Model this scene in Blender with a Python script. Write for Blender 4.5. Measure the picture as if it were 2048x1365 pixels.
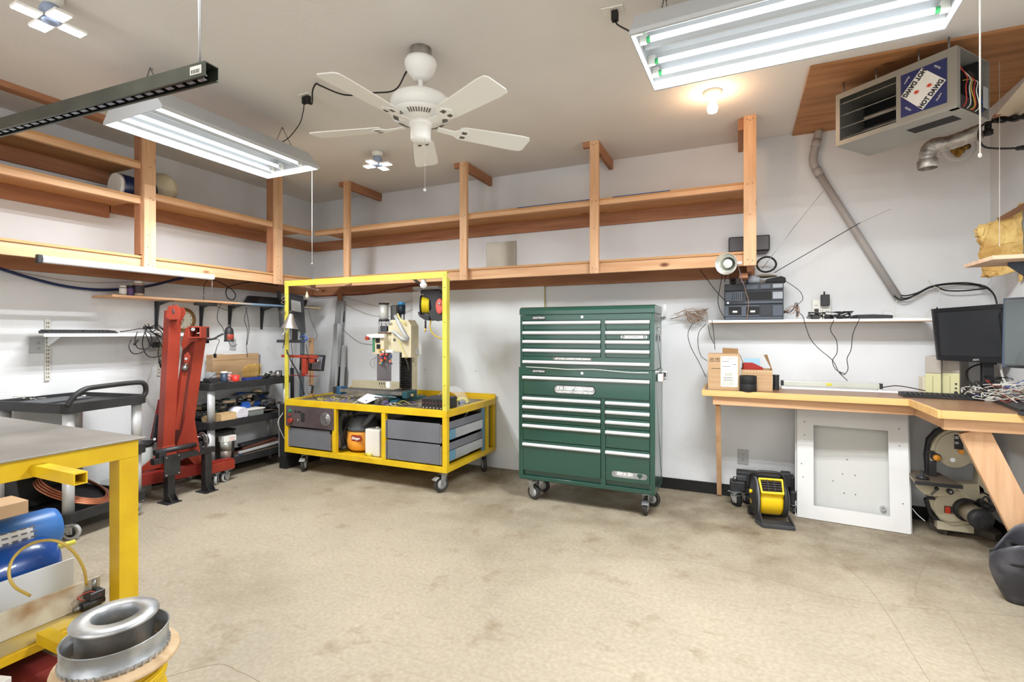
import bpy, bmesh, math, random
from mathutils import Vector, Matrix
random.seed(7)
C = bpy.context.scene.collection
SC = bpy.context.scene
for o in list(bpy.data.objects): bpy.data.objects.remove(o)

# ---------------- camera, world, lights, exposure ----------------
CAMH = 1.40
YAW = math.atan(0.454)
cam_d = bpy.data.cameras.new('camera'); cam_d.sensor_width = 36; cam_d.lens = 36*1000/2048
cam_d.shift_y = -14.5/2048; cam_d.clip_start = 0.05
cam = bpy.data.objects.new('camera', cam_d); C.objects.link(cam)
cam.location = (0, 0, CAMH); cam.rotation_euler = (math.pi/2, 0, YAW)
SC.camera = cam
w = bpy.data.worlds.new('world'); SC.world = w; w.use_nodes = True
w.node_tree.nodes['Background'].inputs[0].default_value = (0.8, 0.85, 1, 1)
w.node_tree.nodes['Background'].inputs[1].default_value = 0.3
SC.view_settings.view_transform = 'Standard'; SC.view_settings.look = 'None'
SC.view_settings.gamma = 1; SC.view_settings.use_curve_mapping = False
SC.view_settings.exposure = -0.04
def area(name, loc, size, power, col=(1,1,1), rot=(0,0,0)):
    d = bpy.data.lights.new(name, 'AREA'); d.shape = 'RECTANGLE'; d.size, d.size_y = size; d.energy = power; d.color = col
    o = bpy.data.objects.new(name, d); C.objects.link(o); o.location = loc; o.rotation_euler = rot
    return o
# unseen fill lights added behind the camera to brighten the room and ceiling
def bulb(name, loc, power, col, r=0.12):  # point light for the added fills, no fixture modelled
    d = bpy.data.lights.new(name, 'POINT'); d.energy = power; d.color = col; d.shadow_soft_size = r
    o = bpy.data.objects.new(name, d); C.objects.link(o); o.location = loc
    return o
bulb('rear_fill', (-2.9, -0.7, 2.45), 36, (1, 0.97, 0.93))
bulb('rear_fill', (0.5, -0.5, 2.45), 36, (1, 0.96, 0.91))
bulb('rear_fill', (-1.2, -2.2, 2.5), 36, (1, 0.97, 0.93))
area('rear_fill_panel', (-1.5, -2.9, 1.25), (4.8, 2.1), 56, (0.95, 0.97, 1), (math.radians(90), 0, 0))  # broad fill light added out of view; the front wall has no opening
TUBE_E, LED_E, BULB_E, STRIP_W = 1.6, 30.0, 110.0, 32.0

# ---------------- projection helpers: a pixel of the 2048x1365 frame onto a real plane ----------------
sn, cs = math.sin(YAW), math.cos(YAW)
def ray(px, py):
    r = (px-1024)/1000; return Vector((-sn+r*cs, cs+r*sn, (668-py)/1000))
O = Vector((0, 0, CAMH))
def FL(px, py, z=0.0):
    a = ray(px, py); return O + a*((z-CAMH)/a.z)
def YP(px, py, y):
    a = ray(px, py); return O + a*(y/a.y)
def XP(px, py, x):
    a = ray(px, py); return O + a*(x/a.x)
def DP(px, py, d): return O + ray(px, py)*d

# ---------------- materials ----------------
def lin(c):
    return tuple(((x/255)/12.92 if x/255 <= 0.04045 else ((x/255+0.055)/1.055)**2.4) for x in c) + (1,)
MATS = {}
def mat(name, col, rough=0.6, metal=0.0, col2=None, scale=8.0, stretch=(1,1,1), bump=0.0, bscale=None, lo=0.35, hi=0.65, detail=4, alpha=None, trans=0.0, emit=None, es=0.0, coat=0.0, ior=1.45):
    if name in MATS: return MATS[name]
    m = bpy.data.materials.new(name); m.use_nodes = True
    nt = m.node_tree; b = nt.nodes['Principled BSDF']
    b.inputs['Base Color'].default_value = lin(col); b.inputs['Roughness'].default_value = rough
    b.inputs['Metallic'].default_value = metal; b.inputs['IOR'].default_value = ior
    if coat: b.inputs['Coat Weight'].default_value = coat
    if trans: b.inputs['Transmission Weight'].default_value = trans
    if alpha is not None: b.inputs['Alpha'].default_value = alpha
    if emit: b.inputs['Emission Color'].default_value = lin(emit); b.inputs['Emission Strength'].default_value = es
    if col2 or bump:
        tc = nt.nodes.new('ShaderNodeTexCoord'); mp = nt.nodes.new('ShaderNodeMapping')
        mp.inputs['Scale'].default_value = stretch
        nt.links.new(tc.outputs['Object'], mp.inputs['Vector'])
    if col2:
        n = nt.nodes.new('ShaderNodeTexNoise'); n.inputs['Scale'].default_value = scale; n.inputs['Detail'].default_value = detail
        nt.links.new(mp.outputs[0], n.inputs['Vector'])
        r = nt.nodes.new('ShaderNodeValToRGB'); r.color_ramp.elements[0].position = lo; r.color_ramp.elements[1].position = hi
        r.color_ramp.elements[0].color = lin(col); r.color_ramp.elements[1].color = lin(col2)
        nt.links.new(n.outputs['Fac'], r.inputs[0]); nt.links.new(r.outputs[0], b.inputs['Base Color'])
    if bump:
        n2 = nt.nodes.new('ShaderNodeTexNoise'); n2.inputs['Scale'].default_value = bscale or scale*3; n2.inputs['Detail'].default_value = 3
        nt.links.new(mp.outputs[0], n2.inputs['Vector'])
        bp = nt.nodes.new('ShaderNodeBump'); bp.inputs['Strength'].default_value = bump; bp.inputs['Distance'].default_value = 0.01
        nt.links.new(n2.outputs['Fac'], bp.inputs['Height']); nt.links.new(bp.outputs[0], b.inputs['Normal'])
    MATS[name] = m; return m
def wood(name, c1, c2, axis, rough=0.65, dark=None, gs=14):
    """wood whose grain runs along the given axis, with knots"""
    if name in MATS: return MATS[name]
    st = [gs, gs, gs]; st[axis] = gs*0.09
    m = mat(name, c1, rough, col2=c2, scale=1.6, stretch=tuple(st), detail=6, bump=0.15, bscale=4, lo=0.3, hi=0.7)
    nt = m.node_tree; b = nt.nodes['Principled BSDF']
    src = b.inputs['Base Color'].links[0].from_socket
    tc = nt.nodes.new('ShaderNodeTexCoord'); mp = nt.nodes.new('ShaderNodeMapping')
    s2 = [5.0, 5.0, 5.0]; s2[axis] = 2.4; mp.inputs['Scale'].default_value = s2
    nt.links.new(tc.outputs['Object'], mp.inputs['Vector'])
    v = nt.nodes.new('ShaderNodeTexVoronoi'); v.inputs['Scale'].default_value = 1.0
    nt.links.new(mp.outputs[0], v.inputs['Vector'])
    r = nt.nodes.new('ShaderNodeValToRGB'); r.color_ramp.elements[0].position = 0.045; r.color_ramp.elements[1].position = 0.12
    r.color_ramp.elements[0].color = (0,0,0,1); r.color_ramp.elements[1].color = (1,1,1,1)
    nt.links.new(v.outputs['Distance'], r.inputs[0])
    mx = nt.nodes.new('ShaderNodeMix'); mx.data_type = 'RGBA'
    mx.inputs['A'].default_value = lin(dark or (110, 66, 36))
    nt.links.new(r.outputs[0], mx.inputs['Factor']); nt.links.new(src, mx.inputs['B'])
    nt.links.new(mx.outputs['Result'], b.inputs['Base Color'])
    return m
WX = wood('pine_x', (216,174,134), (194,146,106), 0); WY = wood('pine_y', (218,176,136), (196,148,108), 1); WZ = wood('pine_z', (220,180,142), (198,152,112), 2)
RX = wood('fir_red_x', (176,126,92), (150,100,70), 0); RY = wood('fir_red_y', (176,126,92), (150,100,70), 1); RZ = wood('fir_red_z', (176,126,92), (150,100,70), 2)
PLYX = wood('ply_x', (196,150,100), (176,128,82), 0, gs=9); PLYY = wood('ply_y', (196,150,100), (176,128,82), 1, gs=9)
MELA = wood('bench_laminate', (150,112,84), (128,92,68), 0, rough=0.35, gs=10)
EDGE = wood('bench_edge', (226,186,124), (208,162,100), 0, gs=12)
CEILPLY = wood('ceiling_ply', (158,106,66), (122,76,44), 0, gs=12)
YEL = mat('yellow_paint', (222,188,28), 0.42, col2=(206,166,24), scale=5, bump=0.05, bscale=30)
YEL2 = mat('yellow_green_paint', (212,204,86), 0.42, col2=(200,188,70), scale=5)
BLK = mat('black_plastic', (34,34,36), 0.5, col2=(46,46,48), scale=6, bump=0.08, bscale=60)
BLKR = mat('black_rubber', (24,24,25), 0.7)
DGREY = mat('dark_grey_metal', (74,76,80), 0.5, 0.3, col2=(60,62,66), scale=8)
STEEL = mat('bare_steel', (150,150,150), 0.35, 0.85, col2=(118,116,112), scale=6)
GALV = mat('galvanised_sheet', (206,210,214), 0.36, 0.75, col2=(150,154,158), scale=7, lo=0.4, hi=0.6)
CHROME = mat('chrome', (225,225,228), 0.12, 1.0)
ALU = mat('aluminium', (205,207,210), 0.3, 0.8)
SATIN = mat('satin_silver', (206,207,209), 0.38, 0.25)
WHT = mat('white_enamel', (236,237,236), 0.4)
WHTP = mat('white_plastic', (228,226,218), 0.45)
CARD = mat('cardboard', (188,156,120), 0.85, col2=(176,144,108), scale=3, stretch=(1,1,12))
CARDE = mat('cardboard_dark', (150,116,78), 0.85)
REDP = mat('red_paint', (160,62,44), 0.42, col2=(144,52,37), scale=4)
REDD = mat('dark_red_paint', (130,34,26), 0.45)
GRN = mat('green_enamel', (8,68,55), 0.35, col2=(6,62,50), scale=2, coat=0.8); GRN.node_tree.nodes['Principled BSDF'].inputs['Coat IOR'].default_value = 1.6; GRN.node_tree.nodes['Principled BSDF'].inputs['Coat Roughness'].default_value = 0.12
GREYP = mat('grey_panel', (112,114,120), 0.45, col2=(104,106,112), scale=3)
GREYL = mat('light_grey', (172,174,174), 0.5)
CREAM = mat('cream_enamel', (206,196,168), 0.4, col2=(190,180,150), scale=4)
COPPER = mat('copper', (196,128,96), 0.35, 0.7)
BLUE = mat('blue_enamel', (14,72,150), 0.28, coat=0.4)
LBLUE = mat('mid_blue_enamel', (58,112,180), 0.35)
CABLE = mat('black_cable', (20,20,22), 0.45)
CABW = mat('white_cable', (206,204,196), 0.5)
CABB = mat('tan_wire', (150,118,92), 0.6)
CABR = mat('brown_red_cable', (112,44,34), 0.55)
HOSEB = mat('blue_hose', (22,40,84), 0.4)
GLASS = mat('clear_plastic', (235,240,240), 0.08, trans=0.9, ior=1.2)
SCREEN = mat('dark_screen', (40,42,46), 0.3, col2=(46,48,52), scale=2)
PAPER = mat('paper', (232,232,228), 0.8)
STRING = mat('white_string', (235,232,225), 0.8)
FOAMY = mat('yellow_insulation', (226,198,128), 0.95, col2=(192,152,88), scale=9, bump=1.0, bscale=40)

# ---------------- mesh builder ----------------
def catmull(pts, k=6, closed=False):
    pts = [Vector(p) for p in pts]; out = []; n = len(pts)
    rng = n if closed else n-1
    for i in range(rng):
        p0 = pts[(i-1) % n] if (closed or i > 0) else pts[0]*2-pts[1]
        p1 = pts[i]; p2 = pts[(i+1) % n]
        p3 = pts[(i+2) % n] if (closed or i+2 < n) else p2*2-p1
        for j in range(k):
            t = j/k
            out.append(0.5*((2*p1)+(p2-p0)*t+(2*p0-5*p1+4*p2-p3)*t*t+(3*p1-p0-3*p2+p3)*t**3))
    if not closed: out.append(pts[-1])
    return out
class MB:
    def __init__(s): s.v = []; s.f = []; s.s = []
    def add(s, vs, fs, sm=False):
        o = len(s.v); s.v += [Vector(v) for v in vs]; s.f += [tuple(i+o for i in f) for f in fs]; s.s += [sm]*len(fs); return s
    def box(s, x0, x1, y0, y1, z0, z1):
        v = [(x,y,z) for x in (x0,x1) for y in (y0,y1) for z in (z0,z1)]
        return s.add(v, [(0,1,3,2),(4,6,7,5),(0,4,5,1),(2,3,7,6),(0,2,6,4),(1,5,7,3)])
    def obox(s, c, size, rot=None):
        c = Vector(c); a, b, d = (q/2 for q in size); R = rot or Matrix.Identity(3)
        v = [c + R @ Vector((x,y,z)) for x in (-a,a) for y in (-b,b) for z in (-d,d)]
        return s.add(v, [(0,1,3,2),(4,6,7,5),(0,4,5,1),(2,3,7,6),(0,2,6,4),(1,5,7,3)])
    def beam(s, p0, p1, w, h, up=(0,0,1)):
        p0, p1 = Vector(p0), Vector(p1); d = (p1-p0); L = d.length; d.normalize()
        u = Vector(up); x = d.cross(u); x = x.normalized() if x.length > 1e-4 else Vector((1,0,0)); z = x.cross(d)
        R = Matrix((x, d, z)).transposed()
        return s.obox((p0+p1)/2, (w, L, h), R)
    def prism(s, pts, vec):
        pts = [Vector(p) for p in pts]; vec = Vector(vec); n = len(pts)
        v = pts + [p+vec for p in pts]
        f = [tuple(range(n))[::-1], tuple(range(n, 2*n))] + [(i, (i+1) % n, (i+1) % n+n, i+n) for i in range(n)]
        return s.add(v, f)
    def lathe(s, prof, o=(0,0,0), axis=(0,0,1), n=24, sm=True, arc=1.0, xref=None):
        o = Vector(o); a = Vector(axis).normalized()
        x = Vector(xref) if xref else (Vector((1,0,0)) if abs(a.x) < 0.9 else Vector((0,1,0)))
        x = (x - a*x.dot(a)).normalized(); y = a.cross(x); m = len(prof)
        full = arc >= 0.999; nn = n if full else n+1
        v = []
        for i in range(nn):
            t = 2*math.pi*arc*i/n; d = x*math.cos(t)+y*math.sin(t)
            v += [o + d*r + a*h for r, h in prof]
        f = []
        for i in range(n):
            j = (i+1) % n if full else i+1
            for k in range(m-1): f.append((i*m+k, j*m+k, j*m+k+1, i*m+k+1))
        return s.add(v, f, sm)
    def cyl(s, p0, p1, r0, r1=None, n=16, cap=True, sm=True):
        p0, p1 = Vector(p0), Vector(p1); r1 = r0 if r1 is None else r1
        d = p1-p0; L = d.length
        s.lathe([(r0,0),(r1,L)], p0, d, n, sm)
        if cap:
            k = len(s.v)-2*n
            s.f.append(tuple(k+2*i for i in range(n))[::-1]); s.f.append(tuple(k+2*i+1 for i in range(n))); s.s += [False, False]
        return s
    def tube(s, pts, r, n=6, k=5, closed=False, raw=False):
        p = [Vector(q) for q in pts] if raw else catmull(pts, k, closed)
        m = len(p); v = []; prev = None
        for i in range(m):
            d = (p[(i+1) % m]-p[i-1]) if closed else (p[min(i+1, m-1)]-p[max(i-1, 0)])
            if d.length < 1e-7: d = Vector((0,0,1))
            d.normalize()
            if prev is None:
                x = d.cross(Vector((0,0,1))); x = x if x.length > 1e-3 else Vector((1,0,0))
            else: x = prev - d*prev.dot(d)
            x.normalize(); prev = x; y = d.cross(x)
            rr = r[i] if isinstance(r, list) else r
            v += [p[i]+(x*math.cos(2*math.pi*j/n)+y*math.sin(2*math.pi*j/n))*rr for j in range(n)]
        f = []
        for i in range(m if closed else m-1):
            i2 = (i+1) % m
            for j in range(n): f.append((i*n+j, i*n+(j+1) % n, i2*n+(j+1) % n, i2*n+j))
        s.add(v, f, True)
        if not closed: s.add([], []); o = len(s.v)-len(v); s.f += [tuple(o+j for j in range(n))[::-1], tuple(o+(m-1)*n+j for j in range(n))]; s.s += [False, False]
        return s
    def ball(s, c, r, n=16, m=10, sc=(1,1,1), rot=None):
        c = Vector(c); R = rot or Matrix.Identity(3); v = []; f = []
        for i in range(m+1):
            for j in range(n):
                a = math.pi*i/m; b = 2*math.pi*j/n
                v.append(c + R @ Vector((r*sc[0]*math.sin(a)*math.cos(b), r*sc[1]*math.sin(a)*math.sin(b), r*sc[2]*math.cos(a))))
        for i in range(m):
            for j in range(n): f.append((i*n+j, i*n+(j+1) % n, (i+1)*n+(j+1) % n, (i+1)*n+j))
        return s.add(v, f, True)
    def build(s, name, m, parent=None, bev=0, solid=0, local=False, seg=2, stuff=None):
        me = bpy.data.meshes.new(name)
        vs = s.v
        if parent is not None and not local:
            Mi = WM(parent).inverted(); vs = [Mi @ v for v in vs]
        me.from_pydata([tuple(v) for v in vs], [], s.f)
        me.polygons.foreach_set('use_smooth', s.s)
        bm = bmesh.new(); bm.from_mesh(me); bmesh.ops.remove_doubles(bm, verts=bm.verts, dist=1e-5)
        bmesh.ops.recalc_face_normals(bm, faces=bm.faces); bm.to_mesh(me); bm.free()
        me.materials.append(m)
        o = bpy.data.objects.new(name, me); C.objects.link(o)
        if parent is not None: o.parent = parent
        if stuff or (stuff is None and ('screw' in name or 'stuff' in name)): o['kind'] = 'stuff'
        if bev:
            b = o.modifiers.new('bevel', 'BEVEL'); b.width = bev; b.segments = seg; b.limit_method = 'ANGLE'; b.angle_limit = 0.6
        if solid:
            b = o.modifiers.new('solid', 'SOLIDIFY'); b.thickness = solid; b.offset = 0
        return o
def WM(o):
    M = Matrix.LocRotScale(o.location, o.rotation_euler, None)
    return WM(o.parent) @ M if o.parent else M
def tag(o, label=None, cat=None, group=None, kind=None):
    if label: o['label'] = label
    if cat: o['category'] = cat
    if group: o['group'] = group
    if kind: o['kind'] = kind
    return o
def thing(name, label, cat, loc=(0,0,0), rz=0, group=None):
    o = bpy.data.objects.new(name, None); C.objects.link(o); o.empty_display_size = 0.05
    o.location = loc; o.rotation_euler = (0,0,rz)
    return tag(o, label, cat, group)
def copy_tree(o, parent=None):
    c = o.copy(); C.objects.link(c)
    if parent: c.parent = parent
    for ch in [q for q in bpy.data.objects if q.parent == o]: copy_tree(ch, c)
    return c
def struct(name, mb, m, parent=None, bev=0):
    o = mb.build(name, m, parent, bev)
    if parent is None: o['kind'] = 'structure'
    return o
def RZ3(a): return Matrix.Rotation(a, 3, 'Z')
def text(name, body, size, loc, right, up, m, parent, depth=0.0005, align='CENTER', shear=0, sx=1.0, bold=0.0):
    """flat print: real letters as a thin mesh"""
    cu = bpy.data.curves.new(name, 'FONT'); cu.body = body; cu.size = size; cu.extrude = depth; cu.align_x = align; cu.align_y = 'CENTER'; cu.shear = shear; cu.offset = bold
    cu.resolution_u = 3
    t = bpy.data.objects.new(name, cu); C.objects.link(t)
    dg = bpy.context.evaluated_depsgraph_get()
    me = bpy.data.meshes.new_from_object(t.evaluated_get(dg))
    bpy.data.objects.remove(t)
    R = Vector(right).normalized(); U = Vector(up).normalized(); N = R.cross(U)
    M = Matrix((R, U, N)).transposed().to_4x4(); M.translation = Vector(loc)
    M = M @ Matrix.Diagonal((sx, 1, 1, 1))
    if parent is not None: M = WM(parent).inverted() @ M
    me.transform(M); me.materials.clear(); me.materials.append(m)
    o = bpy.data.objects.new(name, me); C.objects.link(o)
    if parent is not None: o.parent = parent
    return o
def cable(name, pts, r, m, label=None, cat='cable', parent=None, n=6, k=5, group=None):
    o = MB().tube(pts, r, n, k).build(name, m, parent)
    if label: tag(o, label, cat, group)
    return o
# ---------------- room ----------------
XL, XR, YB, YF, CH = -4.90, 1.654, 4.72, -3.2, 3.05
WALL = mat('wall_paint', (222,224,226), 0.75, col2=(212,213,214), scale=1.6, bump=0.12, bscale=55, lo=0.3, hi=0.75)
CEILM = mat('ceiling_paint', (228,225,221), 0.85, col2=(221,218,214), scale=1.2, bump=0.1, bscale=40)
def floor_mat():
    m = bpy.data.materials.new('concrete_floor'); m.use_nodes = True; nt = m.node_tree; b = nt.nodes['Principled BSDF']
    b.inputs['Roughness'].default_value = 0.62
    tc = nt.nodes.new('ShaderNodeTexCoord')
    def noise(sc, det, lo, hi, c1, c2, st=(1,1,1)):
        mp = nt.nodes.new('ShaderNodeMapping'); mp.inputs['Scale'].default_value = st; nt.links.new(tc.outputs['Object'], mp.inputs['Vector'])
        n = nt.nodes.new('ShaderNodeTexNoise'); n.inputs['Scale'].default_value = sc; n.inputs['Detail'].default_value = det; n.inputs['Roughness'].default_value = 0.6
        nt.links.new(mp.outputs[0], n.inputs['Vector'])
        r = nt.nodes.new('ShaderNodeValToRGB'); r.color_ramp.elements[0].position = lo; r.color_ramp.elements[1].position = hi
        r.color_ramp.elements[0].color = c1; r.color_ramp.elements[1].color = c2
        nt.links.new(n.outputs['Fac'], r.inputs[0]); return r, n
    base, _ = noise(1.1, 6, 0.3, 0.7, lin((174,163,144)), lin((157,147,129)))
    fine, fn = noise(46, 5, 0.38, 0.66, (0.86,0.85,0.83,1), (1.04,1.04,1.04,1))
    stain, _ = noise(0.9, 8, 0.55, 0.78, (1,1,1,1), (0.66,0.62,0.56,1))
    spots, _ = noise(4.0, 6, 0.58, 0.74, (1,1,1,1), (0.70,0.63,0.55,1))
    scr, _ = noise(5, 6, 0.60, 0.72, (1,1,1,1), (0.86,0.83,0.78,1), (0.6,6,1))
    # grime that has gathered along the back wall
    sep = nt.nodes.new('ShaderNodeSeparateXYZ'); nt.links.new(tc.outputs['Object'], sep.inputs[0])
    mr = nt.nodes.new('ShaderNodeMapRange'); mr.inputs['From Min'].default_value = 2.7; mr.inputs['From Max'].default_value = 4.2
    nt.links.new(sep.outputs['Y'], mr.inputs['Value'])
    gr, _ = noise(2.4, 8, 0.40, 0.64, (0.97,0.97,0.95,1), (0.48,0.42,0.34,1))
    cur = base.outputs[0]
    def mul(a, bs, fac=None):
        x = nt.nodes.new('ShaderNodeMix'); x.data_type = 'RGBA'; x.blend_type = 'MULTIPLY'; x.inputs['Factor'].default_value = 1
        nt.links.new(a, x.inputs['A']); nt.links.new(bs, x.inputs['B'])
        if fac is not None: nt.links.new(fac, x.inputs['Factor'])
        return x.outputs['Result']
    for q in (fine, stain, spots, scr): cur = mul(cur, q.outputs[0])
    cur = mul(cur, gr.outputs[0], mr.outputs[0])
    nt.links.new(cur, b.inputs['Base Color'])
    bp = nt.nodes.new('ShaderNodeBump'); bp.inputs['Strength'].default_value = 0.25; bp.inputs['Distance'].default_value = 0.004
    nt.links.new(fn.outputs['Fac'], bp.inputs['Height']); nt.links.new(bp.outputs[0], b.inputs['Normal'])
    return m
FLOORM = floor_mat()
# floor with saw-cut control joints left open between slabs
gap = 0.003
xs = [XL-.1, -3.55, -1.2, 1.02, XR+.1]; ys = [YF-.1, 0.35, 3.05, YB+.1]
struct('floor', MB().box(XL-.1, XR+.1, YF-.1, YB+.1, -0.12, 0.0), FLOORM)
jm = MB()
def crack(pts, wd):
    p = catmull([Vector(q) for q in pts], 8)
    for i in range(len(p)-1):
        a, b = p[i], p[i+1]
        jm.beam(a+Vector((0,0,.0002)), b+Vector((0,0,.0002)), wd, 0.0008)
crack([FL(1630,1075), FL(1660,1110), FL(1740,1180), FL(1860,1365)], 0.0016)
crack([FL(1180,1110), FL(1420,1130), FL(1700,1200), FL(2048,1235)], 0.0012)
crack([FL(300,1365), FL(430,1330), FL(480,1345), FL(520,1365)], 0.0014)
crack([FL(1990,950), FL(1840,1150), FL(1900,1230), FL(1980,1365)], 0.0012)
tag(jm.build('floor_crack', mat('crack_dirt', (124,110,92), 0.9)), kind='structure')
T = 0.12
struct('ceiling', MB().box(XL-T, XR+T, YF-T, YB+T, CH, CH+.1), CEILM)
wl = struct('wall_left', MB().box(XL-T, XL, YF, YB+T, 0, CH), WALL)
wb = struct('wall_back', MB().box(XL, XR, YB, YB+T, 0, CH), WALL)
wr = struct('wall_right', MB().box(XR, XR+T, YF, YB+T, 0, CH), WALL)
struct('wall_front', MB().box(XL, XR, YF-T, YF, 0, CH), WALL)
# lower wall lining: its top edge makes the line at chest height
struct('trim_1', MB().box(XL, XR, YB-.012, YB, 0, 1.485), WALL)
struct('trim_2', MB().box(XR-.012, XR, YF, YB-.012, 0, 1.485), WALL)
BASEM = mat('black_cove_base', (18,18,20), 0.45)
struct('baseboard_back', MB().box(-1.78, XR-.012, YB-.024, YB-.012, 0, 0.098), BASEM)
struct('baseboard_left', MB().box(XL, XL+.012, YF, YB-.012, 0, 0.098), BASEM)
struct('baseboard_right', MB().box(XR-.024, XR-.012, YF, YB-.024, 0, 0.098), BASEM)
# big white sheet screwed over the back wall
sh = thing('wall_sheet', 'large smooth white sheet screwed to the back wall behind the green tool chest', 'panel', (-2.5,YB-.02,0))
MB().box(-3.36, -1.775, YB-.036, YB-.0125, 0.002, 1.957).build('sheet', mat('white_sheet', (226,229,230), 0.45, col2=(218,221,222), scale=1.5), sh)
MB().box(-1.775, -1.772, YB-.0365, YB-.0125, 0.002, 1.957).build('edge_strip', mat('raw_edge', (206,196,130), .7), sh)
sc = MB()
for x in (-3.2, -2.55, -1.85):
    for z in (1.9, 1.0, .3): sc.cyl((x,YB-.0385,z),(x,YB-.035,z),.005,n=8)
sc.build('screw', DGREY, sh)

# ---------------- overhead shelving ----------------
def screws(mb, pts, ax):
    for p in pts:
        p = Vector(p); d = Vector(ax)*0.0015
        mb.cyl(p-d, p+d, 0.004, n=6)
bs = thing('overhead_shelf', 'long raw timber shelf hung from the ceiling along the back wall', 'shelf', (-1.7,YB,1.9))
YQ = YB-.55          # front face plane of the posts
posts = [YP(692,500,YQ).x, YP(926,500,YQ).x, YP(1188,500,YQ).x, YP(1500,500,YQ).x]
xe = posts[3]+.045
x0 = XL+.55
for i, x in enumerate(posts):
    zt = CH-.001; zb = 1.915 if i else 1.93
    wd = .044 if i == 3 else .038
    MB().box(x-wd, x+wd, YQ, YQ+.038, zb, zt).build('post', WZ, bs, .002)
    MB().box(x-wd-.038 if i==3 else x+wd-.038, x-wd if i==3 else x+wd, YQ+.0385, YB-.001, CH-.09, CH-.001).build('joist_arm', RY, bs, .002)
    if i < 3: MB().box(x-.10, x-.0385, YQ+.002, YQ+.036, CH-.05, CH-.001).build('top_block', RX, bs)
    sm = MB(); screws(sm, [(x+dx, YQ-.0005, z) for dx, z in ((-.02,CH-.03),(.0,CH-.04),(.02,CH-.03),(-.018,2.53),(.018,2.535),(-.015,1.96),(.017,1.95),(0,2.3))], (0,1,0)); sm.build('screw', DGREY, bs)
seg = [x0-.04]+posts; seg2 = [(x0-.0, posts[0]), (posts[0], posts[1]), (posts[1], posts[2]), (posts[2], xe-.045)]
for a, b in seg2:
    MB().box(a+.001, b-.001, YQ+.0395, YB-.001, 2.542, 2.56).build('shelf_board', PLYX, bs)
    MB().box(a+.001, b-.001, YQ+.0395, YQ+.0775, 2.505, 2.5415).build('shelf_edge', WX, bs, .001)
    MB().box(a+.001, b-.001, YQ+.0395, YB-.001, 2.012, 2.03).build('lower_board', PLYX, bs)
    MB().box(a+.001, b-.001, YQ+.0515, YQ+.0895, 1.923, 2.0115).build('lower_beam', WX, bs, .001)
MB().box(XL+.04, xe, YB-.039, YB-.001, 2.432, 2.5415).build('wall_cleat', RX, bs, .001)
MB().box(XL+.04, xe, YB-.039, YB-.001, 1.875, 2.0115).build('wall_cleat', RX, bs, .001)
MB().box(posts[3]-.02, posts[3]+.018, YQ+.09, YB-.04, 1.88, 2.0).build('end_block', RY, bs, .001)
sm = MB()
for x in [xe-.1-.45*i for i in range(9)]:
    screws(sm, [(x,YB-.0395,2.50),(x+.01,YB-.0395,2.455),(x,YB-.0395,1.98),(x,YB-.0395,1.91)], (0,1,0))
sm.build('cleat_screw', DGREY, bs)
# tape of dark blue on the upper board front
tp = MB(); tp.box(posts[1]+.55, posts[2]-.05, YQ+.037, YQ+.039, 2.555, 2.562); tp.box(posts[2]+.15, posts[2]+.62, YQ+.037, YQ+.039, 2.555, 2.562)
tp.build('blue_edge_tape', mat('blue_tape', (40,70,120), .6), bs)

ls = thing('overhead_shelf', 'raw timber shelf hung along the left wall, three tiers at its near end', 'shelf', (XL,2,1.9))
XQ = XL+.55
py1, py2 = XP(300.5,500,XQ).y, XP(558.5,500,XQ).y
NE = YF+.5
for i, y in enumerate((0.55, py1, py2)):
    zb = 1.915
    MB().box(XQ-.038, XQ, y-.044, y+.044, zb, CH-.001 if i != 1 else CH-.042).build('post', WZ, ls, .002)
    MB().box(XQ-.127, XQ-.0385, y-.05, y-.012, 2.04, CH-.042).build('post_stud', RZ, ls, .002)
    sm = MB(); screws(sm, [(XQ+.0005, y+dy, z) for dy, z in ((-.02,2.1),(.0,2.5),(.02,2.49),(-.01,2.2),(-.015,1.96),(.017,1.95),(0,2.75))], (1,0,0)); sm.build('screw', DGREY, ls)
MB().box(XQ-.089, XQ+.0, 0.3, py1+.044, CH-.0405, CH-.001).build('ceiling_plate', RY, ls, .002)
def lshelf(a, b, z, hh):
    MB().box(XL+.001, XQ-.0395, a+.001, b-.001, z-.018, z).build('shelf_board', PLYY, ls)
    MB().box(XQ-.0775, XQ-.0395, a+.001, b-.001, z-.018-hh, z-.0185).build('shelf_edge', WY, ls, .001)
lshelf(NE, py1, 2.51, .044); lshelf(NE, py1, 2.79, .042)
MB().box(XL+.001, XL+.039, NE, py1-.03, 2.385, 2.4915).build('wall_cleat', RY, ls, .001)
MB().box(XL+.001, XL+.039, NE, py1-.03, 2.665, 2.7715).build('wall_cleat', RY, ls, .001)
def lshelf2(a, b):
    MB().box(XL+.001, XQ-.0395, a+.001, b-.001, 2.542, 2.56).build('shelf_board', PLYY, ls)
    MB().box(XQ-.0775, XQ-.0395, a+.001, b-.001, 2.505, 2.5415).build('shelf_edge', WY, ls, .001)
lshelf2(py1, py2); lshelf2(py2, YQ+.03)
MB().box(XL+.001, XL+.039, py1-.02, YB-.04, 2.432, 2.5415).build('wall_cleat', RY, ls, .001)
for a, b in ((NE, py1), (py1, py2), (py2, YQ+.035)):
    MB().box(XL+.001, XQ-.0395, a+.001, b-.001, 2.012, 2.03).build('lower_board', PLYY, ls)
    MB().box(XQ-.0895, XQ-.0515, a+.001, b-.001, 1.923, 2.0115).build('lower_beam', WY, ls, .001)
MB().box(XL+.001, XL+.039, NE, YB-.04, 1.875, 2.0115).build('wall_cleat', RY, ls, .001)
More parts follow.
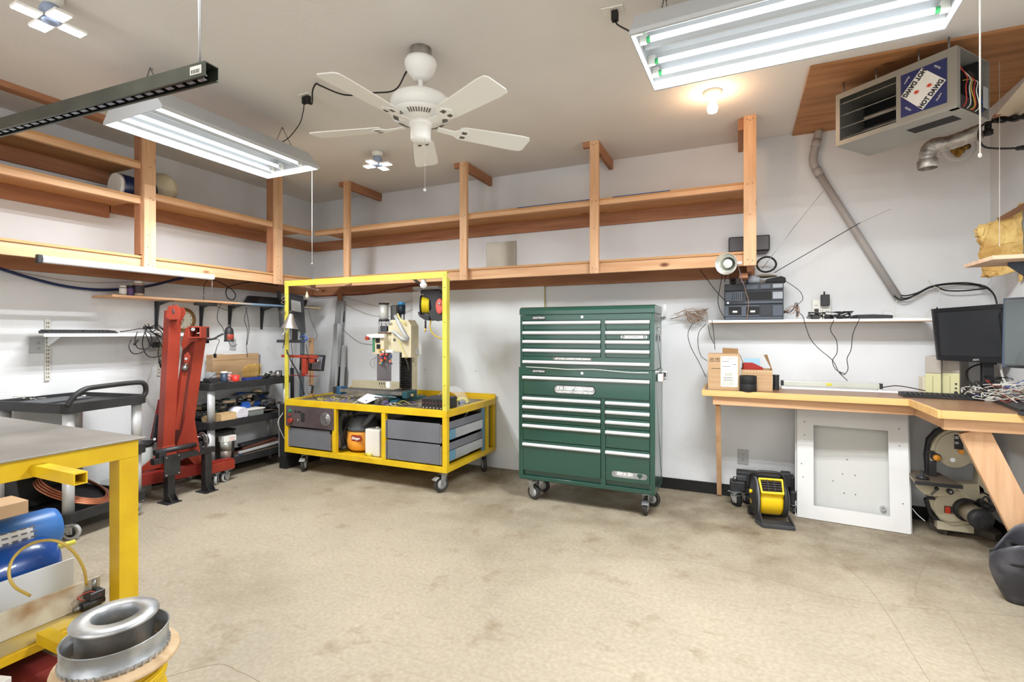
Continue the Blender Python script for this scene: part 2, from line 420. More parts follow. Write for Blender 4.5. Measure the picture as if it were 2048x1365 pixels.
# ---------------- lights and ceiling things ----------------
TUBEM = mat('lit_tube', (255,255,255), 0.4, emit=(240,248,255), es=TUBE_E)
REFL = mat('reflector_white', (190,194,197), 0.4)
GREENC = mat('green_tube_cap', (60,170,100), 0.5)
def bay(name, label, x0, x1, y0, y1, z, along, rz=0, on=(1,1,1,1), green=True):
    """four-tube bay: sloped outer reflector, ends, raised centre ridge, tubes; long axis x when along==0"""
    cx, cy = (x0+x1)/2, (y0+y1)/2; L = (x1-x0) if along == 0 else (y1-y0); W = (y1-y0) if along == 0 else (x1-x0)
    t = thing(name, label, 'light', (cx,cy,z), rz, 'four-tube lights hung on chains')
    R = Matrix.Identity(3) if along == 0 else RZ3(math.pi/2)
    def tr(mb):
        mb.v = [R @ v for v in mb.v]; return mb
    l, w, h = L/2, W/2, .13
    tw = W*.30
    sh = MB()
    # outer shell: two long slopes and a top, open below
    for s in (-1, 1):
        sh.prism([(-l,s*w,0),(-l,s*(w-.012),0),(-l,s*(tw-.008),h-.012),(-l,s*tw,h)], (2*l,0,0))
        sh.prism([(-l,s*w,0),(-l,s*w,-.018),(-l,s*(w-.014),-.018),(-l,s*(w-.014),0)], (2*l,0,0))
    sh.box(-l, l, -tw, tw, h-.012, h)
    tr(sh).build('housing', REFL, t, local=True)
    for s in (-1, 1):
        e = MB().prism([(s*l,-w,-.018),(s*l,w,-.018),(s*l,w,0),(s*l,tw,h),(s*l,-tw,h),(s*l,-w,0)], (s*.006,0,0))
        tr(e).build('end_plate', REFL, t, local=True, bev=.001)
    for s in (-1, 1):
        tr(MB().prism([(-l+.002,s*.05,h-.014),(-l+.002,s*.012,.06),(-l+.002,s*.0,.055),(-l+.002,0,h-.014)], (2*l-.004,0,0))).build('ridge_reflector', REFL, t, local=True)
    gy = [-.72*w, -.36*w, .36*w, .72*w]
    for i, y in enumerate(gy):
        zz = .045 if abs(y) < .5*w else .035
        tb = MB().cyl((-l+.05,y,zz),(l-.05,y,zz),.0128,n=14)
        if on[i]: tr(tb).build('tube', TUBEM, t, local=True)
        else: tr(tb).build('tube', WHTP, t, local=True)['label'] = 'unlit white tube'
        for s in (-1, 1):
            c = MB().cyl((s*(l-.05),y,zz),(s*(l-.034),y,zz),.0135,n=12)
            tr(c).build('tube_cap', GREENC if green else ALU, t, local=True)
            so = MB().box(min(s*(l-.034),s*(l-.001)),max(s*(l-.034),s*(l-.001)),y-.013,y+.013,zz-.014,zz+.03)
            tr(so).build('lamp_holder', WHTP, t, local=True)
    for i, y in enumerate(gy):
        if on[i]:
            a = area('tube_light', (0,0,0), (L-.12,.024) if along == 0 else (.024,L-.12), STRIP_W, (0.95,0.98,1))
            a.parent = t; a.location = R @ Vector((0,y,(.045 if abs(y) < .5*w else .035)-.0135))
    for s in (-1, 1):
        ch = MB(); top = Vector((s*(l-.1),0,CH-z-.004))
        for q in (-1, 1):
            a = Vector((s*(l-.1),q*tw*.7,h)); n = 9
            for k in range(n):
                p = a.lerp(top, (k+.5)/n); d = (top-a).normalized()*((top-a).length/n*.62)
                ch.tube([p-d, p+Vector((.004 if k%2 else 0,0 if k%2 else .004,0)), p+d, p-Vector((.004 if k%2 else 0,0 if k%2 else .004,0))], .0013, 4, 3, closed=True)
        ch.tube([top, top+Vector((.01,0,-.012)), top+Vector((.016,0,.0))], .0015, 4)
        tr(ch).build('chain', DGREY, t, local=True)
    return t
LB1 = bay('fluorescent_light', 'long white four-tube light hanging at left behind the steel strut', -3.61, -3.02, 1.79, 2.97, 2.72, 1, on=(0,1,1,1), green=False)
LB2 = bay('fluorescent_light', 'long white four-tube light with green tube caps, at the upper right', -.42, .79, 2.17, 2.74, 2.72, 0, rz=-.035)
# ceiling fan
fan = thing('ceiling_fan', 'white five-blade ceiling fan with pull chain hanging from the ceiling centre', 'fan', (-1.68,2.42,2.6))
fl = Vector((-1.68,2.42,0))
FANM = mat('fan_white', (242,243,240), 0.35)
def L3(prof, z0=0): return MB().lathe([(r, h) for r, h in prof], fl, (0,0,1), 40)
L3([(.001,3.049),(.062,3.049),(.062,2.985),(.001,2.985)]).build('ceiling_box', mat('raw_box', (120,112,104), .7, col2=(150,144,136), scale=30, stretch=(1,1,.1)), fan)
L3([(.001,2.985),(.088,2.985),(.093,2.965),(.090,2.95),(.084,2.93),(.07,2.9),(.05,2.885),(.045,2.87),(.001,2.868)]).build('canopy', FANM, fan)
MB().cyl(fl+Vector((0,0,2.78)), fl+Vector((0,0,2.88)), .014).build('downrod', FANM, fan)
L3([(.001,2.79),(.05,2.79),(.13,2.775),(.165,2.755),(.172,2.735),(.170,2.70),(.15,2.685),(.168,2.675),(.17,2.655),(.12,2.635),(.06,2.625),(.001,2.625)]).build('motor_housing', FANM, fan)
vt = MB()
for i in range(60):
    if i % 12 in (0,1,11): continue
    a = 2*math.pi*i/60+math.radians(49)
    p = fl+Vector((math.cos(a),math.sin(a),0))*.125+Vector((0,0,2.6365)); q = fl+Vector((math.cos(a),math.sin(a),0))*.155+Vector((0,0,2.6475))
    vt.beam(p, q, .006, .004)
vt.build('vent_slot', mat('vent_dark', (96,90,82), .7), fan)['kind'] = 'stuff'
L3([(.001,2.63),(.066,2.63),(.066,2.60),(.058,2.598),(.058,2.53),(.05,2.515),(.001,2.51)]).build('switch_housing', FANM, fan)
for k in range(5):
    a = math.radians(49+72*k); d = Vector((math.cos(a),math.sin(a),0)); n = Vector((-d.y,d.x,0)); tl = math.tan(math.radians(11))
    def P(u, v, dz=0): return fl+d*u+n*v+Vector((0,0,2.60-v*tl+dz))
    out = [(.23,-.05),(.26,-.063),(.61,-.08),(.665,-.076),(.68,-.055),(.68,.055),(.665,.076),(.61,.08),(.26,.063),(.23,.05)]
    MB().prism([P(u,v) for u,v in out], (0,0,.006)).build('blade', FANM, fan, .0015)
    ir = MB()
    ir.prism([P(.10,-.02,.0),P(.20,-.022,-.008),(P(.235,-.05,-.007)),P(.27,-.05,-.007),P(.30,-.02,-.007),P(.31,0,-.007),P(.30,.02,-.007),P(.27,.05,-.007),P(.235,.05,-.007),P(.20,.022,-.008),P(.10,.02,0)], (0,0,.006))
    arm = ir.build('blade_arm', FANM, fan, .002)
    hl = MB()
    for v in (-.022,.022): hl.prism([P(.245,v-.012,-.0085),P(.275,v-.010,-.0085),P(.275,v+.010,-.0085),P(.245,v+.012,-.0085)], (0,0,.001))
    hl.build('arm_cutout', mat('vent_dark', (96,90,82), .7), arm)['kind'] = 'stuff'
pcx = fl+Vector((.05,-.03,0))
pcm = MB()
for i in range(34): pcm.ball(pcx+Vector((0,0,2.515-i*.0085)), .0022, 6, 4)
pcm.ball(pcx+Vector((0,0,2.22)), .008, 8, 6, (1,1,1.5)); pcm.build('pull_chain', ALU, fan)
# cluster LED lights
LEDM = mat('led_panel', (255,255,255), 0.4, emit=(236,244,255), es=LED_E)
def led(cx, cy, rz, label):
    t = thing('led_light', label, 'light', (cx,cy,CH), rz, 'screw-in four-panel lights')
    MB().lathe([(.001,-.002),(.055,-.002),(.05,-.03),(.035,-.045),(.001,-.045)], n=24).build('lamp_base', WHTP, t, local=True)
    MB().lathe([(.001,-.045),(.03,-.045),(.042,-.07),(.042,-.10),(.03,-.13),(.001,-.13)], n=24).build('heat_sink', mat('blue_grey_plastic', (150,164,190), .5), t, local=True)
    for k in range(4):
        R = RZ3(math.pi/2*k+math.pi/4)
        a = MB().obox((.088,0,-.118), (.10,.072,.014)); a.v = [R @ v for v in a.v]
        wg = a.build('wing', WHTP, t, local=True, bev=.003)
        e = MB().obox((.090,0,-.1265), (.085,.060,.003)); e.v = [R @ v for v in e.v]
        e.build('lit_panel', LEDM, wg, local=True)
    return t
led(-2.98, 3.62, .85, 'four-panel ceiling light beyond the fan, small and bright')
led(-3.06, 1.29, .75, 'four-panel ceiling light at the top left corner of the picture')
# bare bulb
q = FL(1425,184,CH)
t = thing('bulb_light', 'warm bare round bulb in a white ceiling socket above the tall post', 'light', q)
MB().lathe([(.001,0),(.062,0),(.06,-.012),(.045,-.02),(.028,-.05),(.001,-.05)], q+Vector((0,0,-.001))).build('socket', WHTP, t)
MB().lathe([(.012,-.05),(.018,-.07),(.031,-.095),(.034,-.115),(.028,-.137),(.001,-.146)], q).build('bulb', mat('lit_bulb', (255,240,220), .3, emit=(255,205,160), es=BULB_E), t)
# ceiling outlets and plugs
def outlet_plate(name, label, c, right, up, w=.075, h=.12, m=None, duplex=True, plug=False, n=1):
    c = Vector(c); r = Vector(right).normalized(); u = Vector(up).normalized(); nrm = r.cross(u)
    t = thing(name, label, 'outlet', c)
    R = Matrix((r, u, nrm)).transposed()
    pl = MB().obox(c+nrm*.004, (w, h, .007), R).build('plate', m or GREYL, t, .002)
    if duplex:
        for i in range(n):
            for s in (-1, 1):
                cc = c+r*(w/n)*(i-(n-1)/2)+u*s*.0205+nrm*.0082
                so = MB().obox(cc, (.033,.029,.003), R).build('socket', m or GREYL, t, .003)
                sl = MB(); sl.obox(cc+r*-.006+u*.003+nrm*.0016, (.0025,.009,.001), R); sl.obox(cc+r*.006+u*.003+nrm*.0016, (.0025,.008,.001), R); sl.cyl(cc-u*.007+nrm*.0012, cc-u*.007+nrm*.0022, .0028, n=8)
                sl.build('slot', BLKR, so)['kind'] = 'stuff'
    return t
q1 = FL(1225,20,CH-.001); outlet_plate('ceiling_outlet', 'white twin outlet on the ceiling with a black plug, top centre', q1, (1,.1,0), (.1,-1,0), .11, .07, WHTP, True)
q2 = FL(613,190,CH-.001); outlet_plate('ceiling_outlet', 'small round-cornered outlet on the ceiling between left light and fan, two black plugs in it', q2, (1,0,0), (0,-1,0), .09, .06, WHTP, False)
def plug(q, w=.03, h=.045, name='plug', m=None): return MB().obox(q, (w,w,h))
c = fan
plug(q2+Vector((.012,0,-.035)), .034, .05).build('plug', BLKR, c, .006)
hook = FL(632,168,CH-.006)
MB().tube([q2+Vector((.012,0,-.055)), q2+Vector((.05,0,-.07)), hook+Vector((-.03,0,-.04)), hook, hook+Vector((.04,0,-.02)), FL(690,190,CH-.12), FL(745,186,CH-.14), FL(790,180,CH-.10), fl+Vector((-.085,-.02,2.93))], .005, 8).build('cord', CABLE, c)
c = LB1
plug(q2+Vector((-.022,0,-.035)), .026, .05).build('plug', BLKR, c, .006)
MB().tube([q2+Vector((-.022,0,-.055)), FL(606,225,2.95), FL(598,250,2.93), FL(572,280,2.90), FL(545,285,2.87), FL(505,265,2.865), FL(472,247,2.86)], .0035, 8).build('cord', CABLE, c)
c = LB2
plug(q1+Vector((.012,0,-.035)), .034, .05).build('plug', BLKR, c, .006)
MB().tube([q1+Vector((.012,0,-.055)), FL(1236,50,2.95), FL(1258,62,2.85), FL(1270,70,2.80), Vector((-.37,2.35,2.83)), Vector((-.25,2.42,2.862)), Vector((-.05,2.40,2.858)), Vector((.1,2.44,2.862)), Vector((.3,2.42,2.86)), Vector((.5,2.45,2.86))], .0042, 8).build('cord', CABLE, c)
# slotted steel strut hung from a rod
p0, p1 = FL(-60,272,2.22), FL(424,143,2.22); p0 = p1+(p0-p1)*1.45
d = (p1-p0).normalized(); nn = Vector((-d.y,d.x,0))
st = thing('strut_channel', 'dark slotted steel strut hanging overhead at the upper left with a barcode sticker', 'channel', p1)
s = MB(); W2 = .0235; HH = .045
prof = [(-W2,0),(-W2,HH),(W2,HH),(W2,0),(W2-.008,0),(W2-.008,.003),(W2-.003,.003),(W2-.003,HH-.003),(-W2+.003,HH-.003),(-W2+.003,.003),(-W2+.008,.003),(-W2+.008,0)]
STRUTM = mat('strut_steel', (92,96,88), 0.32, 0.75, col2=(70,74,68), scale=5)
s.prism([p1+nn*a+Vector((0,0,b-.0225)) for a,b in prof], p0-p1).build('channel', STRUTM, st)
sl = MB(); L = (p0-p1).length; k = .03
while k < L-.03:
    sl.beam(p1-d*k+Vector((0,0,-.0182)), p1-d*(k+.028)+Vector((0,0,-.0182)), .014, .002); k += .05
sl.build('slot', mat('slot_shine', (150,156,170), .3, .6), st)['kind'] = 'stuff'
rp = p1-d*.055; zr = CH
MB().cyl(rp+Vector((0,0,-.02)), Vector((rp.x,rp.y,CH-.001)), .005).build('hanger_rod', ALU, st)
rq = p0+d*.2; MB().cyl(rq+Vector((0,0,-.02)), Vector((rq.x,rq.y,CH-.001)), .005).build('hanger_rod', ALU, st)
MB().cyl(rp+Vector((0,0,.0225)), rp+Vector((0,0,.032)), .010, n=6, sm=False).build('nut', ALU, st)
side = -nn if (nn.dot(-p1) < 0) else nn
qs = p1-d*.04+side*(W2+.0006)
lab = MB().obox(qs, (.05,.0012,.026), Matrix((d, nn, Vector((0,0,1)))).transposed()).build('sticker', PAPER, st)
bc = MB()
for i in range(16):
    if i % 3 != 2: bc.obox(qs+side*.0008+d*(-.018+i*.0024)+Vector((0,0,-.004)), (.0012 if i % 2 else .0018,.0005,.012), Matrix((d, nn, Vector((0,0,1)))).transposed())
bc.build('barcode', BLKR, lab)['kind'] = 'stuff'
# pull strings
def pull(label, a, b, r=.0022):
    t = thing('pull_cord', label, 'cord', b)
    MB().cyl(a, b, r, n=6).build('string', STRING, t)
    MB().ball(b, r*2.2, 8, 6, (1,1,1.6)).build('knot', STRING, t)
a = Vector((-3.03,2.905,2.735)); b = XP(595,523,a.x); b = Vector((a.x,a.y,b.z))
lt = [o for o in C.objects if o.name == 'fluorescent_light'][0]
MB().cyl(a, b, .0022, n=6).ball(b, .005, 8, 6).build('pull_string', STRING, lt)['label'] = 'thin white pull string'
fR = Vector((-sn,cs,0))
b = DP(1960,311,1.55); pull('white pull string hanging in front of the box heater', Vector((b.x,b.y,CH-.002)), b)
b = DP(1999,491,3.0); pull('white string hanging in front of the yellow insulation', Vector((b.x,b.y,CH-.002)), b, .0015)
# ceiling plywood, heater
pk = thing('ceiling_panel', 'stained plywood sheet fixed to the ceiling above the box heater', 'panel', (1.0,4.1,CH))
MB().box(.40, XR-.001, 3.555, YB-.001, CH-.016, CH-.001).build('plywood', wood('ceil_ply_x', (192,138,92), (150,102,62), 0, gs=10), pk)
HT = mat('heater_case', (160,158,150), 0.45, 0.3, col2=(150,148,140), scale=2)
zb, zt = 2.62, 2.955
A = Vector((.577,3.844,zb)); Bq = Vector((1.072,3.444,zb)); u = (Bq-A); Lh = u.length; u.normalize(); v = Vector((-u.y,u.x,0)); Dh = .37; Hh = zt-zb
ht = thing('unit_heater', 'grey box heater with dark louvres hung below the plywood at the upper right', 'heater', A)
R = Matrix((u, v, Vector((0,0,1)))).transposed()
def HB(mb, x0, x1, y0, y1, z0, z1): return mb.obox(A+R @ Vector(((x0+x1)/2,(y0+y1)/2,(z0+z1)/2)), (x1-x0,y1-y0,z1-z0), R)
cx = MB(); HB(cx,0,Lh,0,Dh,0,.006); HB(cx,0,Lh,0,Dh,Hh-.006,Hh); HB(cx,0,.006,0,Dh,.006,Hh-.006); HB(cx,0,Lh,Dh-.006,Dh,.006,Hh-.006); HB(cx,Lh*.56,Lh*.57,.01,Dh-.006,.006,Hh-.006)
cx.build('case', HT, ht)
fr = MB(); HB(fr,0,.025,-.004,.0,0,Hh); HB(fr,.025,Lh-.04,-.004,0,0,.03); HB(fr,.025,Lh-.04,-.004,0,Hh-.035,Hh); HB(fr,Lh*.545,Lh*.60,-.004,0,.03,Hh-.035); HB(fr,Lh-.04,Lh,-.006,.03,0,Hh)
HB(fr,Lh*.60,Lh-.04,-.004,0,.03,Hh-.035); fr.build('front_frame', HT, ht)
DARK = mat('heater_inside', (30,30,32), 0.6)
i1 = MB(); HB(i1,.01,Lh*.55,.30,.31,.01,Hh-.01); HB(i1,Lh*.58,Lh-.02,.28,.30,.01,Hh-.01); i1.build('inner_wall', DARK, ht)
for k, zz in enumerate((.05,.12,.20,.275)):
    b = MB(); R2 = R @ Matrix.Rotation(math.radians(18),3,'X')
    b.obox(A+R @ Vector((Lh*.285,.03,zz)), (Lh*.51,.045,.003), R2); b.build('louvre', HT, ht)
for zz in (.085,.165):
    MB().tube([A+R @ Vector((x,.12,zz)) for x in (.1,.2,.3,Lh*.53)], .016, 10).build('heat_tube', STEEL, ht)
MB().tube([A+R @ Vector((Lh*.3+.008*i,.05+.012*(i%2),.05)) for i in range(9)], .003, 5).build('coil_wire', COPPER, ht)
dec = MB(); HB(dec, Lh*.585, Lh-.045, -.0075, -.004, .045, Hh-.045)
NAVY = mat('navy_decal', (38,44,98), .4)
dq = dec.build('sign_panel', NAVY, ht)
def HP(x, z, y=-.0082): return A+R @ Vector((x,y,z))
X0, X1, Z0, Z1 = Lh*.585, Lh-.045, .045, Hh-.045
w_, h_ = X1-X0, Z1-Z0
cxm, czm = (X0+X1)/2, (Z0+Z1)/2
d1 = Vector((w_*.5, h_*.42)); 
quad = [(X0+.002,Z0+h_*.50),(X0+w_*.49,Z0+.003),(X1-.002,Z0+h_*.50),(X0+w_*.48,Z1-.003)]
MB().prism([HP(a,b) for a,b in quad], R @ Vector((0,-.001,0))).build('white_diamond', PAPER, dq)
BLKT = mat('print_black', (24,26,34), .6); REDT = mat('print_red', (206,64,40), .6)
def T(body, x, z, size, ang, m, par, sx=1.0, shear=0, bold=0.001):
    rr = u*math.cos(ang)+Vector((0,0,1))*math.sin(ang); uu = -u*math.sin(ang)+Vector((0,0,1))*math.cos(ang)
    return text('lettering', body, size, HP(x,z,-.0102), rr, uu, m, par, .0003, shear=shear, sx=sx, bold=bold)
def ang(a, b): return math.atan2(b[1]-a[1], b[0]-a[0])
a1 = ang(quad[1], quad[2]); a2 = ang(quad[0], quad[3])
nx = (-math.sin(a1), math.cos(a1))
T('HOT DAWG', (quad[1][0]+quad[2][0])/2+nx[0]*.018, (quad[1][1]+quad[2][1])/2+nx[1]*.018, .037, a1, BLKT, dq, .74, bold=.0018)
nx = (math.sin(a2), -math.cos(a2))
T('HOT DAWG', (quad[0][0]+quad[3][0])/2+nx[0]*.018, (quad[0][1]+quad[3][1])/2+nx[1]*.018, .037, a2+math.pi, BLKT, dq, .74, bold=.0018)
for fx, fz in ((.64,.52),(.36,.47)):
    bm_ = MB(); cx_, cz_ = X0+w_*fx, Z0+h_*fz
    pts = [HP(cx_+math.cos(2*math.pi*i/18)*(.017 if i % 2 else .009), cz_+math.sin(2*math.pi*i/18)*(.013 if i % 2 else .007), -.0092) for i in range(18)]
    bm_.prism(pts, R @ Vector((0,-.0006,0))).build('red_flame_mark', REDT, dq)
for fx, fz, an in ((.82,.86,math.pi-.75),(.15,.84,1.0+math.pi),(.17,.15,-.75),(.84,.17,1.05)):
    T('Modine', X0+w_*fx, Z0+h_*fz, .017, an, PAPER, dq, .8, .4, .0)
gp = MB()
HB(gp, Lh*.55, Lh-.06, .10, .20, -.0015, -.0003); gp.build('black_grille', BLKR, ht)
# open right side: shelf of parts, wires, paper note
i2 = MB(); HB(i2, Lh-.09, Lh-.02, .06, .30, .02, .10); HB(i2, Lh-.10, Lh-.03, .20, .28, .12, .26); i2.build('control_block', BLK, ht)
wires = [((206,60,50),.10),((220,220,210),.14),((206,60,50),.19),((230,230,220),.22),((200,170,70),.16),((40,60,140),.25)]
for k, (cc, y0) in enumerate(wires):
    MB().tube([A+R @ Vector((Lh-.04, y0, .28-.02*k)), A+R @ Vector((Lh-.01, y0+.03, .20)), A+R @ Vector((Lh+.004, y0-.02, .13)), A+R @ Vector((Lh-.01, y0+.02+.01*k, .06)), A+R @ Vector((Lh-.03, y0, .02))], .0028, 5).build('wire', mat('wire_%d' % k, cc, .5), ht)
nt_ = MB(); HB(nt_, Lh+.0, Lh+.0015, .29, .35, .06, .18); nt_.build('data_label', GREYL, ht)
hk = MB()
for x, y in ((.03,.03),(Lh*.35,.03),(Lh*.7,.03),(Lh-.05,.03),(.1,Dh-.03),(Lh-.1,Dh-.03)):
    hk.cyl(A+R @ Vector((x,y,Hh)), A+R @ Vector((x,y,CH-.017-zb)), .005, n=8)
hk.build('hanger_bolt', STEEL, ht)['kind'] = 'stuff'
# exhaust pipe: duct with elbow
du = thing('exhaust_duct', 'dirty galvanised duct elbow beneath the box heater', 'duct', YP(1856,300,4.2))
pc = [A+R @ Vector((Lh*.93,Dh+.01,.06)), YP(1925,276,4.14), YP(1892,284,4.2)]
DUCTM = mat('duct_foil', (206,202,196), .45, .5, col2=(140,132,124), scale=18)
dm = MB(); pth = catmull([YP(1962,262,4.02), YP(1930,275,4.06), YP(1895,287,4.1), YP(1868,291,4.12), YP(1857,302,4.12), YP(1855,322,4.12)], 7)
rad = [.045*(1+.05*((i % 3) == 0)) for i in range(len(pth))]
dm.tube(pth, rad, 16, raw=True).build('pipe', DUCTM, du)
e = pth[-1]; MB().lathe([(.052,.0),(.056,.006),(.056,.05),(.052,.056),(.001,.056)], e+Vector((0,0,-.05)), (0,0,1), 24).build('collar', DUCTM, du)
hc = YP(1918,297,YB-.002)
t = thing('wall_hole', 'round hole in the back wall stuffed with brown-yellow insulation', 'hole', hc)
MB().lathe([(.001,.0),(.07,.0),(.088,.006),(.09,.004),(.10,.001),(.10,0)], hc, (0,-1,0), 28).build('patch_ring', WALL, t)
fm = MB(); random.seed(3)
for i in range(16):
    a_ = random.random()*6.28; rr = random.random()*.05
    fm.ball(hc+Vector((math.cos(a_)*rr,-.012,math.sin(a_)*rr)), .028, 8, 6, (1,.5,.8), RZ3(random.random()))
fm.build('insulation', mat('dirty_insulation', (180,140,60), .95, col2=(80,56,26), scale=22, bump=1), t)['kind'] = 'stuff'
t = thing('cable_bundle', 'thick twisted black cable bundle from the heater to the right wall', 'cable', YP(1990,240,4.0))
MB().tube([YP(1985,240,4.0), YP(2005,236,4.0), YP(2030,240,3.9), YP(2052,228,3.8), YP(2080,215,3.7)], .012, 8).build('bundle', CABLE, t)
MB().tube([YP(1985,243,3.98), YP(2008,243,4.0), YP(2028,232,3.9), YP(2050,236,3.8), YP(2080,222,3.7)], .009, 8).build('bundle', CABLE, t)
MB().tube([YP(1984,243,3.99), YP(1963,252,3.98), YP(1957,272,3.98), YP(1966,292,3.98), YP(1990,297,3.98), YP(2040,296,3.9), YP(2060,290,3.8)], .006, 8).build('cord', CABLE, t)
MB().cyl(YP(2035,297,3.9), YP(2062,293,3.8), .012, .016).build('plug', BLKR, t)
MB().cyl(YP(1976,244,4.05), YP(1976,262,4.05), .017).build('sensor', BLKR, t)
MB().cyl(YP(1976,261,4.05), YP(1976,270,4.05), .025).build('sensor_head', BLKR, t)
t = thing('loft_hatch_flap', 'sloping pale board with raw wooden edge hanging below the ceiling at the far right', 'board', YP(2020,200,3.6))
g = [YP(1990,232,3.9), YP(2060,150,3.5), YP(2110,150,3.5), YP(2110,225,3.9)]
MB().prism(g, (0,.01,.0)).build('board', mat('flap_tan', (196,180,158), .8), t)
MB().beam(YP(1988,233,3.9), YP(2110,192,3.9), .03, .015).build('edge_strip', RX, t)
# ---------------- green tool chests ----------------
CY = 3.86; CX0, CX1 = -1.69, -.573; CB = 4.245
def caster(parent, x, y, r, fork_h, ang=0, w=.032, wheel=None, hub=None, brake=False, tread=None):
    """swivel caster standing on the floor at x,y; parts: fork, wheel (> hub)"""
    R = RZ3(ang); o = Vector((x,y,0))
    f = MB()
    f.obox(o+Vector((0,0,fork_h-.004)), (w+.05,w+.05,.007), R)
    f.cyl(o+Vector((0,0,fork_h-.03)), o+Vector((0,0,fork_h-.008)), .02, n=14)
    off = R @ Vector((0,-r*.35,0))
    for s in (-1,1):
        pts = [(s*(w/2+.006),.03,fork_h-.028),(s*(w/2+.006),-.035,fork_h-.028),(s*(w/2+.006),-r*.35-.016,r-.014),(s*(w/2+.006),-r*.35+.016,r-.014)]
        f.prism([o+R @ Vector(p) for p in pts], R @ Vector((s*.003,0,0)))
    f.obox(o+Vector((0,0,fork_h-.03)), (w+.018,.066,.004), R)
    fk = f.build('caster_fork', GALV, parent, .001)
    c = o+off+Vector((0,0,r)); ax = R @ Vector((1,0,0))
    wh = MB().lathe([(.001,-w/2),(r*.55,-w/2),(r*.62,-w*.38),(r*.72,-w*.38),(r*.74,-w/2),(r*.93,-w/2),(r,-w*.3),(r,w*.3),(r*.93,w/2),(r*.74,w/2),(r*.72,w*.38),(r*.62,w*.38),(r*.55,w/2),(.001,w/2)], c, ax, 28)
    wo = wh.build('wheel', tread or mat('tyre_dark', (52,50,48), .6), parent)
    MB().lathe([(.001,-w/2-.002),(r*.60,-w/2-.001),(r*.60,w/2+.001),(.001,w/2+.002)], c, ax, 20).build('hub', hub or GREYL, wo)
    MB().cyl(c-ax*(w/2+.013), c+ax*(w/2+.013), .006, n=8).build('axle', STEEL, fk)
    if brake:
        b = MB().obox(c+R @ Vector((0,-r*.8,r*.75)), (w+.02,.05,.006), R @ Matrix.Rotation(.5,3,'X')); b.build('brake_pedal', GALV, fk, .001)
def label_plate(par, name, xc, zc, w, h, y, m, rim=None):
    pts = []
    for k in range(24):
        a = 2*math.pi*k/24; sx = 1 if math.cos(a) >= 0 else -1
        pts.append(Vector((xc+sx*(w/2-h/2)+math.cos(a)*h/2, y, zc+math.sin(a)*h/2)))
    if rim:
        p2 = []
        for k in range(24):
            a = 2*math.pi*k/24; sx = 1 if math.cos(a) >= 0 else -1; hh = h/2+.007
            p2.append(Vector((xc+sx*(w/2-h/2)+math.cos(a)*hh, y, zc+math.sin(a)*hh)))
        rr = MB().prism(p2, (0,-.0015,0)).build(name+'_rim', rim, par); 
        pts = [p-Vector((0,.0016,0)) for p in pts]
    return MB().prism(pts, (0,-.002,0)).build(name, m, par)
DGRN = mat('dark_green_enamel', (12,56,48), .35)
def drawer(par, x0, x1, z0, z1, hz, lab=None, y=None):
    y = CY if y is None else y
    d = MB().box(x0+.003, x1-.003, y-.006, y+.02, z0+.003, z1-.003).build('drawer', GRN, par, .002)
    h = MB().prism([(x0+.001,y-.006,hz+.013),(x0+.001,y-.018,hz+.012),(x0+.001,y-.026,hz-.002),(x0+.001,y-.022,hz-.012),(x0+.001,y-.006,hz-.012)], (x1-x0-.002,0,0)).build('handle', SATIN, d, .0015)
    return d
def carc(par, x0, x1, y0, y1, z0, z1):
    m = MB()
    m.box(x0,x1,y1-.012,y1,z0,z1); m.box(x0,x0+.018,y0,y1-.012,z0,z1); m.box(x1-.018,x1,y0,y1-.012,z0,z1)
    m.box(x0+.018,x1-.018,y0,y1-.012,z0,z0+.03); m.box(x0+.018,x1-.018,y0+.0205,y1-.012,z1-.03,z1); m.box(x0+.018,x1-.018,y0+.022,y1-.012,z0+.03,z1-.03)
    return m.build('body', GRN, par, .003)
cab = thing('tool_cabinet', 'green rolling lower tool cabinet with silver drawer bars, standing on four casters', 'cabinet', ((CX0+CX1)/2,(CY+CB)/2,0))
Z0, Z1 = .185, 1.121
carc(cab, CX0, CX1, CY, CB, Z0, Z1)
cl, cr, dl, dr = -1.650, -.9865, -.9487, -.6107
MB().box(CX0+.0185, CX1-.0185, CY-.0, CY+.02, 1.0575, Z1-.0005).build('front_rail', GRN, cab)
MB().box(cl-.0215, cl-.001, CY, CY+.02, Z0+.0305, 1.057).build('front_stile', GRN, cab); MB().box(dr+.001, CX1-.0185, CY, CY+.02, Z0+.0305, 1.057).build('front_stile', GRN, cab)
MB().box(cr+.001, dl-.001, CY, CY+.02, Z0+.03, .89).build('front_stile', GRN, cab)
dd = drawer(cab, cl, dr, .893, 1.055, 1.036)
pl = label_plate(dd, 'badge', -1.20, .949, .335, .062, CY-.0065, GALV, BLK)
text('lettering', '6 in DEEP DRAWER', .0365, (-1.20,CY-.0105,.959), (1,0,0), (0,0,1), PAPER, pl, .0012, shear=.35, sx=.98, bold=.0012)
text('lettering', 'TO ACCOMMODATE YOUR MOST USED TOOLS', .0165, (-1.20,CY-.0105,.931), (1,0,0), (0,0,1), PAPER, pl, .0008, shear=.35, sx=.88, bold=.0005)
zl = [.89, .822, .745, .666, .512, .258]; hz = [.862, .79, .712, .634, .478]
for i in range(5): drawer(cab, cl, cr, zl[i+1], zl[i], hz[i])
for i in range(5):
    d = drawer(cab, dl, dr, zl[i+1], zl[i], hz[i])
pl = label_plate(d, 'badge', -.765, .315, .27, .045, CY-.0065, GALV)
text('lettering', '5in x 2in', .035, (-.80,CY-.009,.322), (1,0,0), (0,0,1), PAPER, pl, .0012, shear=.3, bold=.001)
